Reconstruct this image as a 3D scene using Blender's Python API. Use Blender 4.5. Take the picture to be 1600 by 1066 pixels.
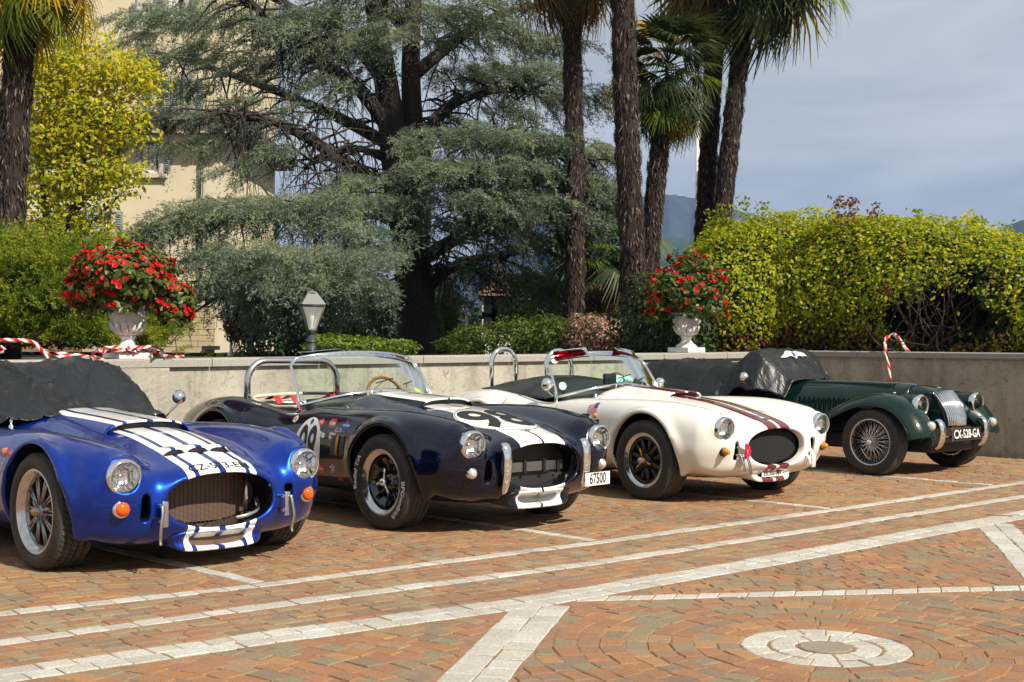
import bpy, bmesh, math, random
import numpy as np
from mathutils import Vector, Matrix, Euler
R = math.radians
PI = math.pi
random.seed(7)
rng = np.random.default_rng(7)
for o in list(bpy.data.objects):
    bpy.data.objects.remove(o)
sc = bpy.context.scene
col = sc.collection

# ------------------------------------------------------------------ camera
EYE = 1.293
cam = bpy.data.cameras.new('camera')
cam.sensor_width = 36.0
cam.lens = 36.0 * 2161.5 / 1600.0
cam.clip_start = 0.1
cam.clip_end = 20000
camo = bpy.data.objects.new('camera', cam)
col.objects.link(camo)
camo.matrix_world = Matrix.Translation((0, 0, EYE)) @ Matrix.Rotation(R(90), 4, 'X') @ Matrix.Rotation(R(0.392), 4, 'Z')
sc.camera = camo

# ------------------------------------------------------------------ light
SUN_AZ, SUN_EL = -44.0, 42.0          # azimuth from +X (image right), elevation
sd = Vector((math.cos(R(SUN_EL)) * math.cos(R(SUN_AZ)), math.cos(R(SUN_EL)) * math.sin(R(SUN_AZ)), math.sin(R(SUN_EL))))
sun = bpy.data.lights.new('sun', 'SUN')
sun.energy = 5.0
sun.angle = R(0.55)
sun.color = (1.0, 0.93, 0.80)
suno = bpy.data.objects.new('sun', sun)
col.objects.link(suno)
suno.rotation_euler = (-sd).to_track_quat('-Z', 'Y').to_euler()
suno.location = sd * 50

w = bpy.data.worlds.new('World')
sc.world = w
w.use_nodes = True
nt = w.node_tree
nt.nodes.clear()
def wn(t, **kw):
    n = nt.nodes.new(t)
    for k, v in kw.items():
        setattr(n, k, v)
    return n
out = wn('ShaderNodeOutputWorld')
bg = wn('ShaderNodeBackground')
sky = wn('ShaderNodeTexSky', sky_type='NISHITA')
sky.sun_disc = False
sky.sun_elevation = R(SUN_EL)
sky.sun_rotation = R(90 - SUN_AZ)
sky.air_density = 1.0
sky.dust_density = 1.5
tc = wn('ShaderNodeTexCoord')
mp = wn('ShaderNodeMapping')
mp.inputs['Scale'].default_value = (1.0, 1.0, 5.5)
nz = wn('ShaderNodeTexNoise')
nz.inputs['Scale'].default_value = 2.1
nz.inputs['Detail'].default_value = 7
nz.inputs['Roughness'].default_value = 0.55
nz.inputs['Distortion'].default_value = 0.5
cr = wn('ShaderNodeValToRGB')
cr.color_ramp.elements[0].position = 0.40
cr.color_ramp.elements[0].color = (4.25, 4.55, 4.5, 1)
cr.color_ramp.elements[1].position = 0.62
cr.color_ramp.elements[1].color = (6.6, 6.8, 6.5, 1)
mix = wn('ShaderNodeMix', data_type='RGBA')
mix.inputs['Factor'].default_value = 0.90
L = nt.links.new
L(tc.outputs['Generated'], mp.inputs['Vector'])
L(mp.outputs['Vector'], nz.inputs['Vector'])
L(nz.outputs['Fac'], cr.inputs['Fac'])
L(sky.outputs['Color'], mix.inputs['A'])
L(cr.outputs['Color'], mix.inputs['B'])
L(mix.outputs['Result'], bg.inputs['Color'])
bg.inputs['Strength'].default_value = 0.082
L(bg.outputs['Background'], out.inputs['Surface'])
sc.view_settings.view_transform = 'Standard'
sc.view_settings.look = 'None'
sc.view_settings.exposure = 0.50
sc.view_settings.gamma = 1.0
sc.view_settings.use_curve_mapping = False
sc.cycles.max_bounces = 8
sc.cycles.transparent_max_bounces = 12
sc.cycles.caustics_reflective = False
sc.cycles.caustics_refractive = False

# ------------------------------------------------------------------ helpers
def mesh(name, v, f, mat=None, smooth=True, tint=None):
    """v (n,3); f list of polygons or int array (m,k)"""
    me = bpy.data.meshes.new(name)
    v = np.asarray(v, dtype=np.float32).reshape(-1, 3)
    if isinstance(f, np.ndarray):
        m, k = f.shape
        me.vertices.add(len(v))
        me.vertices.foreach_set('co', v.ravel())
        me.loops.add(m * k)
        me.loops.foreach_set('vertex_index', f.astype(np.int32).ravel())
        me.polygons.add(m)
        me.polygons.foreach_set('loop_start', np.arange(0, m * k, k, dtype=np.int32))
        try:
            me.polygons.foreach_set('loop_total', np.full(m, k, dtype=np.int32))
        except Exception:
            pass
        me.update(calc_edges=True)
    else:
        me.from_pydata(v.tolist(), [], f)
        me.update()
    if len(me.polygons):
        me.polygons.foreach_set('use_smooth', np.full(len(me.polygons), bool(smooth)))
    if tint is not None:
        a = me.attributes.new('tint', 'FLOAT', 'POINT')
        a.data.foreach_set('value', np.asarray(tint, dtype=np.float32))
    if mat is not None:
        for m_ in (mat if isinstance(mat, (list, tuple)) else [mat]):
            me.materials.append(m_)
    return me

def link(name, me, parent=None, loc=None, rot=None):
    o = bpy.data.objects.new(name, me)
    col.objects.link(o)
    if parent is not None:
        o.parent = parent
    if loc is not None:
        o.location = loc
    if rot is not None:
        o.rotation_euler = rot
    return o

def obj(name, v, f, mat, parent=None, smooth=True, tint=None, loc=None, rot=None):
    return link(name, mesh(name, v, f, mat, smooth, tint), parent, loc, rot)

def tag(o, label=None, cat=None, group=None, kind=None):
    if label: o['label'] = label
    if cat: o['category'] = cat
    if group: o['group'] = group
    if kind: o['kind'] = kind
    return o

def thing(name, label, cat, loc=(0, 0, 0), rz=0.0, group=None):
    o = bpy.data.objects.new(name, None)
    o.empty_display_size = 0.2
    col.objects.link(o)
    o.location = loc
    o.rotation_euler = (0, 0, rz)
    return tag(o, label, cat, group)

class G:
    """accumulates polygons"""
    def __init__(s):
        s.v = []; s.f = []
    def add(s, vf, M=None):
        v, f = vf
        n = len(s.v)
        if M is not None:
            v = [tuple(M @ Vector(p)) for p in v]
        s.v.extend([tuple(p) for p in v])
        s.f.extend([tuple(i + n for i in q) for q in f])
        return s
    def obj(s, name, mat, parent=None, smooth=True, **k):
        return obj(name, s.v, s.f, mat, parent, smooth, **k)

def box(x0, x1, y0, y1, z0, z1, b=0.0):
    if b <= 0:
        v = [(x, y, z) for x in (x0, x1) for y in (y0, y1) for z in (z0, z1)]
        f = [(0, 1, 3, 2), (4, 6, 7, 5), (0, 4, 5, 1), (2, 3, 7, 6), (0, 2, 6, 4), (1, 5, 7, 3)]
        return v, f
    bm = bmesh.new()
    bmesh.ops.create_cube(bm, size=1.0)
    for q in bm.verts:
        q.co = ((x0 + x1) / 2 + q.co.x * (x1 - x0), (y0 + y1) / 2 + q.co.y * (y1 - y0), (z0 + z1) / 2 + q.co.z * (z1 - z0))
    bmesh.ops.bevel(bm, geom=bm.edges[:], offset=b, segments=2, affect='EDGES', profile=0.6)
    bm.verts.index_update()
    r = [tuple(q.co) for q in bm.verts], [tuple(q.index for q in p.verts) for p in bm.faces]
    bm.free()
    return r

def tube(pts, r, n=8, closed=False, cap=True):
    """tube along points; r float or list"""
    P = [Vector(p) for p in pts]
    m = len(P)
    rs = r if isinstance(r, (list, tuple, np.ndarray)) else [r] * m
    v = []; f = []
    up = None
    for i in range(m):
        if closed:
            t = P[(i + 1) % m] - P[i - 1]
        else:
            t = P[min(i + 1, m - 1)] - P[max(i - 1, 0)]
        if t.length < 1e-9: t = Vector((0, 0, 1))
        t.normalize()
        if up is None:
            a = Vector((0, 0, 1)) if abs(t.z) < 0.9 else Vector((1, 0, 0))
            up = (a - t * a.dot(t)).normalized()
        else:
            up = up - t * up.dot(t)
            up = up.normalized() if up.length > 1e-6 else t.orthogonal().normalized()
        s = t.cross(up)
        for k in range(n):
            a = 2 * PI * k / n
            v.append(tuple(P[i] + (up * math.cos(a) + s * math.sin(a)) * rs[i]))
    for i in range(m if closed else m - 1):
        j = (i + 1) % m
        for k in range(n):
            l = (k + 1) % n
            f.append((i * n + k, i * n + l, j * n + l, j * n + k))
    if cap and not closed:
        f.append(tuple(range(n))[::-1])
        f.append(tuple((m - 1) * n + k for k in range(n)))
    return v, f

def lathe(prof, n=32, axis='z', closed=False):
    """prof list of (r, h); around z or x axis"""
    v = []; f = []
    m = len(prof)
    for k in range(n):
        a = 2 * PI * k / n
        c, s = math.cos(a), math.sin(a)
        for r, h in prof:
            v.append((r * c, r * s, h) if axis == 'z' else (h, r * c, r * s))
    for k in range(n):
        l = (k + 1) % n
        for i in range(m if closed else m - 1):
            j = (i + 1) % m
            q = (k * m + i, l * m + i, l * m + j, k * m + j)
            f.append(q)
    return v, f

def sweep_flat(pts, nrm, wid, th):
    """ribbon: pts, list of width directions, width, thickness"""
    v = []; f = []
    P = [Vector(p) for p in pts]
    for i, p in enumerate(P):
        t = (P[min(i + 1, len(P) - 1)] - P[max(i - 1, 0)]).normalized()
        s = Vector(nrm[i]).normalized() if isinstance(nrm, list) else Vector(nrm).normalized()
        s = (s - t * s.dot(t)).normalized()
        u = t.cross(s)
        ww = wid[i] if isinstance(wid, (list, tuple)) else wid
        for a, b in ((-1, -1), (1, -1), (1, 1), (-1, 1)):
            v.append(tuple(p + s * (a * ww / 2) + u * (b * th / 2)))
    for i in range(len(P) - 1):
        for k in range(4):
            l = (k + 1) % 4
            f.append((i * 4 + k, i * 4 + l, i * 4 + 4 + l, i * 4 + 4 + k))
    f.append((3, 2, 1, 0)); n = len(v); f.append((n - 4, n - 3, n - 2, n - 1))
    return v, f

def crv(pts, n=8, closed=False):
    """Catmull-Rom through points"""
    P = [Vector(p) for p in pts]
    o = []
    m = len(P)
    for i in range(m if closed else m - 1):
        a = P[(i - 1) % m] if (closed or i > 0) else P[0] * 2 - P[1]
        b = P[i]; c = P[(i + 1) % m]
        d = P[(i + 2) % m] if (closed or i + 2 < m) else P[-1] * 2 - P[-2]
        for k in range(n):
            t = k / n
            o.append(0.5 * ((2 * b) + (c - a) * t + (2 * a - 5 * b + 4 * c - d) * t * t + (3 * b - a - 3 * c + d) * t ** 3))
    if not closed:
        o.append(P[-1])
    return o

def spl(xs, ys):
    """smooth 1-D curve, clamped outside"""
    xs = np.array(xs, float); ys = np.array(ys, float)
    d = np.gradient(ys, xs)
    T = np.linspace(xs[0], xs[-1], 600)
    i = np.clip(np.searchsorted(xs, T) - 1, 0, len(xs) - 2)
    h = xs[i + 1] - xs[i]; t = (T - xs[i]) / h
    Y = (2*t**3-3*t**2+1)*ys[i] + (t**3-2*t**2+t)*h*d[i] + (-2*t**3+3*t**2)*ys[i+1] + (t**3-t**2)*h*d[i+1]
    return lambda s: np.interp(s, T, Y)

def smin(a, b, k):
    h = np.maximum(k - np.abs(a - b), 0) / k
    return np.minimum(a, b) - h * h * h * k / 6.0
def smax(a, b, k):
    return -smin(-a, -b, k)

def surface_nets(fn, lo, hi, h, sym=True, newton=4):
    """fn(x,y,z) negative inside. sym: mirrored in x."""
    if sym:
        nx = int(math.ceil(hi[0] / h)) + 2
        X = (np.arange(nx) + 0.5) * h
    else:
        X = np.arange(lo[0], hi[0] + h, h)
    Y = np.arange(lo[1], hi[1] + h, h); Z = np.arange(lo[2], hi[2] + h, h)
    V = fn(X[:, None, None], Y[None, :, None], Z[None, None, :]).astype(np.float32)
    V = np.broadcast_to(V, (len(X), len(Y), len(Z)))
    if sym:
        V = np.concatenate([V[::-1], V], axis=0)
        X = np.concatenate([-X[::-1], X])
    V = np.ascontiguousarray(V)
    ins = V < 0
    nx, ny, nz_ = V.shape
    S = np.zeros((nx - 1, ny - 1, nz_ - 1, 3), np.float32)
    Cn = np.zeros((nx - 1, ny - 1, nz_ - 1), np.int32)
    faces = []
    edges = []
    for ax in range(3):
        a = [slice(None)] * 3; b = [slice(None)] * 3
        a[ax] = slice(0, -1); b[ax] = slice(1, None)
        E = ins[tuple(a)] != ins[tuple(b)]
        I = np.argwhere(E)
        v0 = V[tuple(I.T)]
        J = I.copy(); J[:, ax] += 1
        v1 = V[tuple(J.T)]
        p = I.astype(np.float32)
        p[:, ax] += v0 / (v0 - v1)
        o1, o2 = [(1, 2), (2, 0), (0, 1)][ax]
        for d1 in (0, -1):
            for d2 in (0, -1):
                c = I.copy(); c[:, o1] += d1; c[:, o2] += d2
                ok = (c[:, o1] >= 0) & (c[:, o2] >= 0) & (c[:, o1] < S.shape[o1]) & (c[:, o2] < S.shape[o2])
                np.add.at(S, tuple(c[ok].T), p[ok]); np.add.at(Cn, tuple(c[ok].T), 1)
        edges.append((ax, o1, o2, I, v0 < 0))
    m = Cn > 0
    idx = -np.ones(m.shape, np.int64)
    idx[m] = np.arange(m.sum())
    P = S[m] / Cn[m][:, None]
    P = np.stack([X[0] + P[:, 0] * h, Y[0] + P[:, 1] * h, Z[0] + P[:, 2] * h], 1).astype(np.float64)
    for ax, o1, o2, I, neg in edges:
        ok = (I[:, o1] > 0) & (I[:, o2] > 0) & (I[:, o1] < m.shape[o1]) & (I[:, o2] < m.shape[o2])
        I = I[ok]; neg = neg[ok]
        q = []
        for d1, d2 in ((-1, -1), (0, -1), (0, 0), (-1, 0)):
            c = I.copy(); c[:, o1] += d1; c[:, o2] += d2
            q.append(idx[tuple(c.T)])
        q = np.stack(q, 1)
        q[~neg] = q[~neg][:, ::-1]
        faces.append(q)
    F = np.concatenate(faces)
    P = project(fn, P, newton, 0.6 * h)
    return P, F

def grad(fn, P, e=1e-3):
    g = np.empty_like(P)
    for k in range(3):
        a = P.copy(); b = P.copy(); a[:, k] += e; b[:, k] -= e
        g[:, k] = (fn(a[:, 0], a[:, 1], a[:, 2]) - fn(b[:, 0], b[:, 1], b[:, 2])) / (2 * e)
    return g

def project(fn, P, it=4, mx=0.05):
    for _ in range(it):
        v = fn(P[:, 0], P[:, 1], P[:, 2]); g = grad(fn, P)
        n2 = np.maximum((g * g).sum(1), 1e-3)
        st = -(v / n2)[:, None] * g
        L_ = np.linalg.norm(st, axis=1, keepdims=True)
        st *= np.minimum(1, mx / np.maximum(L_, 1e-9))
        P = P + st
    return P

def drop(fn, P, axis, start, sign, steps=220, ds=0.01):
    """march points along an axis from `start` until fn<0; returns hit points (bisected) and a mask"""
    P = np.array(P, float); P[:, axis] = start
    hit = np.zeros(len(P), bool)
    for _ in range(steps):
        v = fn(P[:, 0], P[:, 1], P[:, 2])
        hit |= v < 0
        P[~hit, axis] += sign * ds
        if hit.all(): break
    lo_ = P.copy(); lo_[:, axis] -= sign * ds; hi_ = P.copy()
    for _ in range(14):
        mid = (lo_ + hi_) / 2
        v = fn(mid[:, 0], mid[:, 1], mid[:, 2])
        i = v < 0
        hi_[i] = mid[i]; lo_[~i] = mid[~i]
    return lo_, hit

def lobe(x, s, z, T, n=2.0, xc=None, c0=0.2, c1=0.2, n_end=2.0):
    """swept super-ellipse along s. T rows: (s, xc, zc, a, b)"""
    T = np.array(T, float)
    S = T[:, 0]
    X0, Z0, A, B = (spl(S, T[:, i])(s) for i in (1, 2, 3, 4))
    t = np.maximum(np.maximum((S[0] + c0 - s) / c0, (s - (S[-1] - c1)) / c1), 0)
    q = (np.abs((x - X0) / A) ** n + np.abs((z - Z0) / B) ** n)
    q = (q ** (n_end / n) + t ** n_end) ** (1.0 / n_end)
    return (q - 1) * np.minimum(A, B) * 0.9

# ------------------------------------------------------------------ materials
def mat(name, color=(.5, .5, .5), rough=.5, metal=0.0, **kw):
    m = bpy.data.materials.new(name)
    m.use_nodes = True
    b = m.node_tree.nodes['Principled BSDF']
    b.inputs['Base Color'].default_value = (*color, 1)
    b.inputs['Roughness'].default_value = rough
    b.inputs['Metallic'].default_value = metal
    for k, v in kw.items():
        b.inputs[k].default_value = v
    return m
def N(m, t, **kw):
    n = m.node_tree.nodes.new(t)
    for k, v in kw.items():
        if k in n.inputs.keys() if hasattr(n.inputs, 'keys') else False:
            n.inputs[k].default_value = v
        else:
            setattr(n, k, v)
    return n
def LK(m, a, b):
    m.node_tree.links.new(a, b)
def bsdf(m): return m.node_tree.nodes['Principled BSDF']
def math_n(m, op, a, b=None, c=None):
    n = m.node_tree.nodes.new('ShaderNodeMath'); n.operation = op
    for i, q in enumerate((a, b, c)):
        if q is None: continue
        if isinstance(q, (int, float)): n.inputs[i].default_value = q
        else: LK(m, q, n.inputs[i])
    return n.outputs[0]
def mixc(m, fac, a, b, blend='MIX'):
    n = m.node_tree.nodes.new('ShaderNodeMix'); n.data_type = 'RGBA'; n.blend_type = blend
    for key, q in (('Factor', fac), ('A', a), ('B', b)):
        s = [i for i in n.inputs if i.name == key and (i.type == 'RGBA' or key == 'Factor')][0]
        if isinstance(q, (int, float)): s.default_value = q
        elif isinstance(q, tuple): s.default_value = (*q, 1) if len(q) == 3 else q
        else: LK(m, q, s)
    return [o for o in n.outputs if o.type == 'RGBA'][0]
def noise(m, scale, detail=4, rough=.55, vec=None, coord='Object', dist=0.0):
    n = m.node_tree.nodes.new('ShaderNodeTexNoise')
    n.inputs['Scale'].default_value = scale; n.inputs['Detail'].default_value = detail
    n.inputs['Roughness'].default_value = rough; n.inputs['Distortion'].default_value = dist
    if vec is None:
        t = m.node_tree.nodes.new('ShaderNodeTexCoord'); vec = t.outputs[coord]
    LK(m, vec, n.inputs['Vector'])
    return n.outputs['Fac']
def ramp(m, fac, stops, interp='LINEAR'):
    n = m.node_tree.nodes.new('ShaderNodeValToRGB'); n.color_ramp.interpolation = interp
    e = n.color_ramp.elements
    while len(e) < len(stops): e.new(0.5)
    for q, (p, c) in zip(e, stops):
        q.position = p; q.color = (*c, 1) if len(c) == 3 else c
    LK(m, fac, n.inputs['Fac'])
    return n.outputs['Color']
def bump(m, h, strength=.3, dist=.01):
    n = m.node_tree.nodes.new('ShaderNodeBump')
    n.inputs['Strength'].default_value = strength; n.inputs['Distance'].default_value = dist
    LK(m, h, n.inputs['Height']); LK(m, n.outputs['Normal'], bsdf(m).inputs['Normal'])
def attr(m, name='tint'):
    n = m.node_tree.nodes.new('ShaderNodeAttribute'); n.attribute_name = name
    return n.outputs['Fac']
def leaf_mat(name, stops, rough=.5, trans=.35):
    """leaf colour from the per-leaf tint, with light passing through"""
    m = mat(name, rough=rough)
    c = ramp(m, attr(m), stops)
    LK(m, c, bsdf(m).inputs['Base Color'])
    bsdf(m).inputs['Specular IOR Level'].default_value = 0.3
    tr = m.node_tree.nodes.new('ShaderNodeBsdfTranslucent')
    LK(m, mixc(m, 1.0, c, (1.25, 1.2, .6), 'MULTIPLY'), tr.inputs['Color'])
    mx = m.node_tree.nodes.new('ShaderNodeMixShader'); mx.inputs[0].default_value = trans
    LK(m, bsdf(m).outputs[0], mx.inputs[1]); LK(m, tr.outputs[0], mx.inputs[2])
    LK(m, mx.outputs[0], m.node_tree.nodes['Material Output'].inputs['Surface'])
    return m

M = {}
M['chrome'] = mat('chrome', (.82, .82, .83), .07, 1.0)
M['rimchrome'] = mat('rim chrome', (.56, .56, .57), .14, 1.0)
M['steel'] = mat('brushed steel', (.55, .55, .55), .25, 1.0)
M['dark_metal'] = mat('dark metal', (.05, .05, .055), .38, .7)
M['gunmetal'] = mat('gunmetal', (.30, .30, .31), .30, .9)
M['gold'] = mat('gold metal', (.62, .30, .06), .22, 1.0)
M['black'] = mat('black', (.008, .008, .008), .5)
M['interior'] = mat('black leather', (.012, .012, .014), .45)
M['cream_trim'] = mat('cream piping', (.62, .55, .40), .5)
M['red_belt'] = mat('red webbing', (.55, .012, .015), .65)
M['wood'] = mat('wooden rim', (.25, .09, .02), .25)
M['orange'] = mat('orange lens', (.85, .12, .005), .12, **{'Transmission Weight': .25, 'IOR': 1.45})
M['amber'] = mat('amber lens', (.80, .26, .01), .12, **{'Transmission Weight': .25, 'IOR': 1.45})
M['white'] = mat('white paint', (.78, .78, .76), .3)
M['offwhite'] = mat('white print', (.75, .74, .70), .5)
M['blackprint'] = mat('black print', (.01, .01, .01), .5)
M['redprint'] = mat('red print', (.55, .02, .02), .4)
M['blueprint'] = mat('blue print', (.03, .06, .30), .4)
M['greenprint'] = mat('green print', (.03, .40, .10), .4)
M['yellow'] = mat('yellow fabric', (.62, .72, .02), .6)
def glass_mat(name, tintc, ior=1.09, rough=.0):
    m = bpy.data.materials.new(name); m.use_nodes = True
    n = m.node_tree; n.nodes.clear()
    o = n.nodes.new('ShaderNodeOutputMaterial')
    t = n.nodes.new('ShaderNodeBsdfTransparent'); t.inputs[0].default_value = (*tintc, 1)
    g = n.nodes.new('ShaderNodeBsdfGlossy'); g.inputs['Roughness'].default_value = rough
    fr = n.nodes.new('ShaderNodeFresnel'); fr.inputs[0].default_value = ior
    mx = n.nodes.new('ShaderNodeMixShader')
    n.links.new(fr.outputs[0], mx.inputs[0]); n.links.new(t.outputs[0], mx.inputs[1]); n.links.new(g.outputs[0], mx.inputs[2])
    n.links.new(mx.outputs[0], o.inputs['Surface'])
    return m
M['glass'] = glass_mat('windscreen glass', (.90, .965, .94))
M['lens'] = glass_mat('headlight glass', (.93, .95, .95), 1.4)
M['lampglass'] = mat('lantern glass', (.70, .70, .64), .15, 0, **{'Alpha': .34})  # pale base colour stands in for light reflected by the panes
def rubber():
    m = mat('tyre rubber', (.018, .018, .018), .62)
    n_ = noise(m, 30, 4)
    LK(m, ramp(m, n_, [(.3, (.012, .012, .012)), (.75, (.035, .033, .03))]), bsdf(m).inputs['Base Color'])
    return m
M['rubber'] = rubber()
def tread():
    m = mat('tyre tread', (.03, .03, .028), .75)
    n_ = noise(m, 25, 4)
    LK(m, ramp(m, n_, [(.3, (.030, .029, .027)), (.75, (.085, .08, .07))]), bsdf(m).inputs['Base Color'])
    return m
M['tread'] = tread()
# ------------------------------------------------------------------ sports car body field (x left, y rearward, z up; front axle at y=0)
FEND = [(-.650,.565,.525,.160,.175),(-.47,.580,.530,.195,.222),(-.30,.605,.535,.205,.245),(0.0,.630,.545,.205,.262),(.35,.630,.545,.198,.265),(.80,.610,.535,.175,.258),(1.30,.600,.520,.160,.245),(1.8,.60,.49,.14,.24)]
NOSE = [(-.775,0,.448,.395,.178),(-.58,0,.445,.450,.212),(-.30,0,.45,.50,.275),(0.0,0,.46,.52,.325),(.40,0,.47,.53,.355),(.80,0,.48,.55,.385),(1.16,0,.49,.60,.410),(1.45,0,.49,.64,.36)]
LOW = [(-.680,0,.360,.58,.140),(-.48,0,.365,.720,.170),(-.28,0,.375,.785,.190),(0.0,0,.39,.800,.205),(.50,0,.40,.780,.225),(1.20,0,.42,.765,.265),(1.80,0,.43,.785,.275),(2.30,0,.44,.835,.26),(2.80,0,.45,.79,.22),(3.22,0,.47,.60,.16)]
REAR = [(1.35,.635,.50,.09,.22),(1.65,.63,.52,.13,.235),(2.0,.63,.54,.18,.26),(2.3,.635,.545,.205,.285),(2.65,.62,.545,.20,.26),(3.0,.57,.54,.175,.19),(3.25,.50,.53,.12,.12)]
DECK = [(2.05,0,.52,.60,.26),(2.35,0,.52,.60,.275),(2.7,0,.52,.57,.25),(3.0,0,.52,.52,.19),(3.24,0,.52,.42,.12)]
def make_cobra(yf, az):
    """signed field of the body; yf = front wheel arch, az = arch centre height"""
    def skin(x, y, z):
        ax = np.abs(x)
        d = lobe(x, y - .10 * np.clip(.62 - z, -.2, .4), z, NOSE, 2.5, c0=.22, c1=.5)
        d = smin(d, lobe(ax, y, z, FEND, 2.15, c0=.18, c1=.8), .17)
        d = smin(d, lobe(x, y, z, LOW, 3.0, c0=.22, c1=.35), .09)
        d = smin(d, lobe(ax, y, z, REAR, 2.1, c0=.6, c1=.25), .13)
        d = smin(d, lobe(x, y, z, DECK, 2.5, c0=.5, c1=.25), .12)
        for yc, rr, xo in ((yf, .384, .805), (2.286, .388, .825)):      # flared lips over the wheels
            lw = np.clip((z - az + .02) / .22, 0, 1)
            q = np.sqrt((np.sqrt((y - yc) ** 2 + (z - az) ** 2) - rr) ** 2 + (ax - xo + .07 * (1 - lw)) ** 2) - (.006 + .020 * lw)
            q = np.maximum(q, az - .10 - z)
            d = smin(d, q, .10)
        q = np.sqrt((ax - .585) ** 2 + (z - .615) ** 2) - .100          # headlight seats
        q = smax(q, np.maximum(-.600 - y, y + .35), .03)
        return smin(d, q, .06)
    def body(x, y, z):
        ax = np.abs(x)
        d = skin(x, y, z)
        q = (((ax / .340) ** 2.3 + (np.abs(z - .447) / .148) ** 2.3) ** (1 / 2.3) - 1) * .148
        d = smax(d, -np.maximum(q, y + .34), .035)                     # mouth
        q = np.maximum(np.sqrt((ax - .462) ** 2 + (np.maximum(np.abs(z - .43) - .05, 0)) ** 2) - .026, y + .44)
        d = smax(d, -q, .012)                                          # duct slots
        for yc, rr in ((yf, .376), (2.286, .380)):
            q = np.maximum(np.sqrt((y - yc) ** 2 + (z - az) ** 2) - rr, .572 - ax)
            d = smax(d, -q, .018)
        q = ((ax / .575) ** 3.2 + (np.abs(y - 1.80) / .50) ** 3.2) ** (1 / 3.2) - 1
        d = smax(d, -np.maximum(q * .5, .28 - z), .03)                 # cockpit
        q = np.maximum(np.sqrt((ax - .585) ** 2 + (z - .608) ** 2) - .084, y + .55)
        d = smax(d, -q, .01)                                           # headlight bowls
        return np.maximum(d, .165 + .04 * np.clip(-y - .1, 0, .4) / .4 - z)
    return skin, body

def cobra_body_mesh(yf, az, h=.0125):
    skin, body = make_cobra(yf, az)
    v, f = surface_nets(body, (-1, -.86, .1), (.96, 3.36, .99), h)
    c = v[f].mean(1)
    ax = np.abs(c[:, 0])
    dark = np.zeros(len(f), int)
    for yc, rr in ((yf, .378), (2.286, .382)):
        dark[(np.hypot(c[:, 1] - yc, c[:, 2] - az) < rr + .003) & (ax < .80) & (ax > .565) & (skin(c[:, 0], c[:, 1], c[:, 2]) < -.006)] = 1
    q = (ax / .335) ** 2.3 + (np.abs(c[:, 2] - .447) / .143) ** 2.3
    dark[(q < 1.0) & (c[:, 1] > -.70) & (c[:, 1] < -.3)] = 1
    q = (ax / .575) ** 3.2 + (np.abs(c[:, 1] - 1.80) / .50) ** 3.2
    dark[(q < 1.02) & (c[:, 2] < .70)] = 1
    dark[(np.abs(ax - .462) < .03) & (c[:, 1] < -.4) & (np.abs(c[:, 2] - .43) < .08) & (skin(c[:, 0], c[:, 1], c[:, 2]) < -.012)] = 1
    dark[c[:, 2] < .17] = 1
    me = mesh('sports_car_body', v, f, [M['black'], M['black']])
    me.polygons.foreach_set('material_index', dark.astype(np.int32))
    return skin, body, me

# ------------------------------------------------------------------ flat print laid on the skin
def flat_text(txt, size, bold=0.0, sx=1.0, grid=.03, align='CENTER', shear=0.0):
    cu = bpy.data.curves.new('print', 'FONT')
    cu.body = txt; cu.size = size; cu.offset = bold * size; cu.shear = shear
    cu.align_x = align; cu.align_y = 'CENTER'; cu.resolution_u = 3
    o = bpy.data.objects.new('print', cu); col.objects.link(o)
    dg = bpy.context.evaluated_depsgraph_get(); dg.update()
    me = bpy.data.meshes.new_from_object(o.evaluated_get(dg))
    bpy.data.objects.remove(o); bpy.data.curves.remove(cu)
    r = chop(me, grid, sx)
    return r
def chop(me, grid, sx=1.0):
    bm = bmesh.new(); bm.from_mesh(me)
    for v in bm.verts: v.co.x *= sx
    if len(bm.verts) and grid:
        xs = [v.co.x for v in bm.verts]; ys = [v.co.y for v in bm.verts]
        for ax, a, b in ((0, min(xs), max(xs)), (1, min(ys), max(ys))):
            k = math.floor(a / grid) * grid
            while k < b:
                co = [0, 0, 0]; no = [0, 0, 0]; co[ax] = k; no[ax] = 1
                bmesh.ops.bisect_plane(bm, geom=bm.verts[:] + bm.edges[:] + bm.faces[:], plane_co=co, plane_no=no, dist=1e-6)
                k += grid
    bm.verts.index_update()
    v = np.array([tuple(q.co) for q in bm.verts]).reshape(-1, 3); f = [tuple(q.index for q in p.verts) for p in bm.faces]
    bm.free(); bpy.data.meshes.remove(me)
    return v, f
def flat_poly(pts, grid=.03):
    me = bpy.data.meshes.new('poly'); me.from_pydata([(p[0], p[1], 0) for p in pts], [], [tuple(range(len(pts)))]); me.update()
    return chop(me, grid)
def ellipse(rx, ry, n=40, cx=0, cy=0, a0=0):
    return [(cx + rx * math.cos(2 * PI * k / n + a0), cy + ry * math.sin(2 * PI * k / n + a0)) for k in range(n)]
def rect(wd, ht, cx=0, cy=0):
    return [(cx - wd / 2, cy - ht / 2), (cx + wd / 2, cy - ht / 2), (cx + wd / 2, cy + ht / 2), (cx - wd / 2, cy + ht / 2)]
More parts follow.
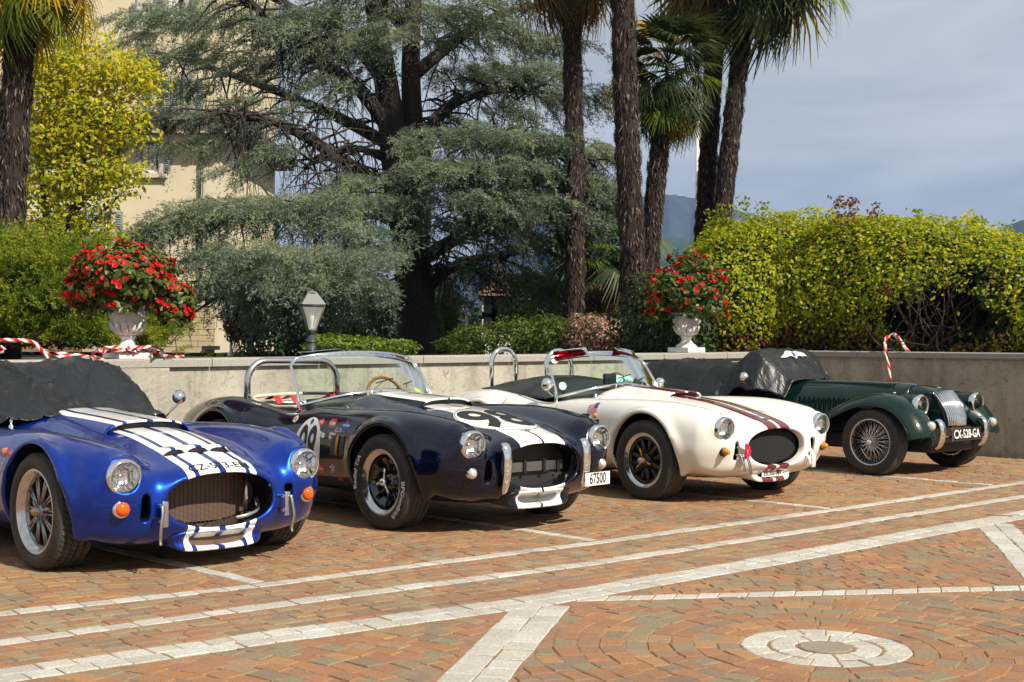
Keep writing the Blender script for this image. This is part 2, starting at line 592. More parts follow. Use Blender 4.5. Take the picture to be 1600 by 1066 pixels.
def lay(fn, vf, side, at, rot=0.0, off=.0015):
    """lay flat art on the skin. side 'top','right','front'"""
    v, f = vf
    c, s = math.cos(rot), math.sin(rot)
    p, q = v[:, 0] * c - v[:, 1] * s, v[:, 0] * s + v[:, 1] * c
    P = np.zeros((len(v), 3))
    if side == 'top':
        P[:, 0] = at[0] + p; P[:, 1] = at[1] + (-q if False else -(-q)) * 1.0
        P[:, 1] = at[1] + q
        H, _ = drop(fn, P, 2, 1.1, -1)
    elif side == 'right':
        P[:, 1] = at[0] - p; P[:, 2] = at[1] + q
        H, _ = drop(fn, P, 0, -1.05, 1)
    else:
        P[:, 0] = at[0] + p; P[:, 2] = at[1] + q
        H, _ = drop(fn, P, 1, -1.0, 1)
    g = grad(fn, H); g /= np.maximum(np.linalg.norm(g, axis=1, keepdims=True), 1e-6)
    return (H + g * off).tolist(), f
def skin_line(fn, pts, side, r=.003, n=6, closed=False, sink=.001):
    """thin dark joint following the skin; pts 2-D"""
    P = np.zeros((len(pts), 3)); pts = np.array([tuple(p)[:2] for p in pts])
    if side == 'top': P[:, 0] = pts[:, 0]; P[:, 1] = pts[:, 1]; H, _ = drop(fn, P, 2, 1.1, -1)
    elif side == 'right': P[:, 1] = pts[:, 0]; P[:, 2] = pts[:, 1]; H, _ = drop(fn, P, 0, -1.05, 1)
    elif side == 'left': P[:, 1] = pts[:, 0]; P[:, 2] = pts[:, 1]; H, _ = drop(fn, P, 0, 1.05, -1)
    g = grad(fn, H); g /= np.maximum(np.linalg.norm(g, axis=1, keepdims=True), 1e-6)
    return tube((H - g * sink).tolist(), r, n, closed)
def top_z(fn, x, y):
    H, _ = drop(fn, np.array([[x, y, 0.0]]), 2, 1.15, -1)
    return float(H[0, 2])

def paint(name, base, stripes=None, stripe_col=(.78, .78, .76), rough=.28, metal=0.0, extra=None, dust=.55, my=-.70):
    m = mat(name, base, rough, metal)
    b = bsdf(m)
    b.inputs['Coat Weight'].default_value = 1.0
    b.inputs['Coat Roughness'].default_value = .03
    b.inputs['Coat IOR'].default_value = 1.42
    b.inputs['Specular IOR Level'].default_value = .15
    t = N(m, 'ShaderNodeTexCoord'); sp = N(m, 'ShaderNodeSeparateXYZ')
    LK(m, t.outputs['Object'], sp.inputs[0])
    ax = math_n(m, 'ABSOLUTE', sp.outputs[0])
    c = base
    mask = None
    for lo, hi in (stripes or []):
        k = math_n(m, 'MULTIPLY', math_n(m, 'GREATER_THAN', ax, lo), math_n(m, 'LESS_THAN', ax, hi))
        mask = k if mask is None else math_n(m, 'ADD', mask, k)
    if mask is not None:
        c = mixc(m, mask, base, stripe_col)
        if metal: LK(m, math_n(m, 'MULTIPLY', math_n(m, 'SUBTRACT', 1.0, mask), metal), b.inputs['Metallic'])
    if extra: c = extra(m, sp, ax, c)
    # light road dust low down and faint unevenness
    d = noise(m, 6.0, 5)
    dz = math_n(m, 'MULTIPLY', math_n(m, 'SMOOTH_MAX', math_n(m, 'SUBTRACT', .42, sp.outputs[2]), 0.0, .05), math_n(m, 'MULTIPLY', d, dust))
    c = mixc(m, dz, c, (.20, .15, .10))
    # near-black colour inside the mouth, behind the lip
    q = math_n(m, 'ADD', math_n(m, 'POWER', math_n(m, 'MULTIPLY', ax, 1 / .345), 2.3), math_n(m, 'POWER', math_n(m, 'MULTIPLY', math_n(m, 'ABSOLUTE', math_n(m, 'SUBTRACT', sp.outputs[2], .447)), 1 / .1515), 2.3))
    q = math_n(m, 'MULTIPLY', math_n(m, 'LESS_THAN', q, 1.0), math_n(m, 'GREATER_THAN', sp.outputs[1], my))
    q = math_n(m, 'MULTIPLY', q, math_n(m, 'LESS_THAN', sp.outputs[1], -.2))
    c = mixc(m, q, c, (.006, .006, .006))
    LK(m, c, b.inputs['Base Color'])
    LK(m, math_n(m, 'ADD', math_n(m, 'MULTIPLY', d, .025), math_n(m, 'ADD', dz, .0)), b.inputs['Coat Roughness'])
    return m
# ------------------------------------------------------------------ car parts
def ring_obj(name, prof, mat_, parent, loc, axis='y', n=36, smooth=True, rot=None):
    v, f = lathe(prof, n, 'z')
    if axis == 'y': v = [(x, -z, y) for x, y, z in v]        # +h points forward (-y)
    if axis == 'x': v = [(-z, y, x) for x, y, z in v]        # +h points right (-x)
    return obj(name, v, f, mat_, parent, smooth, loc=loc, rot=rot)

def headlight(parent, x, y, z, r=.088, tilt=6, bucket=None):
    q = ring_obj('headlight', [(r * 1.00, -.06), (r * 1.10, -.03), (r * 1.14, .0), (r * 1.12, .016), (r * 1.02, .026), (r * .95, .024), (r * .92, .012), (r * .90, -.02)], M['chrome'], parent, (x, y, z), rot=(R(tilt), 0, 0))
    ring_obj('reflector', [(r * .93, .008), (r * .80, -.025), (r * .55, -.05), (r * .25, -.06), (.012, -.061), (.012, -.03), (0.0001, -.028)], M['reflector'], q, (0, 0, 0))
    ring_obj('lens', [(r * .94, .016), (r * .82, .024), (r * .6, .031), (r * .3, .036), (.0001, .038)], M['lens'], q, (0, 0, 0))
    return q
def indicator(parent, x, y, z, m, r=.034, name='indicator', dome=.03):
    q = ring_obj(name, [(r * 1.15, -.04), (r * 1.25, .0), (r * 1.12, .008), (r, .008)], M['chrome'], parent, (x, y, z), n=24)
    ring_obj('lens', [(r, .006), (r * .95, dome * .5), (r * .7, dome * .85), (r * .35, dome), (.0001, dome * 1.04)], m, q, (0, 0, 0), n=24)
    return q
def refl():
    m = mat('reflector', (.86, .86, .84), .16, 1.0)
    n_ = N(m, 'ShaderNodeTexWave'); n_.inputs['Scale'].default_value = 14; n_.inputs['Distortion'].default_value = 3
    t = N(m, 'ShaderNodeTexCoord'); LK(m, t.outputs['Object'], n_.inputs['Vector'])
    bump(m, n_.outputs['Fac'], .25, .01)
    return m
M['reflector'] = refl()

def tyre_mesh(rt, wd, rr, grooves=4, pattern='block'):
    hw = wd / 2
    prof = [(rr * .96, -hw * .80), (rr * 1.01, -hw * .92), (rr + (rt - rr) * .30, -hw * 1.02), (rr + (rt - rr) * .62, -hw * 1.03), (rr + (rt - rr) * .86, -hw * .95), (rt * .992, -hw * .84)]
    nb = len(prof)
    g = []
    for k in range(grooves):
        c = hw * .84 * (-1 + 2 * (k + .5) / grooves) if False else -hw * .7 + 1.4 * hw * (k + .5) / grooves
        gw = wd * .016
        g += [(rt, c - gw * 1.4), (rt - .008, c - gw), (rt - .008, c + gw), (rt, c + gw * 1.4)]
    prof = prof + g + [(r, -h) for r, h in prof[::-1]]
    v, f = lathe(prof, 56, 'x')
    return v, f, nb
def make_tyre(name, parent, rt, wd, rr, grooves=4):
    v, f, nb = tyre_mesh(rt, wd, rr, grooves)
    me = mesh(name, v, f, [M['rubber'], M['tread']])
    mm = len(me.polygons)
    npf = mm // 56
    idx = np.zeros(mm, np.int32)
    for i in range(mm):
        k = i % npf
        idx[i] = 1 if nb - 1 <= k < npf - nb + 1 else 0
    me.polygons.foreach_set('material_index', idx)
    o = link(name, me, parent)
    # cross cuts in the tread: shallow dark sipes as raised blocks
    return o
def tread_blocks(parent, rt, wd, n=64, skew=.35, rows=5):
    """tread blocks standing between the grooves"""
    g = G(); hw = wd / 2 * .82
    for r_ in range(rows):
        x0 = -hw + 2 * hw * r_ / rows + .004; x1 = -hw + 2 * hw * (r_ + 1) / rows - .004
        for k in range(n):
            a0 = 2 * PI * (k + .08 + .5 * (r_ % 2)) / n; a1 = 2 * PI * (k + .86 + .5 * (r_ % 2)) / n
            sk = skew * 2 * PI / n * (1 if r_ < rows / 2 else -1)
            v = []
            for rad in (rt - .006, rt + .0035):
                for x, a in ((x0, a0), (x1, a0 + sk), (x1, a1 + sk), (x0, a1)):
                    v.append((x, rad * math.cos(a), rad * math.sin(a)))
            g.add((v, [(4, 5, 6, 7), (0, 1, 5, 4), (1, 2, 6, 5), (2, 3, 7, 6), (3, 0, 4, 7)]))
    o = g.obj('tread_blocks', M['tread'], parent, False)
    tag(o, kind='stuff')
    return o
def spoke_solid(a, r0, r1, w0, w1, x0, x1, th):
    """tapered spoke bar in the wheel plane at angle a; x outward is -x"""
    c, s = math.cos(a), math.sin(a)
    v = []
    for r_, wd, x in ((r0, w0, x0), (r1, w1, x1)):
        for t_, dx in ((-wd / 2, 0), (wd / 2, 0), (wd / 2 * .6, -th), (-wd / 2 * .6, -th)):
            v.append((x + dx, r_ * c - t_ * s, r_ * s + t_ * c))
    return v, [(0, 1, 5, 4), (1, 2, 6, 5), (2, 3, 7, 6), (3, 0, 4, 7), (3, 2, 1, 0), (4, 5, 6, 7)]
def spinner(parent, m, x, ears=3, L=.075, a0=90, hubm=None):
    g = G()
    g.add(lathe([(.0001, x - .035), (.018, x - .034), (.028, x - .022), (.032, x), (.036, x + .02)], 20, 'x'))
    for k in range(ears):
        g.add(spoke_solid(R(a0) + 2 * PI * k / ears, .02, L, .024, .017, x - .008, x - .014, .010))
    return g.obj('wheel_spinner', m, parent)
def rim_barrel(rr, hw, depth, lipw=.012):
    """polished dish: outer lip to inner barrel"""
    return [(rr * 1.0, hw), (rr * 1.0, -hw * .7), (rr * 1.03, -hw * .92), (rr * 1.02, -hw), (rr * .965, -hw), (rr * .94, -hw * .86), (rr * .90, -hw + depth * .35), (rr * .885, -hw + depth), (rr * .86, -hw + depth * 1.02)]
def make_wheel(style, rt=.323, rr=.222, wd=.235):
    """wheel hub > tyre, rim, spokes. outboard side is -x; returns root mesh object"""
    hw = wd / 2
    dep = {'wire': .035, 'mesh': .048, 'pin': .040, 'slot': .036}[style]
    prof = rim_barrel(rr, hw * .93, dep)
    if style == 'wire': prof = prof[:4] + [(rr * .975, -hw * .93), (rr * .955, -hw * .80), (rr * .945, -hw * .93 + dep * .6), (rr * .93, -hw * .93 + dep), (rr * .92, hw * .3)]
    v, f = lathe(prof, 48, 'x')
    root = obj('wheel', v, f, M['rimchrome'])
    make_tyre('tyre', root, rt, wd, rr, 4)
    if style in ('mesh', 'pin'): tread_blocks(root, rt, wd, 60, .5, 5)
    if style == 'pin':
        rm = (rr + rt) / 2 + .004
        arc_text(root, 'BFGoodrich', .052, rm, 84, -hw * 1.045, M['offwhite'], 1.15, .02)
        arc_text(root, 'Radial T/A', .052, rm, 256, -hw * 1.045, M['offwhite'], 1.15, .02)
    xin = -hw * .93 + dep
    if style == 'slot': # dark magnesium wheel with kidney windows and gold ears
        g = G()
        g.add(lathe([(rr * .88, xin + .004), (rr * .87, xin - .012), (rr * .78, xin - .010), (rr * .76, xin + .01)], 48, 'x'))
        for k in range(6): g.add(spoke_solid(2 * PI * k / 6 + .3, .05, rr * .80, .05, .034, xin + .012, xin + .004, .02)); g.add(spoke_solid(2 * PI * k / 6 + .3 + PI / 6, .05, rr * .80, .02, .05, xin + .016, xin + .006, .012))
        g.add(lathe([(.0001, xin - .02), (.045, xin - .018), (.062, xin + .0), (.066, xin + .03)], 28, 'x'))
        g.obj('wheel_centre', M['dark_metal'], root)
        spinner(root, M['gold'], xin - .022, 3, .10, 75)
        ring_obj('hub_cap', [(.026, .0), (.024, .014), (.0001, .016)], M['steel'], root, (xin - .056, 0, 0), 'x', 16)
    elif style == 'pin': # black centre with bright three-eared nut
        g = G()
        g.add(lathe([(rr * .872, xin + .0), (rr * .82, xin + .045), (.12, xin + .075), (.06, xin + .06), (.05, xin + .02), (.0001, xin + .015)], 40, 'x'))
        for k in range(9): g.add(spoke_solid(2 * PI * k / 9, .05, rr * .86, .022, .018, xin + .06, xin + .045, .018))
        g.obj('wheel_centre', M['black_gloss'], root)
        spinner(root, M['chrome'], xin + .0, 3, .098, 105)
    elif style == 'mesh': # ten twin spokes in grey
        g = G()
        g.add(lathe([(rr * .885, xin + .004), (rr * .87, xin - .006), (rr * .83, xin - .004), (rr * .82, xin + .02)], 48, 'x'))
        for k in range(10):
            for d in (-.055, .055):
                g.add(spoke_solid(2 * PI * k / 10 + d * 1.5, .04, rr * .86, .013, .012, xin + .0, xin + .012, .016))
        g.add(lathe([(.0001, xin - .03), (.03, xin - .028), (.036, xin - .012), (.058, xin - .006), (.062, xin + .03)], 28, 'x'))
        g.obj('wheel_centre', M['gunmetal'], root)
        spinner(root, M['gunmetal'], xin - .022, 2, .06, 70)
        ring_obj('hub_cap', [(.020, .0), (.018, .012), (.0001, .014)], M['gold'], root, (xin - .05, 0, 0), 'x', 16)
    elif style == 'wire':
        for k in range(36):
            for lay_ in range(2):
                a = 2 * PI * (k + .5 * lay_) / 36; b = a + (.42 if (k % 2) else -.42)
                r1 = rr * .935; x1 = -hw * .93 + dep + (.02 if lay_ else .05)
                r0 = .036; x0 = -hw * .93 + (.012 if lay_ == 0 else .06)
                g = tube([(x0, r0 * math.cos(b), r0 * math.sin(b)), (x1, r1 * math.cos(a), r1 * math.sin(a))], .0022, 4)
                obj('spoke', g[0], g[1], M['chrome'], root)
        hb = lathe([(.0001, -hw * .93 - .035), (.014, -hw * .93 - .034), (.032, -hw * .93 - .02), (.036, -hw * .93 + .0), (.034, -hw * .93 + .09)], 24, 'x')
        obj('hub', hb[0], hb[1], M['chrome'], root)
        dk = lathe([(rr * .86, .05), (.0001, .05)], 32, 'x')
        obj('brake_drum', dk[0], dk[1], M['black'], root)
    if style != 'wire':
        dk = lathe([(rr * .86, hw * .2), (.0001, hw * .2)], 32, 'x')
        obj('brake_disc', dk[0], dk[1], M['dark_metal'] if style == 'slot' else M['black'], root)
    return root
def kids(o): return [c for c in bpy.data.objects if c.parent == o]
def copy_tree(o, parent=None):
    c = o.copy(); col.objects.link(c)
    c.parent = parent
    for ch in kids(o): copy_tree(ch, c)
    return c
def four_wheels(car, style, xo, yf, yr, zf, **k):
    w0 = make_wheel(style, **k)
    wd = k.get('wd', .235)
    first = True
    for sx in (-1, 1):
        for yy in (yf, yr):
            q = w0 if first else copy_tree(w0, car)
            q.parent = car; first = False
            q.location = (sx * (xo - wd / 2), yy, zf)
            q.rotation_euler = (R(random.uniform(0, 60)) if False else 0, 0, 0 if sx < 0 else PI)
    return w0
M['black_gloss'] = mat('black gloss', (.008, .008, .009), .12, 0, **{'Coat Weight': 1.0})

def grid_surface(fn, na, nb, closed_a=False):
    v = [fn(i / (na - 1), j / (nb - 1)) for i in range(na) for j in range(nb)]
    f = [(i * nb + j, i * nb + j + 1, (i + 1) * nb + j + 1, (i + 1) * nb + j) for i in range(na - 1) for j in range(nb - 1)]
    return v, f
def thick_sheet(fn, na, nb, th):
    """grid with thickness along approximate normals"""
    A = np.array([[fn(i / (na - 1), j / (nb - 1)) for j in range(nb)] for i in range(na)], float)
    du = np.gradient(A, axis=0); dv = np.gradient(A, axis=1)
    n_ = np.cross(du, dv); n_ /= np.maximum(np.linalg.norm(n_, axis=2, keepdims=True), 1e-9)
    B = A + n_ * th
    v = np.concatenate([A.reshape(-1, 3), B.reshape(-1, 3)]).tolist()
    m = na * nb
    f = []
    for i in range(na - 1):
        for j in range(nb - 1):
            a, b, c, d = i * nb + j, i * nb + j + 1, (i + 1) * nb + j + 1, (i + 1) * nb + j
            f.append((d, c, b, a)); f.append((m + a, m + b, m + c, m + d))
    for i in range(na - 1):
        for j in (0, nb - 1):
            a, b = i * nb + j, (i + 1) * nb + j
            f.append((a, b, m + b, m + a) if j else (b, a, m + a, m + b))
    for j in range(nb - 1):
        for i in (0, na - 1):
            a, b = i * nb + j, i * nb + j + 1
            f.append((b, a, m + a, m + b) if i else (a, b, m + b, m + a))
    return v, f

# windscreen of the open cars
def ws_pt(a, b):
    """a -1..1 across, b 0..1 up"""
    A = abs(a)
    bx, by, bz = .648 * a, 1.165 + .19 * A ** 2, .905 - .115 * A ** 1.7
    tx, ty, tz = .600 * a, 1.475 + .11 * A ** 2, 1.195 - .06 * A ** 2.4
    bow = .02 * math.sin(PI * b)
    return (bx + (tx - bx) * b, by + (ty - by) * b - bow, bz + (tz - bz) * b)
def windscreen(car, visors=None):
    n = 24
    loop = [ws_pt(-1 + 2 * k / n, 0) for k in range(n + 1)]
    loop += [ws_pt(1, k / 8) for k in range(1, 8)]
    top = [ws_pt(1 - 2 * k / n, 1) for k in range(n + 1)]
    c = lambda p, q, t: tuple(p[i] + (q[i] - p[i]) * t for i in range(3))
    loop += top[1:-1] + [ws_pt(-1, 1 - k / 8) for k in range(1, 8)]
    v, f = tube(loop, .0125, 8, True)
    fr = obj('windscreen_frame', v, f, M['chrome'], car)
    v, f = thick_sheet(lambda i, j: ws_pt(-.985 + 1.97 * i, .01 + .98 * j), 21, 7, .005)
    obj('glass', v, f, M['glass'], fr)
    for sx in (-1, 1):   # side posts reaching into the scuttle
        a = Vector(ws_pt(sx, 0)); b = Vector(ws_pt(sx, .25))
        v, f = tube([a + Vector((0, .015, -.07)), a + Vector((0, .01, .0)), b + Vector((0, .012, 0))], [.014, .016, .01], 8)
        obj('post', v, f, M['chrome'], fr)
    return fr
def wiper(car, a0, a1, base_a):
    p0 = Vector(ws_pt(base_a, 0)) + Vector((0, -.05, .0))
    p1 = Vector(ws_pt(a0, .16)) + Vector((0, -.03, .01))
    p2 = Vector(ws_pt(a1, .30)) + Vector((0, -.02, .006))
    v, f = tube([p0 + Vector((0, 0, -.05)), p0, p1.lerp(p2, .45)], [.008, .006, .003], 6)
    q = obj('wiper_arm', v, f, M['steel'], car)
    v, f = tube([p1, p1.lerp(p2, .5), p2], .005, 6)
    obj('blade', v, f, M['black'], q)
def mirror(car, x, y, z, size=.055, stem_from=None):
    v, f = tube([stem_from or (x, y + .03, z - .12), (x, y + .01, z - .05), (x, y, z)], .006, 6)
    q = obj('mirror_stem', v, f, M['chrome'], car)
    m_ = ring_obj('mirror', [(.0001, size * 1.0), (size * .5, size * .9), (size * .85, size * .55), (size, .0), (size * .95, -.006), (.0001, -.008)], M['chrome'], q, (x, y, z), n=24)
def front_y(fn, x, z):
    H, _ = drop(fn, np.array([[x, 0.0, z]]), 1, -1.0, 1)
    return float(H[0, 1])

def scoop(car, fn, m, y0=.29, y1=1.10, hw0=.275, hw1=.21, hgt=.052):
    def s(i, j, dz=0.0, k=1.0):
        y = y0 + (y1 - y0) * i
        hw = hw0 + (hw1 - hw0) * i
        t = -1 + 2 * j
        x = hw * t * k
        h_ = hgt * (1 - i ** 1.6) + .0
        prof = (1 - abs(t) ** 7) ** .6
        fr = (1 - .10 * (t * t)) 
        return x, y + (.02 * t * t if i < .01 else .02 * t * t * (1 - i)), h_ * prof * fr + dz
    na, nb = 30, 25
    P = np.array([s(i / (na - 1), j / (nb - 1)) for i in range(na) for j in range(nb)])
    Q = P.copy(); Hh, _ = drop(fn, Q, 2, 1.1, -1)
    top = P.copy(); top[:, 2] = Hh[:, 2] + P[:, 2] + .001
    und = top.copy(); und[:, 2] = Hh[:, 2] + np.maximum(P[:, 2] - .010, -.012)
    v = np.concatenate([top, und]).tolist(); mm = na * nb; f = []
    for i in range(na - 1):
        for j in range(nb - 1):
            a, b, c, d = i * nb + j, i * nb + j + 1, (i + 1) * nb + j + 1, (i + 1) * nb + j
            f.append((a, b, c, d)); f.append((mm + d, mm + c, mm + b, mm + a))
    for j in range(nb - 1):
        f.append((mm + j, mm + j + 1, j + 1, j))
    q = obj('bonnet_scoop', v, f, m, car)
    # black plate standing in for the shade in the scoop's throat
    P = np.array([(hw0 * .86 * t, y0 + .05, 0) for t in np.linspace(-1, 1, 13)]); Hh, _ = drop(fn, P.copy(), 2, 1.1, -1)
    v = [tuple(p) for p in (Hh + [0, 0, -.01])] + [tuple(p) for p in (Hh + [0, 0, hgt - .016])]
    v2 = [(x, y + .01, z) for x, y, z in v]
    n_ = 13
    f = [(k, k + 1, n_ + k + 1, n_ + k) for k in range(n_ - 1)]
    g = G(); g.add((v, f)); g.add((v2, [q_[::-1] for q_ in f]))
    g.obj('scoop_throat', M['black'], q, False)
    return q

def chin(car, m, hw_t=.265, hw_b=.205, z0=.165, z1=.315, y0=-.695, y1=-.42, oz0=.190, oz1=.265, ohw=.175, back=None):
    """intake frame below the mouth"""
    n = 48
    def ringp(hwt, hwb, a, b, y, e=3.2, lean=0.0):
        o = []
        for k in range(n):
            t = 2 * PI * k / n
            c, s_ = math.cos(t), math.sin(t)
            q = (abs(c) ** e + abs(s_) ** e) ** (-1 / e)
            zz = (a + b) / 2 + (b - a) / 2 * s_ * q
            hw = hwb + (hwt - hwb) * (zz - a) / (b - a)
            o.append((hw * c * q, y + lean * (zz - a) + .10 * (abs(c) * hw / hwt) ** 2 * .5, zz))
        return o
    rings = [ringp(hw_t + .02, hw_b + .06, z0 + .02, z1 + .01, y1 + .0, 3.5), ringp(hw_t + .01, hw_b + .01, z0 + .004, z1, y0 + .05, 4, -.12), ringp(hw_t, hw_b, z0, z1, y0 + .01, 4.5, -.12), ringp(hw_t - .012, hw_b - .012, z0 + .008, z1 - .01, y0, 4.5, -.12),
             ringp(ohw + .010, ohw - .002, oz0 - .008, oz1 + .008, y0, 3.4, -.12), ringp(ohw, ohw - .012, oz0, oz1, y0 + .008, 3.4, -.12), ringp(ohw, ohw - .012, oz0, oz1, y0 + .08, 3.4, -.12)]
    v = [p for r_ in rings for p in r_]
    f = []
    for i in range(len(rings) - 1):
        for k in range(n):
            l = (k + 1) % n
            f.append((i * n + k, i * n + l, (i + 1) * n + l, (i + 1) * n + k))
    q = obj('chin_intake', v, [p[::-1] for p in f], m, car)
    v, f = box(-ohw - .01, ohw + .01, y0 + .06, y0 + .07, oz0 - .01, oz1 + .01)
    v = [(a, b - .12 * (c - z0) + .05 * (a / hw_t) ** 2, c) for a, b, c in v]
    obj('intake_back', v, f, back or M['black'], q, False)
    return q
def bars(name, parent, m, x0, x1, y, z0, z1, n, r=.0022, vert=False, clip=None):
    g = G()
    for k in range(n):
        t = (k + .5) / n
        if vert:
            x = x0 + (x1 - x0) * t
            g.add(box(x - r, x + r, y - r, y + r, z0, z1))
        else:
            z = z0 + (z1 - z0) * t
            hx = 1.0
            if clip: hx = clip(z)
            if hx <= 0.02: continue
            g.add(box(x0 * hx, x1 * hx, y - r, y + r, z - r, z + r))
    return tag(g.obj(name, m, parent, False), kind='stuff')
def mouth_w(z, hw=.338, hz=.145, zc=.447, e=2.3):
    q = 1 - (abs(z - zc) / hz) ** e
    return max(q, 0) ** (1 / e)
def seat(car, x, m=None):
    def fn(i, j):
        t = -1 + 2 * j
        y = 2.18 - .10 * (1 - i) - .12 * (1 - t * t) * .3
        return (x + t * .20, y + .03 * i, .40 + .34 * i - .05 * t * t * i ** 4)
    v, f = thick_sheet(fn, 8, 9, -.10)
    q = obj('seat', v, f, m or M['interior'], car)
    v, f = box(x - .20, x + .20, 1.65, 2.12, .29, .42, .03)
    obj('seat_cushion', v, f, m or M['interior'], q)
    return q
def steering(car, x=.33, y=1.58, z=.82, m=None, r=.18):
    v, f = tube([(r * math.cos(t), r * math.sin(t), 0) for t in [2 * PI * k / 32 for k in range(32)]], .013, 8, True)
    q = obj('steering_wheel', v, f, m or M['wood'], car, loc=(x, y, z), rot=(R(68), 0, 0))
    g = G()
    for k in range(3):
        a = R(-90 + 120 * k)
        g.add(tube([(0, 0, -.03), (r * math.cos(a), r * math.sin(a), 0)], .007, 6))
    g.add(lathe([(.0001, -.02), (.035, -.03), (.03, -.3), (.0001, -.3)], 12))
    g.obj('spokes', M['steel'], q)
    return q
def dash(car):
    def fn(i, j):
        t = -1 + 2 * j
        return (t * .56, 1.34 + .06 * (1 - t * t) * 0 + .14 * t * t * .3, .60 + .255 * i - .02 * t * t * i)
    v, f = thick_sheet(fn, 5, 12, .02)
    q = obj('dashboard', v, f, M['interior'], car)
    for k in range(4):
        ring_obj('gauge', [(.0001, -.0), (.03, -.0), (.036, .004), (.036, -.01)], M['steel'], q, (-.2 + .11 * k, 1.37, .76), n=16, rot=(PI, 0, 0))
def rollbar(car, x0, x1, y, ztop, zb=.72, r=.026, rc=.12, m=None):
    pts = [(x0, y, zb)]
    pts += [(x0, y, ztop - rc)]
    for k in range(1, 7):
        a = PI - PI / 2 * k / 6
        pts.append((x0 + rc + rc * math.cos(a), y, ztop - rc + rc * math.sin(a)))
    pts.append(((x0 + x1) / 2, y, ztop))
    for k in range(0, 7):
        a = PI / 2 - PI / 2 * k / 6
        pts.append((x1 - rc + rc * math.cos(a), y, ztop - rc + rc * math.sin(a)))
    pts.append((x1, y, zb))
    v, f = tube(pts, r, 14)
    q = obj('roll_bar', v, f, m or M['chrome'], car)
    return q
def filler_cap(car, fn, x, y):
    z = top_z(fn, x, y)
    ring = lathe([(.05, -.01), (.052, .012), (.035, .03), (.022, .034), (.036, .05), (.034, .062), (.0001, .066)], 24)
    return obj('filler_cap', ring[0], ring[1], M['chrome'], car, loc=(x, y, z))
def plate(car, name, loc, size, txt, bgm, fgm, rot=(0, 0, 0), frame=None, tsz=None, sx=.8, bold=.02):
    wd, ht = size
    v, f = box(-wd / 2, wd / 2, -.004, .004, -ht / 2, ht / 2)
    q = obj(name, v, f, bgm, car, False, loc=loc, rot=rot)
    tv, tf = flat_text(txt, tsz or ht * .95, bold, sx, 0)
    obj('plate_lettering', [(x, -.0052, y) for x, y, z in tv], tf, fgm, q, False)
    if frame:
        g = G()
        t = .006
        for a in ((-wd / 2 - t, wd / 2 + t, ht / 2, ht / 2 + t), (-wd / 2 - t, wd / 2 + t, -ht / 2 - t, -ht / 2), (-wd / 2 - t, -wd / 2, -ht / 2, ht / 2), (wd / 2, wd / 2 + t, -ht / 2, ht / 2)):
            g.add(box(a[0], a[1], -.008, .005, a[2], a[3]))
        g.obj('plate_frame', frame, q, False)
    return q

M['redvisor'] = glass_mat('red acrylic', (.50, .012, .06))
M['smoke'] = glass_mat('smoked acrylic', (.30, .33, .36))
M['clearlens'] = mat('clear lamp', (.75, .75, .72), .12, .6)
M['redtow'] = mat('red tow hook', (.55, .01, .04), .3)
M['paper'] = mat('pale blue paper', (.45, .72, .74), .6)

def ell_tube(pts, wdir, ws, ths, n=14):
    P = [Vector(p) for p in pts]; v = []; f = []
    for i, p in enumerate(P):
        t = (P[min(i + 1, len(P) - 1)] - P[max(i - 1, 0)]).normalized()
        s = Vector(wdir); s = (s - t * s.dot(t)).normalized(); u = t.cross(s)
        for k in range(n):
            a = 2 * PI * k / n
            v.append(tuple(p + s * (math.cos(a) * ws[i] / 2) + u * (math.sin(a) * ths[i] / 2)))
    m = len(P)
    for i in range(m - 1):
        for k in range(n):
            l = (k + 1) % n
            f.append((i * n + k, i * n + l, (i + 1) * n + l, (i + 1) * n + k))
    f.append(tuple(range(n))[::-1]); f.append(tuple((m - 1) * n + k for k in range(n)))
    return v, f

def arc_text(parent, txt, size, r, a0, x, m, sx=1.0, bold=.02, sp=1.0):
    """raised letters round a tyre, tops outward, clockwise from a0 degrees past the top"""
    v, f = flat_text(txt, size, bold, sx, .012, 'LEFT')
    out = []
    for px, py, _ in v:
        a = R(a0) + px / r; rr_ = r + py
        out.append((x, -rr_ * math.sin(a), rr_ * math.cos(a)))
    return obj('tyre_lettering', out, f, m, parent, False)
# ------------------------------------------------------------------ the three two-seaters
SKA, BDA, ME_A = cobra_body_mesh(.065, .335)
SKB, BDB, ME_B = cobra_body_mesh(-.035, .385)

def circle_mask(m, sp, c, col_, cx, cy, r, line=None):
    dx = math_n(m, 'SUBTRACT', sp.outputs[0], cx); dy = math_n(m, 'SUBTRACT', sp.outputs[1], cy)
    d = math_n(m, 'SQRT', math_n(m, 'ADD', math_n(m, 'MULTIPLY', dx, dx), math_n(m, 'MULTIPLY', dy, dy)))
    up = math_n(m, 'GREATER_THAN', sp.outputs[2], .5)
    c = mixc(m, math_n(m, 'MULTIPLY', math_n(m, 'LESS_THAN', d, r), up), c, col_)
    if line:
        k = math_n(m, 'MULTIPLY', math_n(m, 'GREATER_THAN', d, r - .012), math_n(m, 'LESS_THAN', d, r - .005))
        c = mixc(m, math_n(m, 'MULTIPLY', k, up), c, line)
    return c
PAINT = {
 'blue': paint('metallic blue paint', (.001, .030, .29), [(.021, .150), (.178, .222)], rough=.30, metal=.65, dust=.25, my=-.715),
 'black': paint('midnight blue paint', (.0012, .0024, .012), [(.010, .205)], (.76, .75, .72), .2, 0.0,
                lambda m, sp, ax, c: circle_mask(m, sp, c, (.76, .75, .72), 0, -.185, .305, (.02, .02, .02)), .10, -.745),
 'white': paint('ivory white paint', (.74, .72, .67), [(.017, .135)], (.13, .012, .022), .25, my=-.60),
}
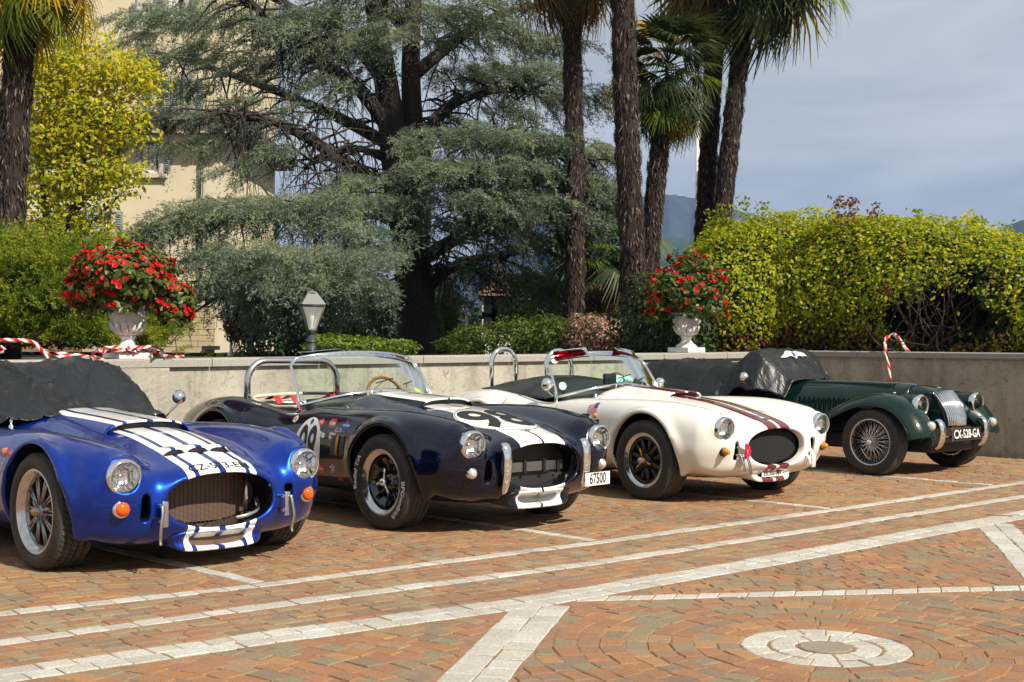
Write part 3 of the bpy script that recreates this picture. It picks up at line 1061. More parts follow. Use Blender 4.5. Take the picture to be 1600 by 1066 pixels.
def common(car, ME, skin, bd, pm, style, yf, zf, rt=.323, rr=.222, ws=True, sk={}):
    b = link('body', ME, car)
    b.material_slots[0].link = 'OBJECT'; b.material_slots[0].material = pm
    four_wheels(car, style, .827, yf, 2.286, zf, rt=rt, rr=rr)
    for sx in (-1, 1):
        headlight(car, sx * .585, -.622, .606)
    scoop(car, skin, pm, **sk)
    # bonnet joint and door joints
    pts = [(0, -.30), (-.15, -.295), (-.26, -.285), (-.33, -.25), (-.365, -.16), (-.385, .15), (-.395, .6), (-.395, 1.0), (-.36, 1.08), (-.25, 1.12), (0, 1.13)]
    pts = crv(pts, 5); pts = [tuple(p)[:2] for p in [(a.x, a.y) for a in [Vector((q[0], q[1], 0)) for q in pts]]]
    loopp = pts + [(-x, y) for x, y in pts[::-1]][1:-1]
    v, f = skin_line(skin, loopp, 'top', .0026, 6, True)
    obj('bonnet_joint', v, f, M['black'], car)
    for side in ('right', 'left'):
        dp = [(1.30, .73), (1.27, .60), (1.26, .42), (1.30, .32), (1.45, .295), (1.9, .295), (2.02, .33), (2.05, .45), (2.0, .60), (1.98, .76)]
        dp = [(p.x, p.y) for p in crv([(a, b_, 0) for a, b_ in dp], 5)]
        v, f = skin_line(skin, dp, side, .0035, 6)
        obj('door_joint', v, f, M['black'], car)
    if ws:
        windscreen(car)
        wiper(car, -.10, .22, -.22); wiper(car, .34, .56, .30)
    dash(car)
    steering(car)
    # floor of the cockpit and tunnel
    v, f = box(-.09, .09, 1.35, 2.2, .28, .50, .04); obj('tunnel', v, f, M['interior'], car)
    # coaming round the cockpit
    lp = [(.58 * math.copysign(abs(math.cos(t)) ** .62, math.cos(t)), 1.80 + .505 * math.copysign(abs(math.sin(t)) ** .62, math.sin(t))) for t in [2 * PI * k / 64 for k in range(64)]]
    lp = [p for p in lp if p[1] > 1.36]
    lp.sort(key=lambda p: math.atan2(p[0], -(p[1] - 1.36)))
    return b
def radiator(car, m, y=-.455, n=40):
    q = bars('radiator_fins', car, m, -.335, .335, y, .305, .59, n, .0020, clip=mouth_w)
    v, f = box(-.34, .34, y + .012, y + .03, .30, .60); rb = obj('radiator', v, f, M['radback'], car, False)
    g = G()
    for k in range(24):
        x = -.32 + .64 * k / 23; h_ = .148 * mouth_w(.447 + 0 * x) * (max(0, 1 - abs(x / .34) ** 2.3)) ** (1 / 2.3)
        g.add(box(x - .0022, x + .0022, y - .003, y + .010, .447 - h_, .447 + h_))
    tag(g.obj('radiator_tubes', M['radback'], car, False), kind='stuff')
    return q
M['radback'] = mat('radiator core', (.055, .038, .028), .7)
M['radfin'] = mat('radiator fin', (.20, .125, .09), .5, .3)
M['radblack'] = mat('oil cooler', (.03, .03, .032), .45, .3)
M['meshgrey'] = mat('fine black mesh', (.020, .020, .021), .9, 0, **{'Specular IOR Level': .1})
M['ivory'] = mat('ivory paint', (.74, .72, .67), .28, 0, **{'Coat Weight': 1.0})
M['maroon'] = mat('maroon paint', (.30, .010, .03), .3)

# ---- blue
car = thing('sports_car', 'blue open sports car with white stripes, half under a black cover, at the left', 'car', (-2.088, 8.298, -.060), R(43.48), 'sports cars parked along the wall')
common(car, ME_B, SKB, BDB, PAINT['blue'], 'mesh', -.035, .383, .323, .235, False, dict(y0=.16, hw0=.285))
for sx in (-1, 1):
    indicator(car, sx * .600, front_y(SKB, .60, .435), .435, M['orange'], .040, dome=.034)
    # quick-jack brackets
    g = G()
    g.add(box(sx * .395 - .018, sx * .395 + .018, -.735, -.728, .33, .47, .003))
    for zz in (.36, .44): g.add(tube([(sx * .395, -.60, zz), (sx * .395, -.73, zz)], .011, 8))
    bl = crv([(sx * .415, -.738, .45), (sx * .42, -.75, .40), (sx * .43, -.75, .33), (sx * .425, -.735, .265), (sx * .425, -.74, .235)], 5)
    g.add(sweep_flat(bl, (1, 0, 0), .018, .006))
    g.obj('bumper_bracket', M['steel'], car)
radiator(car, M['radfin'])
v, f = tube(crv([(-.30, -.58, .335), (-.26, -.60, .33), (-.22, -.58, .325)], 4), .016, 10); obj('oil_pipe', v, f, M['steel'], car)
v, f = tube(crv([(.10, -.64, .335), (.16, -.66, .345), (.25, -.64, .37), (.29, -.56, .42)], 5), .013, 10); obj('oil_pipe', v, f, M['steel'], car)
v, f = tube([(.235, -.54, .32), (.235, -.54, .57)], .014, 10); obj('radiator_stay', v, f, M['steel'], car)
chin(car, PAINT['blue'], .305, .27, .165, .288, y0=-.665, back=M['radback'], ohw=.190, oz0=.188, oz1=.268)
bars('lower_radiator_fins', car, M['radfin'], -.18, .18, -.605, .185, .27, 14, .002)
# nose vents
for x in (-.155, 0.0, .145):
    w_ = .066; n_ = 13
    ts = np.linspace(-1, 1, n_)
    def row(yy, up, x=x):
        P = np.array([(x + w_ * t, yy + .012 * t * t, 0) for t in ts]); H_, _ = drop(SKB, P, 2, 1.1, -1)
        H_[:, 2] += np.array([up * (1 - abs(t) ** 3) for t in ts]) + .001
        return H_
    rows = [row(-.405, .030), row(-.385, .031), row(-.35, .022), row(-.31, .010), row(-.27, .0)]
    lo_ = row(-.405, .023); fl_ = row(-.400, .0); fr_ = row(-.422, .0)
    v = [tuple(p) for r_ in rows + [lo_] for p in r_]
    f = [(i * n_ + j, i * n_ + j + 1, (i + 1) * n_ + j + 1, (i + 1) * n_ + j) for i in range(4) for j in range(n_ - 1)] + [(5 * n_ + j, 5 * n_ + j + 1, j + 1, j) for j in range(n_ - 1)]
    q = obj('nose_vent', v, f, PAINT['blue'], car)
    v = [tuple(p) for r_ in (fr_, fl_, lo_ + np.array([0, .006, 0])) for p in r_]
    obj('vent_opening', v, [(i * n_ + j, i * n_ + j + 1, (i + 1) * n_ + j + 1, (i + 1) * n_ + j) for i in range(2) for j in range(n_ - 1)], M['black'], q, False)  # black sheet stands in for the shade inside the vent
v, f = lay(SKB, flat_text('CZ-573-EM', .078, .012, 1.05, .02), 'top', (.0, -.63), 0, .002)
obj('plate_lettering', v, f, M['blackprint'], car, False)
ring = lathe([(.0001, .006), (.016, .006), (.02, .002), (.02, -.004)], 20); zt = top_z(SKB, 0, -.30)
obj('badge', ring[0], ring[1], M['steel'], car, loc=(0, -.30, zt))
for sx in (-1, 1):
    P = top_z(SKB, sx * .52, .98)
    obj('bonnet_catch', *lathe([(.022, -.01), (.020, .012), (.008, .02), (.013, .04), (.010, .055), (.0001, .058)], 16), M['chrome'], car, loc=(sx * .50, 1.0, P))
mirror(car, .77, 1.16, .945, .050, (.66, 1.20, .78))
# side louvre, repeater and side pipes
for k in range(5):
    v, f = sweep_flat([(-.772, .42 + k * .035, .50), (-.786, .41 + k * .035, .62)], (0, 1, 0), .020, .012); obj('louvre_blade', v, f, M['gunmetal'], car)
ind = ring_obj('side_repeater', [(.0001, .03), (.018, .026), (.024, .0), (.024, -.02)], M['orange'], car, (-.785, .40, .69), 'x', 18)
for k in range(4):
    v, f = tube(crv([(-.70, .48 + .06 * k, .36), (-.80, .56 + .07 * k, .34), (-.84, .75 + .06 * k, .29), (-.85, 1.1, .25)], 6), .026, 10); obj('exhaust_pipe', v, f, M['chrome'], car)
v, f = tube([(-.85, 1.05, .25), (-.85, 2.2, .25)], .055, 14); obj('side_silencer', v, f, M['chrome'], car)
BLUE = car

# ---- black
car = thing('sports_car', 'midnight blue open race car with the number 98 in white roundels', 'car', (-.228, 9.92, 0), R(41.49), 'sports cars parked along the wall')
common(car, ME_A, SKA, BDA, PAINT['black'], 'pin', .08, .323, sk=dict(y0=.35, hw0=.245, hgt=.048))
for sx in (-1, 1):
    indicator(car, sx * .600, front_y(SKA, .60, .425) - .012, .425, M['clearlens'] if 'clearlens' in M else M['reflector'], .030, 'side_light', .024)
    # upright chrome overriders
    pts = crv([(sx * .365, -.67, .600), (sx * .365, -.70, .60), (sx * .365, -.722, .54), (sx * .365, -.722, .42), (sx * .365, -.70, .32), (sx * .365, -.68, .275)], 7)
    ln = len(pts)
    ww = [(.022 + .050 * math.sin(PI * min(1, .15 + .85 * k / (ln - 1))) ** .8) * (1 if 0 < k < ln - 1 else .3) for k in range(ln)]
    v, f = ell_tube(pts, (1, 0, 0), ww, [max(.008, q_ * .55) for q_ in ww])
    obj('overrider', v, f, M['chrome'], car)
v, f = box(-.34, .34, -.51, -.49, .30, .60); obj('radiator', v, f, M['radblack'], car, False)
bars('oil_cooler', car, M['gunmetal'], -.30, .30, -.545, .40, .465, 8, .0032)
for x in (-.24, -.06, .12, .25):
    v, f = box(x - .012, x + .012, -.56, -.55, .39, .475); obj('cooler_strap', v, f, M['black'], car, False)
bars('radiator_fins', car, M['radblack'], -.335, .335, -.515, .47, .59, 16, .002, clip=mouth_w)
q = chin(car, PAINT['black'], .305, .27, .160, .288, y0=-.665, ohw=.185, oz0=.192, oz1=.262)
g = G()
for k in range(26):
    for s_ in (-1, 1):
        x = -.17 + .34 * k / 25
        g.add(tube([(x - s_ * .035, -.615, .19), (x + s_ * .035, -.622, .265)], .0016, 4))
tag(g.obj('intake_mesh', M['gunmetal'], q, False), kind='stuff')
PAINTED = mat('white nose paint', (.76, .75, .72), .3, 0, **{'Coat Weight': 1.0})
# numbers
v, f = lay(SKA, flat_text('98', .58, .030, .86, .03), 'top', (.0, -.20), 0, .002); obj('race_number', v, f, M['blackprint'], car, False)
q_v, q_f = lay(SKA, flat_poly(ellipse(.185, .225)), 'right', (1.03, .495), 0, .0015); rd = obj('roundel', q_v, q_f, M['offwhite'], car, False)
v, f = lay(SKA, flat_text('98', .44, .022, .56, .03), 'right', (1.03, .485), 0, .003); obj('race_number', v, f, M['blackprint'], rd, False)
v, f = lay(SKA, flat_poly(ellipse(.02, .02, 16) ), 'right', (1.03, .69), 0, .003); obj('roundel_mark', v, f, M['blueprint'], rd, False)
def sticker(shape, at, m, txt=None, tm=None, size=.04, rot=0.0, sx=.8):
    v, f = lay(SKA, flat_poly(shape, .02), 'right', at, rot, .0015); q = obj('sticker', v, f, m, car, False)
    if txt:
        v, f = lay(SKA, flat_text(txt, size, .02, sx, .02), 'right', at, rot, .003); obj('sticker_print', v, f, tm, q, False)
    return q
sticker(ellipse(.035, .024, 24), (1.30, .695), M['offwhite'], 'BELL', M['redprint'], .030)
sticker(ellipse(.045, .026, 24), (.90, .690), M['redprint'], 'S.M.R.', M['offwhite'], .028)
sticker(rect(.085, .062), (.735, .690), M['redprint'], 'Holley', M['offwhite'], .042)
sticker([(-.065, 0), (0, -.042), (.065, 0), (0, .042)], (.53, .685), M['blueprint'], 'GOODYEAR', M['offwhite'], .022, 0, .85)
sticker(rect(.09, .026), (.625, .650), M['steel'], 'TREMEC', M['blackprint'], .024)
sticker(rect(.09, .045), (.695, .605), M['steel'], 'RACING', M['redprint'], .022)
sticker(rect(.035, .09), (.85, .605), M['offwhite'], 'FIA', M['greenprint'], .03, R(80))
sticker(ellipse(.060, .030, 24), (.85, .36), M['redprint'], 'Shelby', M['offwhite'], .03)
for k in range(4):
    for l in range(3):
        if (k + l) % 2 == 0:
            v, f = lay(SKA, flat_poly(rect(.016, .016, k * .017 - .03, l * .017)), 'right', (.67, .36), R(20), .0015); obj('sticker', v, f, M['offwhite'], car, False)
sticker(rect(.055, .025), (.62, .30), M['redprint'])
v, f = lay(SKA, flat_poly(rect(.19, .14), .03), 'right', (.60, .54), 0, .004); q = obj('side_vent', v, f, M['dark_metal'], car, False)
v, f = lay(SKA, flat_poly(rect(.03, .13), .03), 'right', (.60, .54), 0, .010); obj('vent_blade', v, f, M['gold'], q, False)
for a in (-.07, 0, .07):
    for b_ in (-.07, .07):
        v, f = lay(SKA, flat_poly(ellipse(.006, .006, 8)), 'right', (.60 + a, .54 + b_), 0, .006); obj('rivet', v, f, M['chrome'], q, False)
# small chain lettering badge on the nose and the bonnet pins
v, f = lay(SKA, flat_text('GO-98' if False else 'CSX', .05, .01, 1.0, .02), 'top', (0, -.50), 0, .003); obj('badge', v, f, M['gunmetal'], car, False)
plate(car, 'number_plate', (.46, -.735, .335), (.28, .09), '67500', M['offwhite'], M['blackprint'], rot=(0, 0, R(8)), tsz=.105, sx=.72)
rollbar(car, -.57, .30, 2.25, 1.115, .72, .028, .17, M['steel'])
seat(car, -.30); seat(car, .30)
filler_cap(car, SKA, -.36, 2.60)
# cream piped cockpit edge, door cards and red belts
for sx in (-1, 1):
    lp = crv([(sx * .575, 1.50, .775), (sx * .585, 1.80, .765), (sx * .575, 2.05, .785), (sx * .50, 2.26, .82), (sx * .25, 2.32, .835), (0, 2.325, .84)], 6)
    v, f = tube(lp, .014, 8); obj('cockpit_piping', v, f, M['cream_trim'] if sx < 0 else M['interior'], car)
    v, f = sweep_flat(crv([(sx * .28 - .07, 2.30, .80), (sx * .28 - .07, 2.16, .825), (sx * .28 - .07, 2.06, .69), (sx * .28 - .06, 1.98, .55)], 5), (1, 0, 0), .055, .006); obj('seat_belt', v, f, M['red_belt'], car)
    v, f = sweep_flat(crv([(sx * .28 + .09, 2.30, .80), (sx * .28 + .09, 2.16, .825), (sx * .28 + .09, 2.06, .69), (sx * .28 + .08, 1.98, .55)], 5), (1, 0, 0), .055, .006); obj('seat_belt', v, f, M['red_belt'], car)
# stickers and card on the windscreen
def on_glass(a, b, rx, ry, m, name='windscreen_sticker', off=.010):
    c0 = Vector(ws_pt(a, b)); u = (Vector(ws_pt(a + .02, b)) - c0).normalized(); t = (Vector(ws_pt(a, b + .05)) - c0).normalized(); n_ = u.cross(t).normalized()
    v = [tuple(c0 - n_ * (-off) + u * x + t * y) for x, y in ellipse(rx, ry, 20)]
    return obj(name, v, [tuple(range(20))], m, car, False)
on_glass(.885, .80, .030, .045, M['redprint'], off=-.008); on_glass(.88, .55, .028, .042, M['greenprint'], off=-.008)
v, f = sweep_flat([ws_pt(.62, .02), ws_pt(.86, .02)], (0, .3, 1), .12, .01)
v, f = thick_sheet(lambda i, j: tuple(Vector(ws_pt(.70 + .22 * i, .02 + (.30 - .1 * i) * j)) + Vector((0, .06, 0))), 3, 3, .004); obj('yellow_cloth', v, f, M['yellow'], car)
v, f = lathe([(.0001, 0), (.012, 0)], 8)
for a0, a1 in ((-.80, -.25),):
    v, f = thick_sheet(lambda i, j: tuple(Vector(ws_pt(a0 + (a1 - a0) * i, 1.0)) + Vector((0, .0 + .10 * j, .012 + .022 * j))), 6, 3, .006); obj('sun_visor', v, f, M['smoke'] if 'smoke' in M else M['glass'], car)
BLACK = car

# ---- white
car = thing('sports_car', 'ivory white open sports car with twin maroon stripes and a chrome roll hoop', 'car', (1.758, 11.786, 0), R(38.34), 'sports cars parked along the wall')
common(car, ME_A, SKA, BDA, PAINT['white'], 'slot', .065, .323, .330, .222, sk=dict(y0=.37, hw0=.205, hw1=.17, hgt=.038))
for sx in (-1, 1):
    q = ring_obj('indicator', [(.036, -.04), (.040, .0), (.034, .008), (.028, .008)], M['dark_metal'], car, (sx * .600, front_y(SKA, .60, .43) - .004, .430), n=20)
    ring_obj('lens', [(.029, .004), (.027, .022), (.018, .046), (.010, .052), (.0001, .054)], M['amber'], q, (0, 0, 0), n=20)
    # forked quick-jacks
    g = G()
    if sx > 0:
        g.add(sweep_flat(crv([(.41, -.63, .43), (.415, -.68, .38), (.42, -.69, .32), (.42, -.685, .26)], 5), (1, 0, 0), .042, .012))
        g.add(sweep_flat(crv([(.35, -.66, .37), (.36, -.69, .34), (.37, -.695, .29)], 5), (1, 0, 0), .028, .012))
        g.obj('jack_bracket', M['ivory'], car)
    else:
        for zz in (.40, .46): g.add(tube([(-.445, -.55, zz), (-.445, -.67, zz)], .009, 8))
        g.add(sweep_flat(crv([(-.40, -.69, .40), (-.385, -.71, .32), (-.36, -.70, .25)], 5), (1, 0, 0), .020, .008))
        g.add(sweep_flat(crv([(-.44, -.67, .40), (-.435, -.69, .33), (-.42, -.69, .27)], 5), (1, 0, 0), .022, .006))
        g.obj('jack_bracket', M['steel'], car)
        pts = [(-.425 + .055 * math.cos(t), -.695, .43 + .062 * math.sin(t)) for t in [-PI / 2 + PI * k / 14 for k in range(15)]] + [(-.427, -.695, .49)]
        n_ = len(pts)
        hole = [(-.407 + .018 * math.cos(t), -.695, .43 + .022 * math.sin(t)) for t in [-PI / 2 + PI * k / 14 for k in range(15)]] + [(-.409, -.695, .452)]
        v = pts + hole + [(x, y - .012, z) for x, y, z in pts + hole]
        f = []
        for k in range(n_):
            l = (k + 1) % n_
            f += [(k, n_ + k, n_ + l, l), (2 * n_ + k, 2 * n_ + l, 3 * n_ + l, 3 * n_ + k), (k, l, 2 * n_ + l, 2 * n_ + k), (n_ + l, n_ + k, 3 * n_ + k, 3 * n_ + l)]
        obj('tow_loop', v, f, M['redtow'] if 'redtow' in M else M['redprint'], car, False)
v, f = grid_surface(lambda i, j: ((-1 + 2 * j) * .335 * mouth_w(.306 + .282 * i), -.60 + .03 * (-1 + 2 * j) ** 2, .306 + .282 * i), 24, 15); obj('mouth_mesh', v, f, M['meshgrey'], car)
q = chin(car, PAINT['white'], .245, .215, .160, .302, y0=-.635, ohw=.170, oz0=.190, oz1=.275, back=M['black'])
plate(car, 'number_plate', (-.005, -.612, .230), (.25, .058), 'EB-500-MR', M['offwhite'], M['blackprint'], rot=(R(6), 0, 0), tsz=.060, sx=.80)
for x in (-.075, .075):
    v, f = lay(SKA, flat_poly(rect(.115, .02), .03), 'front', (x, .308), 0, .004)
# nose emblem
v, f = lay(SKA, flat_text('CSX', .05, .01, 1.2, .02), 'top', (0, -.46), 0, .003); obj('badge', v, f, M['gunmetal'], car, False)
v, f = lay(SKA, flat_poly(ellipse(.03, .022, 20)), 'top', (0, -.54), 0, .003); obj('badge', v, f, M['gunmetal'], car, False)
mirror(car, -.70, 1.44, .905, .062, (-.64, 1.42, .80)); mirror(car, .70, 1.42, .90, .055, (.64, 1.40, .80))
rollbar(car, -.47, -.17, 2.56, 1.215, .76, .024, .145, M['chrome'])
rollbar(car, .19, .52, 2.52, 1.20, .76, .025, .16, M['chrome'])
filler_cap(car, SKA, -.40, 2.86)
# american flag and side marks
fl = lambda sh, m, o=.0015, nm='flag_sticker', pr=None: obj(nm, *lay(SKA, flat_poly(sh, .02), 'right', (.76, .715), R(12), o), m, pr or car, False)
fq = fl(rect(.13, .085), M['offwhite'])
for k in range(5): fl(rect(.13, .0075, 0, -.034 + k * .017), M['redprint'], .003, 'flag_stripe', fq)
fl(rect(.05, .045, .038, .020), M['blueprint'], .004, 'flag_canton', fq)
v, f = lay(SKA, flat_poly(rect(.11, .026)), 'right', (.83, .655), 0, .002); obj('sticker', v, f, M['blackprint'], car, False)
v, f = lay(SKA, flat_poly(rect(.16, .08)), 'right', (.70, .585), R(4), .002); obj('sticker', v, f, M['blackprint'], car, False)
ring_obj('side_repeater', [(.0001, .024), (.016, .02), (.022, .0), (.022, -.02)], M['orange'], car, (-.782, .69, .660), 'x', 18)
v, f = lay(SKA, flat_text('ABC', .06, .01, .9, .03), 'right', (.62, .31), 0, .002); obj('sticker_print', v, f, M['blackprint'], car, False)
for sx in (-1, 1):
    P = top_z(SKA, sx * .50, 1.0)
    obj('bonnet_catch', *lathe([(.026, -.01), (.024, .01), (.008, .016), (.016, .034), (.0001, .04)], 16), M['chrome'], car, loc=(sx * .50, 1.0, P))
# papers behind the windscreen
v, f = thick_sheet(lambda i, j: tuple(Vector(ws_pt(.66 + .14 * i, .06 + .46 * j)) + Vector((0, .04, .0))), 3, 3, .003); obj('paper_card', v, f, M['offwhite'], car, False)
g = G()
for k in range(5):
    a = random.uniform(-.3, .3)
    g.add(sweep_flat(crv([(-.02 + .05 * k, 1.30 + random.uniform(-.02, .02), .915), (.03 + .04 * k, 1.32, .955 + random.uniform(0, .03)), (.10 + .04 * k, 1.33, .93)], 4), (0, .5, 1), .045, .004))
g.obj('crumpled_paper', M['paper'] if 'paper' in M else M['offwhite'], car)
v, f = box(-.14, .0, 1.27, 1.31, .90, 1.0, .012); obj('dash_box', v, f, M['interior'], car)
on_glass(-.90, .25, .035, .04, M['offwhite'], 'windscreen_label', -.008); on_glass(-.88, .90, .03, .03, M['offwhite'], 'windscreen_label', -.008)
for a0, a1 in ((-.86, -.30), (.22, .80)):
    v, f = thick_sheet(lambda i, j: tuple(Vector(ws_pt(a0 + (a1 - a0) * i, .93)) + Vector((0, -.01 + .05 * j, -.02 + .085 * j))), 6, 3, .006); obj('sun_visor', v, f, M['redvisor'], car)
WHITE = car
# ------------------------------------------------------------------ the green roadster with separate wings
def green_paint():
    m = mat('dark green paint', (.002, .013, .010), .3, 0, **{'Coat Weight': 1.0, 'Coat Roughness': .03, 'Specular IOR Level': .1, 'Coat IOR': 1.42})
    d = noise(m, 5, 5)
    LK(m, ramp(m, d, [(.3, (.0020, .0125, .0098)), (.8, (.0032, .0175, .0135))]), bsdf(m).inputs['Base Color'])
    return m
M['green'] = green_paint()
car = thing('roadster', 'dark green vintage roadster with wire wheels and an upright slatted grille', 'car', (4.118, 14.137, 0), R(43.2), 'sports cars parked along the wall')
ROAD = car
hood_hw = spl([-.44, -.30, 0, .5, 1.0, 1.4, 1.7], [.185, .205, .245, .32, .395, .45, .48])
hood_top = spl([-.44, -.36, -.25, -.10, .1, .5, 1.4, 1.7], [.76, .805, .838, .862, .878, .885, .888, .89])
def hood_pt(t, y):
    """t 0..1 from low right over the top to low left"""
    a = PI * (1 - t)
    e = 2.7
    c, s = math.cos(a), math.sin(a)
    q = (abs(c) ** e + abs(s) ** e) ** (-1 / e)
    zt = float(hood_top(y)); zb = .36
    return (float(hood_hw(y)) * c * q * 1.0, y + (0 if y > -.2 else 0), zb + (zt - zb) * max(s * q, 0))
# bonnet (rear of the cowl seam) and cowl (nose)
for nm, ya, yb in (('bonnet', -.022, 1.38), ('scuttle', 1.388, 1.62)):
    def fn(i, j, ya=ya, yb=yb):
        y = ya + (yb - ya) * i
        x, yy, z = hood_pt(j, y)
        if nm == 'nose_cowl':       # nose leans back towards the top
            yy = y - .17 * (1 - i) ** 1.0 * max(0, (.80 - z)) * 1.1 + .02 * (1 - i)
        return (x, yy, z)
    v, f = thick_sheet(fn, 24 if nm != 'nose_cowl' else 14, 41, -.006)
    obj(nm, v, f, M['green'], car)
# bonnet hinge, louvre strips on top and louvres on the side
v, f = tube([(0, y, float(hood_top(y)) + .003) for y in np.linspace(-.02, 1.36, 14)], .006, 6); obj('bonnet_hinge', v, f, M['chrome'], car)
for sx in (-1, 1):
    for k in range(26):
        y = .16 + .038 * k
        x0, x1 = sx * .07, sx * .17
        z0 = float(hood_top(y))
        v = [(x0, y, z0 - .002), (x1, y, z0 - .006), (x1, y + .026, z0 - .006), (x0, y + .026, z0 - .002), (x0 + sx * .008, y + .004, z0 + .008), (x1 - sx * .008, y + .004, z0 + .003)]
        obj('bonnet_louvre', v, [(0, 1, 5, 4), (4, 5, 2, 3), (0, 4, 3), (1, 2, 5)], M['green'], car, False)
for k in range(12):
    y = .50 + .055 * k
    hw = float(hood_hw(y))
    for sx in (-1, 1):
        v = [(sx * (hw - .004), y, .56), (sx * (hw - .012), y, .73), (sx * (hw - .012), y + .030, .73), (sx * (hw - .004), y + .030, .56), (sx * (hw + .007), y + .004, .565), (sx * (hw - .001), y + .004, .725)]
        obj('side_louvre', v, [(0, 1, 5, 4), (4, 5, 2, 3), (0, 4, 3), (1, 2, 5)], M['green'], car, False)
# grille: curved slats in a leaning shield
def gr_pt(u, t):
    """u -1..1 across, t 0 top..1 bottom"""
    y = -.36 - .15 * t - .05 * math.sin(PI * t) + .045 * u * u
    z = .835 - .385 * t - .028 * abs(u) ** 2.2 * (1 - t)
    return Vector(((.205 - .030 * t) * u, y, z))
for k in range(17):
    u = -.94 + 1.88 * k / 16
    v, f = sweep_flat([gr_pt(u, t) + Vector((0, -.006, 0)) for t in np.linspace(.015, .99, 11)], (1, 0, 0), .0095, .020)
    obj('grille_slat', v, f, M['chrome'], car)
v, f = grid_surface(lambda i, j: tuple(gr_pt(-1 + 2 * i, j) + Vector((0, .025, 0))), 11, 9); obj('grille_back', v, f, M['black'], car)
def outline(j):
    """left bottom, over the top, right bottom"""
    if j < .38: return gr_pt(-1, 1 - j / .38)
    if j > .62: return gr_pt(1, (j - .62) / .38)
    return gr_pt(-1 + 2 * (j - .38) / .24, 0)
def hood_at(j, y):
    if j < .30: jj = j / .30 * .22
    elif j > .70: jj = 1 - (1 - j) / .30 * .22
    else: jj = .22 + (j - .30) / .40 * .56
    return Vector(hood_pt(jj, y))
def nose(i, j):
    a = outline(j); b = hood_at(j, -.03)
    e = 1 - (1 - i) ** 1.7
    p = Vector((a.x + (b.x - a.x) * e, a.y + (b.y - a.y) * i, a.z + (b.z - a.z) * (1 - (1 - i) ** 1.9)))
    return tuple(p)
v, f = thick_sheet(nose, 18, 61, -.005); obj('nose_cowl', v, f, M['green'], car)
lp = [tuple(outline(k / 60) + Vector((0, -.004, 0))) for k in range(61)]
v, f = tube(lp, .010, 8); obj('grille_frame', v, f, M['green'], car)
# wings
side = crv([(-.56, .395, 0), (-.535, .48, 0), (-.46, .60, 0), (-.34, .715, 0), (-.17, .785, 0), (.02, .80, 0), (.20, .77, 0), (.40, .69, 0), (.62, .575, 0), (.85, .46, 0), (1.05, .37, 0), (1.25, .315, 0), (1.5, .30, 0)], 4)
ns = len(side)
def wing(sx):
    def fn(i, j):
        k = i * (ns - 1); a = int(min(k, ns - 2)); p = side[a].lerp(side[a + 1], k - a)
        t = (side[min(a + 1, ns - 1)] - side[max(a - 1, 0)]).normalized()
        nrm = Vector((-t.y, t.x, 0)); nrm = nrm if nrm.y > 0 or nrm.x < 0 else -nrm
        back = max(0, min(1, (p.x - .5) / .8))
        xin = .30 + .06 * max(0, min(1, (p.x + .3) / 1.2)) + .14 * max(0, min(1, (-p.x - .28) / .25))
        xo = .85
        u = xin + (xo - xin) * j
        uc = .60
        w_ = (u - uc) / (xo - uc) if u > uc else (u - uc) / (uc - xin)
        fall = (.115 * (1 - .75 * back)) * abs(w_) ** (3.0 if u > uc else 2.0) * (1.0 if u > uc else .95)
        return (sx * u, p.x - nrm.x * fall * 1.0, p.y - nrm.y * fall)
    v, f = thick_sheet(fn, 60, 23, -.008 * sx)
    q = obj('front_wing', v, f, M['green'], car)
    # rolled outer edge
    ed = [fn(k / 59, 1.0) for k in range(60)]
    v, f = tube(ed, .009, 6); obj('wing_bead', v, f, M['green'], q)
    # inner valance between wing and nose
    def fv(i, j):
        y = -.40 + .9 * i
        return (sx * (.20 + .26 * j), y, .36 + .25 * j * (1 - i) + .06)
    v, f = grid_surface(fv, 6, 5); obj('inner_valance', v, f, M['green'], q)
    # nacelle with headlight
    prof = [(.108, .215), (.112, .16), (.112, .05), (.098, -.10), (.082, -.28), (.055, -.44), (.02, -.55), (.0001, -.56)]
    v, f = lathe(prof, 28); v = [(sx * .545 + x, -.165 - z, .685 + y - .03 * max(0, -z)) for x, y, z in v]
    obj('headlight_nacelle', v, f, M['green'], car)
    headlight(car, sx * .545, -.390, .685, .101, 3)
    indicator(car, sx * .60, -.545, .50, M['clearlens'], .040, 'side_light', .03)
    v, f = lathe([(.040, .0), (.036, -.06), (.015, -.12), (.0001, -.13)], 16); obj('side_light_shell', [(sx * .60 + x, -.545 - z, .50 + y) for x, y, z in v], f, M['green'], car)
wing(-1); wing(1)
# rear wings, tub and running boards
for sx in (-1, 1):
    rp = crv([(1.95, .33, 0), (2.02, .52, 0), (2.16, .66, 0), (2.38, .735, 0), (2.62, .73, 0), (2.85, .64, 0), (3.02, .50, 0), (3.08, .36, 0)], 4)
    def fn(i, j, sx=sx):
        k = i * (len(rp) - 1); a = int(min(k, len(rp) - 2)); p = rp[a].lerp(rp[a + 1], k - a)
        u = .52 + .32 * j
        fall = .09 * abs((u - .66) / .18) ** 3 if u > .66 else .02 * abs((u - .66) / .14) ** 2
        ctr = Vector((2.5, .36, 0)); d = (p - ctr).normalized()
        return (sx * u, p.x - d.x * fall, p.y - d.y * fall)
    v, f = thick_sheet(fn, 30, 14, -.008 * sx); obj('rear_wing', v, f, M['green'], car)
    v, f = box(sx * .55, sx * .80, 1.25, 2.0, .285, .305, .006); obj('running_board', v, f, M['black'], car)
g = G()
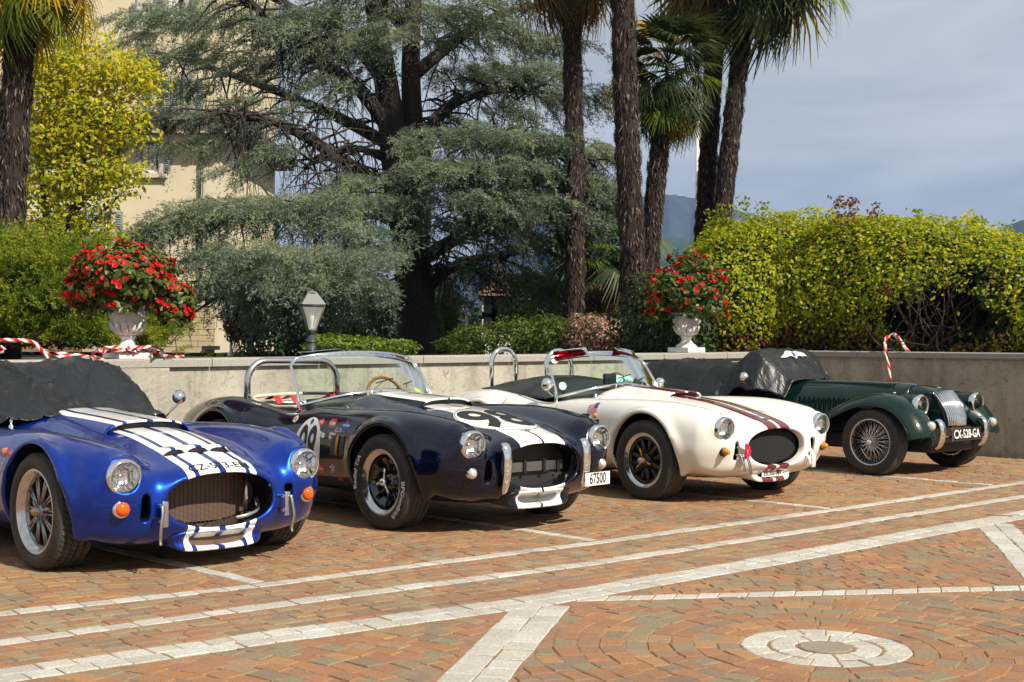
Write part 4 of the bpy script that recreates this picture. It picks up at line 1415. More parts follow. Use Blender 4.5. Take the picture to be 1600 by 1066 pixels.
def tub(i, j):
    y = 1.60 + 1.45 * i
    t = -1 + 2 * j
    hw = .56 + .10 * math.sin(PI * min(i * 1.2, 1)) - .10 * max(0, i - .7) / .3
    a = PI * (1 - j); e = 3.2
    c, s = math.cos(a), math.sin(a); q = (abs(c) ** e + abs(s) ** e) ** (-1 / e)
    zt = .80 - .10 * math.sin(PI * min(1, max(0, (i - .05) / .6))) + .02 * i
    return (hw * c * q, y, .30 + (zt - .30) * s * q)
v, f = thick_sheet(tub, 20, 25, -.01); obj('body_tub', v, f, M['green'], car)
# chassis, plate, overriders, wheels
v, f = box(-.42, .42, -.42, 1.6, .22, .38, .02); obj('chassis', v, f, M['black'], car)
v, f = tube([(-.62, .0, .27), (.62, .0, .27)], .03, 8); obj('front_axle', v, f, M['black'], car)
v, f = grid_surface(lambda i, j: (-.50 + 1.0 * i, -.50 + .10 * j + .05 * (-1 + 2 * i) ** 2, .47 - .16 * j), 9, 5); obj('front_valance', v, f, M['green'], car)
for sx in (-1, 1):
    pts = crv([(sx * .43, -.47, .535), (sx * .43, -.525, .54), (sx * .43, -.56, .48), (sx * .425, -.56, .40), (sx * .42, -.53, .31), (sx * .415, -.48, .27)], 6)
    ln = len(pts)
    ww = [(.045 + .055 * math.sin(PI * min(1, .10 + .80 * k / (ln - 1)))) * (1 if 0 < k < ln - 1 else .4) for k in range(ln)]
    v, f = ell_tube(pts, (1, 0, 0), ww, [q_ * .5 for q_ in ww]); obj('overrider', v, f, M['chrome'], car)
v, f = tube([(-.40, -.55, .38), (.40, -.55, .38)], .018, 8); obj('bumper_bar', v, f, M['black'], car)
plate(car, 'number_plate', (-.04, -.60, .405), (.54, .108), 'CX-528-GA', M['black'], M['offwhite'], rot=(R(-4), 0, 0), frame=M['steel'], tsz=.118, sx=.86, bold=.014)
four_wheels(car, 'wire', .835, 0.0, 2.49, .325, rt=.325, rr=.225, wd=.19)
v, f = lathe([(.0001, .006), (.03, .005), (.034, 0)], 20); obj('badge', v, f, M['chrome'], car, loc=(0, -.28, .853), rot=(R(14), 0, 0))
for y in (.05, 1.30):
    for sx in (-1, 1):
        v, f = lathe([(.012, -.02), (.012, .01), (.018, .03), (.0001, .036)], 12); obj('bonnet_catch', v, f, M['chrome'], car, loc=(sx * .30, y, .77))
# windscreen (under the cover) and mirrors
v, f = tube(crv([(-.46, 1.50, .86), (-.45, 1.56, 1.04), (-.40, 1.57, 1.09), (0, 1.57, 1.11), (.40, 1.57, 1.09), (.45, 1.56, 1.04), (.46, 1.50, .86)], 5), .011, 8); q = obj('windscreen_frame', v, f, M['chrome'], car)
v, f = thick_sheet(lambda i, j: ((-.44 + .88 * i), 1.505 + .06 * j, .87 + .21 * j), 3, 3, .005); obj('glass', v, f, M['glass'], q)
mirror(car, -.72, 1.62, .925, .058, (-.60, 1.60, .80)); mirror(car, .72, 1.58, .925, .05, (.60, 1.56, .80))

# ------------------------------------------------------------------ covers
def cover_mat():
    m = mat('black nylon cover', (.006, .0065, .008), .40)
    bsdf(m).inputs['Specular IOR Level'].default_value = .45
    bsdf(m).inputs['Sheen Weight'].default_value = .05
    t = N(m, 'ShaderNodeTexCoord'); mp_ = N(m, 'ShaderNodeMapping'); mp_.inputs['Rotation'].default_value = (.3, .2, .9); mp_.inputs['Scale'].default_value = (2.2, .7, 1.0)
    LK(m, t.outputs['Object'], mp_.inputs['Vector'])
    a = noise(m, 3.4, 3, .5, vec=mp_.outputs['Vector'], dist=1.6)
    r_ = math_n(m, 'POWER', math_n(m, 'SUBTRACT', 1.0, math_n(m, 'ABSOLUTE', math_n(m, 'MULTIPLY', math_n(m, 'SUBTRACT', a, .5), 6.0))), 2.0)
    n_ = noise(m, 9, 3, .5, dist=.8)
    bump(m, math_n(m, 'ADD', math_n(m, 'MULTIPLY', r_, .6), math_n(m, 'MULTIPLY', n_, .35)), .35, .02)
    return m
M['cover'] = cover_mat()
def pnoise(x, y, s):
    """smooth deterministic wrinkle field"""
    return (math.sin(3.1 * x + 1.7 * y + s) + math.sin(-2.3 * x + 4.1 * y + 2.1 * s) + math.sin(6.7 * x + 5.3 * y + .7 * s) * .6 + math.sin(9.1 * y - 7.7 * x + s) * .5) / 3.1
def crease(x, y, s):
    a = pnoise(x * 1.3, y * 1.3, s)
    r1 = 1 - abs(math.sin(7 * x + 3.2 * y + 2.0 * a + s)); r2 = 1 - abs(math.sin(-4.5 * x + 8.5 * y + 2.6 * a + 2 * s)); r3 = 1 - abs(math.sin(15 * x - 9 * y + 3 * a))
    return r1 ** 4 * .5 + r2 ** 4 * .35 + r3 ** 5 * .22
def drape(name, root, fn, na, nb, m, label, cat, th=.004):
    """cover is its own thing: transform follows the car it lies on"""
    v, f = thick_sheet(fn, na, nb, th)
    o = obj(name, v, f, m)
    o.location = root.location; o.rotation_euler = root.rotation_euler
    tag(o, label, cat)
    return o
# over the blue car: scuttle to tail
ztop_b = spl([.84, 1.00, 1.22, 1.42, 1.52, 1.75, 2.05, 2.4, 2.8, 3.1], [.865, .93, 1.06, 1.185, 1.205, 1.19, 1.15, 1.04, .92, .80])
def cov_b(i, j):
    y = .86 + 2.2 * i
    t = -1 + 2 * j
    zt = float(ztop_b(y)) + 0.0
    hw = .71 if y < 2 else .71 + .10 * min(1, (y - 2) / .4)
    front = max(0, (1.45 - y) / .6)
    drop_ = max(0, abs(t) - .80) / .20
    x = hw * t * (1 + .05 * drop_)
    yy = y + .24 * t * t * (1 - i * .6)
    z = zt - .10 * abs(t) ** 3 * (1 if y > 1.3 else .8) - drop_ * (.20 + .18 * min(1, max(0, (y - 1.2) / .5)))
    z += (crease(x, y * .9, .4) - .25) * .070 + (crease(2.1 * x, 1.7 * y, 1.9) - .25) * .014 + .012 * pnoise(2 * x, 2 * y, 1.3)
    zs = top_c(x, yy)
    return (x, yy, max(z, zs + .006))
_Xs = np.linspace(-.85, .85, 69); _Ys = np.linspace(.6, 3.3, 91)
_P = np.array([(a, b, 0) for a in _Xs for b in _Ys]); _H, _ok = drop(lambda x, y, z: SKB(x, y, z), _P, 2, 1.05, -1, 90)
_Hz = np.where(_ok, _H[:, 2], .2).reshape(69, 91)
def top_c(x, y):
    a = min(max((x + .85) / 1.7 * 68, 0), 67.99); b = min(max((y - .6) / 2.7 * 90, 0), 89.99)
    i, j = int(a), int(b); u, w_ = a - i, b - j
    return _Hz[i, j] * (1 - u) * (1 - w_) + _Hz[i + 1, j] * u * (1 - w_) + _Hz[i, j + 1] * (1 - u) * w_ + _Hz[i + 1, j + 1] * u * w_
drape('car_cover', BLUE, cov_b, 110, 90, M['cover'], 'crumpled black fabric cover over the cockpit of the blue sports car', 'car cover')
# over the green roadster: windscreen hump, slack over the seats, bulky rear
ztop_m = spl([1.18, 1.32, 1.45, 1.56, 1.66, 1.78, 1.95, 2.15, 2.35, 2.6, 2.9, 3.2, 3.42], [.905, .98, 1.12, 1.215, 1.225, 1.15, 1.08, 1.05, 1.05, 1.07, 1.10, 1.04, .74])
def cov_m(i, j):
    y = 1.20 + 2.2 * i
    t = -1 + 2 * j
    zt = float(ztop_m(y))
    hw = .50 + .16 * min(1, max(0, (y - 1.25) / .25)) + .03 * min(1, max(0, (y - 1.9) / .4))
    d = max(0, abs(t) - .76) / .24
    x = hw * t * (1.0 + .05 * d)
    yy = y + .05 * t * t * (1 - i) + .03 * d * math.sin(8 * y)
    dropz = (.16 + .20 * min(1, max(0, (y - 1.35) / .2))) * (1.05 if y < 2.0 else .85)
    z = zt - .05 * abs(t) ** 3 - d * dropz
    fold = math.exp(-((y - 1.9) / .5) ** 2)
    z += (crease(x * .9, y * 1.1, 2.2) - .25) * .040 + (crease(2.2 * x, 2 * y, .8) - .25) * .010 + .03 * fold * math.sin(14 * (y - 1.58) / (.3 + abs(t))) * (.25 + abs(t)) * .5
    return (x * (1 + .03 * math.sin(11 * y + 3 * t) * d), yy, z)
co = drape('car_cover', ROAD, cov_m, 120, 80, M['cover'], 'black fabric cover with a silver winged emblem over the green roadster', 'car cover')
# winged emblem printed on the cover front
def wing_art():
    polys = []
    for sx in (-1, 1):
        for k in range(7):
            z0 = .055 - .016 * k; L_ = .27 - .030 * k
            polys.append([(sx * .035, z0), (sx * .035, z0 - .012), (sx * (L_ - .012), z0 - .010 + .002), (sx * L_, z0 + .004)])
    return polys
def on_cover(pts, off=.014, yc=1.535):
    o = []
    for x, q in pts:
        i = (yc - .03 - q * .62 - 1.20) / 2.2; j = .5 + x / (2 * .66)
        a = np.array(cov_m(i, j)); b = np.array(cov_m(i + .004, j)); c = np.array(cov_m(i, j + .004))
        n_ = np.cross(b - a, c - a); n_ /= np.linalg.norm(n_); n_ = n_ if n_[2] > 0 else -n_
        o.append(tuple(a + n_ * off))
    return o
def refine(poly, n=6):
    o = []
    for k in range(len(poly)):
        a, b = poly[k], poly[(k + 1) % len(poly)]
        o += [(a[0] + (b[0] - a[0]) * t / n, a[1] + (b[1] - a[1]) * t / n) for t in range(n)]
    return o
for p in wing_art():
    q = on_cover(refine(p)); obj('emblem_feather', q, [tuple(range(len(q)))], M['offwhite'], co, False)
q = on_cover(ellipse(.036, .070, 24, 0, .01), .013); obj('emblem_shield', q, [tuple(range(24))], M['offwhite'], co, False)
q = on_cover(ellipse(.020, .045, 20, 0, .01), .016); obj('emblem_mark', q, [tuple(range(20))], M['blueprint'], co, False)
# tonneau over the white car's rear cockpit and passenger side
def leather():
    m = mat('black vinyl tonneau', (.020, .020, .022), .36); n_ = noise(m, 40, 3); bump(m, n_, .12, .003); return m
M['vinyl'] = leather()
zt_w = spl([1.52, 1.62, 1.75, 1.95, 2.2, 2.45, 2.56], [.80, .90, .945, .955, .945, .90, .84])
def cov_w(i, j):
    t = -1 + 2 * j
    y = 1.54 + 1.0 * i
    d = abs(t) ** 3
    x = .615 * t
    zs = .765 + .09 * max(0, i - .3)
    z = float(zt_w(y)) * (1 - d) + zs * d
    yy = y + .10 * (1 - i) * (1 - t * t) * 0
    z += .006 * math.sin(16 * y + 3 * x) * (1 - d)
    return (x, yy, z + .006)
drape('tonneau_cover', WHITE, cov_w, 40, 36, M['vinyl'], 'smooth black vinyl tonneau cover over the seats of the ivory sports car', 'car cover')
# ------------------------------------------------------------------ paving
FPX = 2161.5
def at(px, py, Y):
    """point from image pixel px, py: bearing and height read off the photograph, Y metres away"""
    a = px - 800
    return Vector((a / FPX * Y, Y, EYE - (py - R(.392) * a - 532.4) / FPX * Y))
def mortar():
    m = mat('mortar', (.16, .085, .05), .9)
    n_ = noise(m, 8, 6, .65)
    LK(m, ramp(m, n_, [(.3, (.17, .090, .05)), (.7, (.29, .165, .095))]), bsdf(m).inputs['Base Color'])
    bump(m, noise(m, 60, 4), .5, .01)
    return m
PAL = [(0.403, 0.177, 0.069), (0.347, 0.148, 0.071), (0.274, 0.219, 0.128), (0.381, 0.235, 0.12), (0.252, 0.173, 0.114), (0.325, 0.169, 0.092), (0.347, 0.257, 0.138), (0.459, 0.23, 0.087)]
def stone_mat(name, pal, rough=.78):
    m = mat(name, rough=rough)
    n_ = N(m, 'ShaderNodeValToRGB'); n_.color_ramp.interpolation = 'CONSTANT'
    e = n_.color_ramp.elements
    while len(e) < len(pal): e.new(.5)
    for k, (q, c) in enumerate(zip(e, pal)):
        q.position = k / len(pal); q.color = (*c, 1)
    LK(m, attr(m), n_.inputs['Fac'])
    g = noise(m, 9, 6, .6); g2 = noise(m, 70, 5, .7)
    c = mixc(m, math_n(m, 'MULTIPLY', g, .42), n_.outputs['Color'], (.19, .130, .075))
    c = mixc(m, math_n(m, 'MULTIPLY', math_n(m, 'SUBTRACT', g2, .33), 1.5), c, (.12, .09, .06))
    d = noise(m, .55, 4, .6)
    c = mixc(m, math_n(m, 'MULTIPLY', math_n(m, 'SMOOTH_MAX', math_n(m, 'SUBTRACT', d, .52), 0.0, .05), 2.6), c, (.085, .06, .045))
    LK(m, c, bsdf(m).inputs['Base Color'])
    bump(m, math_n(m, 'ADD', g2, math_n(m, 'MULTIPLY', g, .6)), .8, .012)
    return m
M['mortar'] = mortar()
M['stone'] = stone_mat('porphyry stone', PAL)
M['sett'] = stone_mat('white sett', [(.66, .63, .58), (.71, .69, .64), (.60, .58, .53), (.67, .64, .57), (.73, .72, .68), (.33, .29, .22)], .7)

def ext(P, a, b):
    P = [np.array(p, float) for p in P]
    return np.array([P[0] + (P[0] - P[1]) / np.linalg.norm(P[0] - P[1]) * a] + P + [P[-1] + (P[-1] - P[-2]) / np.linalg.norm(P[-1] - P[-2]) * b])
L1 = ext([(-2.4, 6.483), (-1.286, 7.312), (.602, 8.969), (2.545, 10.786), (4.489, 12.683)], 3.5, 4)
L2 = ext([(-2.173, 5.871), (-.959, 6.907), (.447, 8.059), (1.976, 9.489), (4.362, 11.786)], 3.0, 4)
L3 = ext([(-1.959, 5.292), (-1.056, 6.008), (.128, 6.895), (1.517, 8.199), (3.902, 10.541)], 2.2, 4)
BA = np.array([(.175, 6.86), (-.15, 5.233), (-.46, 3.7)])
BB = np.array([(.30, 6.955), (2.72, 7.36), (3.6, 7.51)])
BC = np.array([(3.52, 10.16), (3.211, 8.676), (2.93, 7.45), (2.6, 6.0)])
ST = [np.array([p, (p[0] - 4.9 * .70, p[1] + 4.9 * .714)]) for p in ((-3.17, 5.92), (-1.285, 7.31), (.602, 8.968), (2.544, 10.784), (4.487, 12.68))]
BANDS = [(L1, .058), (L2, .062), (L3, .125), (BA, .142), (BB, .066), (BC, .142)] + [(s, .052) for s in ST]
def pl_dist(P, poly):
    """signed distance (left of travel positive), closest foot and normal"""
    best = None
    P = np.atleast_2d(P)
    D = np.full(len(P), 1e9); Sg = np.zeros(len(P)); Nn = np.zeros((len(P), 2))
    for a, b in zip(poly[:-1], poly[1:]):
        t = np.clip(((P - a) @ (b - a)) / ((b - a) @ (b - a)), 0, 1)
        f = a + t[:, None] * (b - a); r = P - f
        d = np.linalg.norm(r, axis=1)
        n_ = np.array([-(b - a)[1], (b - a)[0]]); n_ = n_ / np.linalg.norm(n_)
        i = d < D
        D[i] = d[i]; s = np.sign(r[i] @ n_); s[s == 0] = 1
        Sg[i] = s; Nn[i] = n_
    return D * Sg, Nn
STONES, SETTS = [], []
MED = np.array([1.344, 5.893])
def inview(c):
    return 4.3 < c[1] < 20 and abs(c[0]) < .40 * c[1] + .9
def push(q, extra=None):
    """fit a stone between the white bands; None when it lies inside one"""
    q = np.array(q)
    c = q.mean(0)
    for poly, hw in BANDS:
        dc, _ = pl_dist(c, poly)
        if abs(dc[0]) > hw + .25: continue
        if abs(dc[0]) < hw + .012: return None
        d, n_ = pl_dist(q, poly)
        s = np.sign(dc[0]); bad = d * s < hw
        q[bad] += n_[bad] * (s * (hw - d[bad] * s))[:, None]
    r = np.linalg.norm(q - MED, axis=1)
    if np.linalg.norm(c - MED) < .37: return None
    bad = r < .362
    q[bad] = MED + (q[bad] - MED) / r[bad][:, None] * .362
    a = .5 * abs(np.dot(q[:, 0], np.roll(q[:, 1], -1)) - np.dot(q[:, 1], np.roll(q[:, 0], -1)))
    return q if a > .0035 else None
def mapped(fn, p0, p1, q0, q1, dp, dq, ok, store=STONES):
    """courses of stones in a mapped frame fn(p,q)->xy"""
    nq = int((q1 - q0) / dq)
    for k in range(nq):
        qa, qb = q0 + k * dq, q0 + (k + 1) * dq
        p = p0 + random.random() * dp
        while p < p1:
            l = dp * random.uniform(.72, 1.30)
            j = lambda: random.uniform(-.009, .009)
            q = [fn(p, qa + j()), fn(p + l, qa + j()), fn(p + l + j(), qb + j()), fn(p + j(), qb + j())]
            c = np.mean(q, axis=0)
            p += l
            if not inview(c) or not ok(c): continue
            q = push(q)
            if q is not None: store.append(q)
ud = np.array([math.cos(R(43.3)), math.sin(R(43.3))]); uq = np.array([-ud[1], ud[0]])
sd1 = lambda c: pl_dist(c, L1)[0][0]; sd2 = lambda c: pl_dist(c, L2)[0][0]; sd3 = lambda c: pl_dist(c, L3)[0][0]
sda = lambda c: pl_dist(c, BA)[0][0]; sdb = lambda c: pl_dist(c, BB)[0][0]; sdc = lambda c: pl_dist(c, BC)[0][0]
def scallop(o, d, per, rr):
    d = np.array(d); n_ = np.array([-d[1], d[0]]); o = np.array(o)
    def fn(p, q):
        t = (p / per) % 1.0 - .5
        sag = math.sqrt(max(rr * rr - (t * per) ** 2, 0)) - rr * .8
        return o + d * p + n_ * (q + sag)
    return fn
# parking bays: segmental arcs
mapped(scallop((-4.5, 4.5), ud, 1.30, .95), 0, 16.5, -.6, 6.4, .116, .095, lambda c: sd1(c) > 0)
# two strips of straight courses
def strip(A, B):
    tA = np.concatenate([[0], np.cumsum(np.linalg.norm(np.diff(A, axis=0), axis=1))]); tB = np.concatenate([[0], np.cumsum(np.linalg.norm(np.diff(B, axis=0), axis=1))])
    def fn(p, q):
        a = np.array([np.interp(p, tA, A[:, i]) for i in (0, 1)])
        # matching point on B by projection on the course direction
        s = np.interp(a @ ud, [x @ ud for x in B], tB)
        b = np.array([np.interp(s, tB, B[:, i]) for i in (0, 1)])
        return a + (b - a) * q
    return fn, tA[-1]
f_, T_ = strip(L2, L1); mapped(f_, 0, T_, .115, .885 + 1e-6, .130, .77 / 5, lambda c: True)
f_, T_ = strip(L3, L2); mapped(f_, 0, T_, .205, .895 + 1e-6, .130, .69 / 5, lambda c: True)
# foreground: rings round the medallion, fans elsewhere
def polar(C):
    C = np.array(C, float)
    return lambda p, q: C + q * np.array([math.cos(p), math.sin(p)])
def rings(C, r0, r1, dr, ln, ok):
    f = polar(C); r = r0
    while r < r1:
        mapped(f, 0, 2 * PI - ln / r * .5, r, r + dr * 1.0001, ln / r, dr, ok); r += dr
rings(MED, .362, 2.6, .100, .128, lambda c: sd3(c) < 0 and sda(c) > 0 and sdb(c) < 0)
ub = (BB[1] - BB[0]) / np.linalg.norm(BB[1] - BB[0])
mapped(scallop(BB[0] - ub * .8, ub, 1.15, .80), 0, 5.5, -.6, 3.6, .116, .096, lambda c: sd3(c) < 0 and sdb(c) > 0 and sdc(c) < 0 and sda(c) > -.2)
rings((-2.1, 3.9), .3, 4.2, .100, .128, lambda c: sd3(c) < 0 and sda(c) < 0)
rings((5.4, 8.2), .3, 4.0, .100, .128, lambda c: sd3(c) < 0 and sdc(c) > 0)
# white setts
def band(poly, hw, rows, ln, store=SETTS, stagger=True, sk=.0, trim=(0, 0)):
    T = np.concatenate([[0], np.cumsum(np.linalg.norm(np.diff(poly, axis=0), axis=1))])
    def pt(p, q):
        a = np.array([np.interp(p, T, poly[:, i]) for i in (0, 1)]); b = np.array([np.interp(p + .02, T, poly[:, i]) for i in (0, 1)]); z_ = np.array([np.interp(p - .02, T, poly[:, i]) for i in (0, 1)])
        d = (b - z_) / np.linalg.norm(b - z_)
        return a + np.array([-d[1], d[0]]) * q + d * sk * q
    for r_ in range(rows):
        q0, q1 = -hw + 2 * hw * r_ / rows, -hw + 2 * hw * (r_ + 1) / rows
        p = trim[0] + random.random() * .05
        while p < T[-1] - trim[1] - .05:
            l = ln * random.uniform(.8, 1.2)
            j = lambda: random.uniform(-.004, .004)
            q = np.array([pt(p, q0 + j()), pt(p + l, q0 + j()), pt(p + l, q1 + j()), pt(p, q1 + j())])
            p += l
            if inview(q.mean(0)): store.append(q)
band(L1, .053, 1, .150); band(L2, .056, 1, .165); band(L3, .118, 2, .150)
band(BA, .135, 2, .155, trim=(.06, 0)); band(BC, .135, 2, .155, trim=(.14, 0))
band(BB, .060, 1, .135, sk=.45, trim=(.02, 0))
for s in ST: band(s, .047, 1, .16, trim=(.06, 0))
for r0, r1, n_ in ((.125, .235, 11), (.242, .357, 17)):
    for k in range(n_):
        a0, a1 = 2 * PI * k / n_ + random.uniform(-.02, .02) + r0, 2 * PI * (k + 1) / n_ + r0
        am = (a0 + a1) / 2
        P_ = lambda a, r: MED + r * np.array([math.cos(a), math.sin(a)])
        SETTS.append(np.array([P_(a0, r0), P_(a0, r1), P_(am, r1 * 1.015), P_(a1, r1), P_(a1, r0), P_(am, r0 * 1.02)])[::-1])
SETTS.append(np.array([MED + .118 * np.array([math.cos(2 * PI * k / 12), math.sin(2 * PI * k / 12)]) for k in range(12)]))

pav = obj('pavement', [(-80, -40, -.005), (90, -40, -.005), (90, 60, -.005), (-80, 60, -.005)], [(0, 1, 2, 3)], M['mortar'])
tag(pav, 'square paved with warm brown stone setts and white lines', None, None, 'structure')
def stone_geo(q, top=.0, gap=.0026, bev=.0055):
    q = np.array(q); c = q.mean(0)
    if np.dot(q[:, 0], np.roll(q[:, 1], -1)) - np.dot(q[:, 1], np.roll(q[:, 0], -1)) < 0: q = q[::-1]
    n = len(q)
    r = q - c; L_ = np.linalg.norm(r, axis=1, keepdims=True)
    o = c + r * (1 - gap * 1.4 / np.maximum(L_, .02)); i = c + r * (1 - (gap + bev) * 1.4 / np.maximum(L_, .03))
    tx, ty = random.uniform(-.02, .02), random.uniform(-.02, .02)
    v = [(p[0], p[1], -.02) for p in o] + [(p[0], p[1], top - .0035) for p in o] + [(p[0], p[1], top + (p[0] - c[0]) * tx + (p[1] - c[1]) * ty) for p in i]
    f = []
    for a, b in ((0, n), (n, 2 * n)):
        for k in range(n):
            l = (k + 1) % n
            f.append((a + k, a + l, b + l, b + k))
    f.append(tuple(range(2 * n, 3 * n)))
    return v, f
def lay_stones(lst, name, m, cap=300, npal=8, bias=None):
    lst = sorted(lst, key=lambda q: q.mean(0)[1])
    def seen(c): return c[1] > 5.12 and abs(c[0]) < .372 * c[1]
    near = [q for q in lst if seen(q.mean(0))][:cap]
    ids = set(id(q) for q in near)
    g = G(); tint = []
    for q in lst:
        v, f = stone_geo(q, random.uniform(-.003, .002))
        t = (bias(q) + .5) / npal if bias else (random.randrange(npal) + .5) / npal
        if id(q) in ids:
            obj(name, v, f, m, pav, False, tint=[t] * len(v))
        else:
            g.add((v, f)); tint += [t] * len(v)
    if g.v:
        tag(g.obj(name + '_field', m, pav, False, tint=tint), kind='stuff')
def stone_bias(q):
    c = q.mean(0)
    if np.linalg.norm(c - MED) < .05: return 6
    if sd3(c) > 0 and sd1(c) < 0: return random.choice([3, 4, 5, 6, 6, 1, 0, 3, 5])      # browner strips
    if sd3(c) < 0: return random.choice([0, 0, 1, 2, 2, 7, 3, 5, 1, 0, 4])
    return random.choice([0, 0, 1, 2, 7, 3, 3, 6, 7, 5])
lay_stones(STONES, 'paving_stone', M['stone'], bias=stone_bias)
lay_stones(SETTS, 'white_sett', M['sett'], npal=6, bias=lambda q: 5 if np.linalg.norm(q.mean(0) - MED) < .05 else random.randrange(5))

# ------------------------------------------------------------------ walls
def concrete():
    m = mat('rendered concrete', rough=.9)
    a = noise(m, 2.2, 6, .6); b = noise(m, 38, 5, .7); c = noise(m, 14, 4, .6, dist=1.0)
    col_ = ramp(m, a, [(.25, (.27, .245, .20)), (.55, (.38, .35, .29)), (.8, (.44, .41, .35))])
    col_ = mixc(m, math_n(m, 'MULTIPLY', math_n(m, 'SMOOTH_MAX', math_n(m, 'SUBTRACT', c, .52), 0.0, .04), 3.0), col_, (.14, .125, .10))
    t = N(m, 'ShaderNodeTexCoord'); mp_ = N(m, 'ShaderNodeMapping'); mp_.inputs['Scale'].default_value = (4, 4, .5)
    LK(m, t.outputs['Object'], mp_.inputs['Vector'])
    st = noise(m, 1.6, 5, .6, vec=mp_.outputs['Vector'])
    col_ = mixc(m, math_n(m, 'MULTIPLY', math_n(m, 'SMOOTH_MAX', math_n(m, 'SUBTRACT', st, .48), 0.0, .05), 2.6), col_, (.13, .12, .10))
    LK(m, col_, bsdf(m).inputs['Base Color'])
    bump(m, math_n(m, 'ADD', b, math_n(m, 'MULTIPLY', c, .8)), .6, .012)
    return m
M['concrete'] = concrete()
def granite():
    m = mat('coping stone', rough=.8)
    a = noise(m, 3, 5, .6); b = noise(m, 120, 3, .6)
    c = ramp(m, b, [(.35, (.20, .19, .17)), (.6, (.36, .345, .31)), (.75, (.44, .42, .38))])
    c = mixc(m, math_n(m, 'MULTIPLY', a, .6), c, (.27, .25, .21))
    LK(m, c, bsdf(m).inputs['Base Color']); bump(m, b, .3, .004)
    return m
M['granite'] = granite()
KX, KY = 3.53, 18.15
dl = np.array([-.731, -.682]); dr = np.array([.686, -.728])
nl = np.array([.682, -.731]); nr = np.array([-.728, -.686])     # facing the square
def wall(name, label, d, n_, length, h0, h1, slab=1.22, t=.28):
    w_ = thing(name, label, 'wall', (KX, KY, 0))
    hh = lambda s: h0 + (h1 - h0) * s / length
    ns = 20
    v = []; f = []
    for k in range(ns + 1):
        s = -.0 + length * k / ns
        for off, z in ((0, -.05), (0, hh(s) - .075), (-t, hh(s) - .075), (-t, -.05)):
            p = d * s + n_ * off
            v.append((p[0], p[1], z))
    for k in range(ns):
        for a in range(4):
            b = (a + 1) % 4
            f.append((k * 4 + a, k * 4 + b, k * 4 + 4 + b, k * 4 + 4 + a))
    f.append((0, 1, 2, 3)); f.append((ns * 4 + 3, ns * 4 + 2, ns * 4 + 1, ns * 4))
    obj('wall_face', v, f, M['concrete'], w_, False)
    s = -.02
    while s < length:
        e = min(s + slab * random.uniform(.95, 1.05), length)
        g = G()
        vv = []
        for ss in (s + .004, e - .004):
            for off, z in ((.045, -.073), (.045, -.012), (.033, 0), (-t - .03, 0), (-t - .045, -.012), (-t - .045, -.073)):
                p = d * ss + n_ * off
                vv.append((p[0], p[1], hh(ss) + z))
        ff = [(k, (k + 1) % 6, 6 + (k + 1) % 6, 6 + k) for k in range(6)] + [tuple(range(6))[::-1], tuple(range(6, 12))]
        obj('coping_slab', vv, ff, M['granite'], w_, False)
        s = e
    return w_, hh
WL, HL = wall('garden_wall', 'low pale rendered wall with stone coping running behind the sports cars', dl, nl, 16.0, 1.175, 1.075)
WR, HR = wall('garden_wall', 'shaded grey rendered wall returning at the right beside the green roadster', dr, nr, 9.0, 1.195, 1.20)
def pier(s, w_=.62):
    hz = HL(s)
    v = []
    for ss in (s - w_ / 2, s + w_ / 2):
        for off in (-.02, .045):
            for z in (-.05, hz - .078):
                p = dl * ss + nl * off; v.append((p[0], p[1], z))
    return obj('pier', v, [(0, 1, 3, 2), (4, 6, 7, 5), (0, 4, 5, 1), (2, 3, 7, 6), (0, 2, 6, 4), (1, 5, 7, 3)], M['concrete'], WL, False)
SU1, SU2 = 9.25, 1.78       # distances of the urns along the left wall from its corner
pier(SU1); pier(SU2)

# ------------------------------------------------------------------ garden, lake shore and hills
def soil():
    m = mat('garden soil', rough=.95)
    LK(m, ramp(m, noise(m, 3, 6, .6), [(.3, (.020, .026, .010)), (.7, (.055, .06, .022))]), bsdf(m).inputs['Base Color'])
    return m
b0 = np.array([KX, KY]); q = lambda p, z: (p[0], p[1], z)
kb = b0 - nl * .14 - nr * .14
pts = [q(b0 + dl * 16 - nl * .14, .90), q(kb, .95), q(b0 + dr * 9 - nr * .14, .95), (60, 20, .95), (60, 75, .4), (-60, 75, .4), (-60, 10, .90)]
gd = obj('garden_ground', pts, [tuple(range(len(pts)))], soil(), None, False); tag(gd, 'planted garden ground behind the wall', None, None, 'structure')
lk = obj('lake', [(-4000, 60, -6), (4000, 60, -6), (4000, 9000, -6), (-4000, 9000, -6)], [(0, 1, 2, 3)], mat('lake water', (.05, .08, .10), .25)); tag(lk, 'grey lake beyond the garden', None, None, 'structure')
def hillmat(name, a, b):
    m = mat(name, rough=.95)
    LK(m, ramp(m, noise(m, .02, 8, .65), [(.35, a), (.65, b)]), bsdf(m).inputs['Base Color'])
    return m
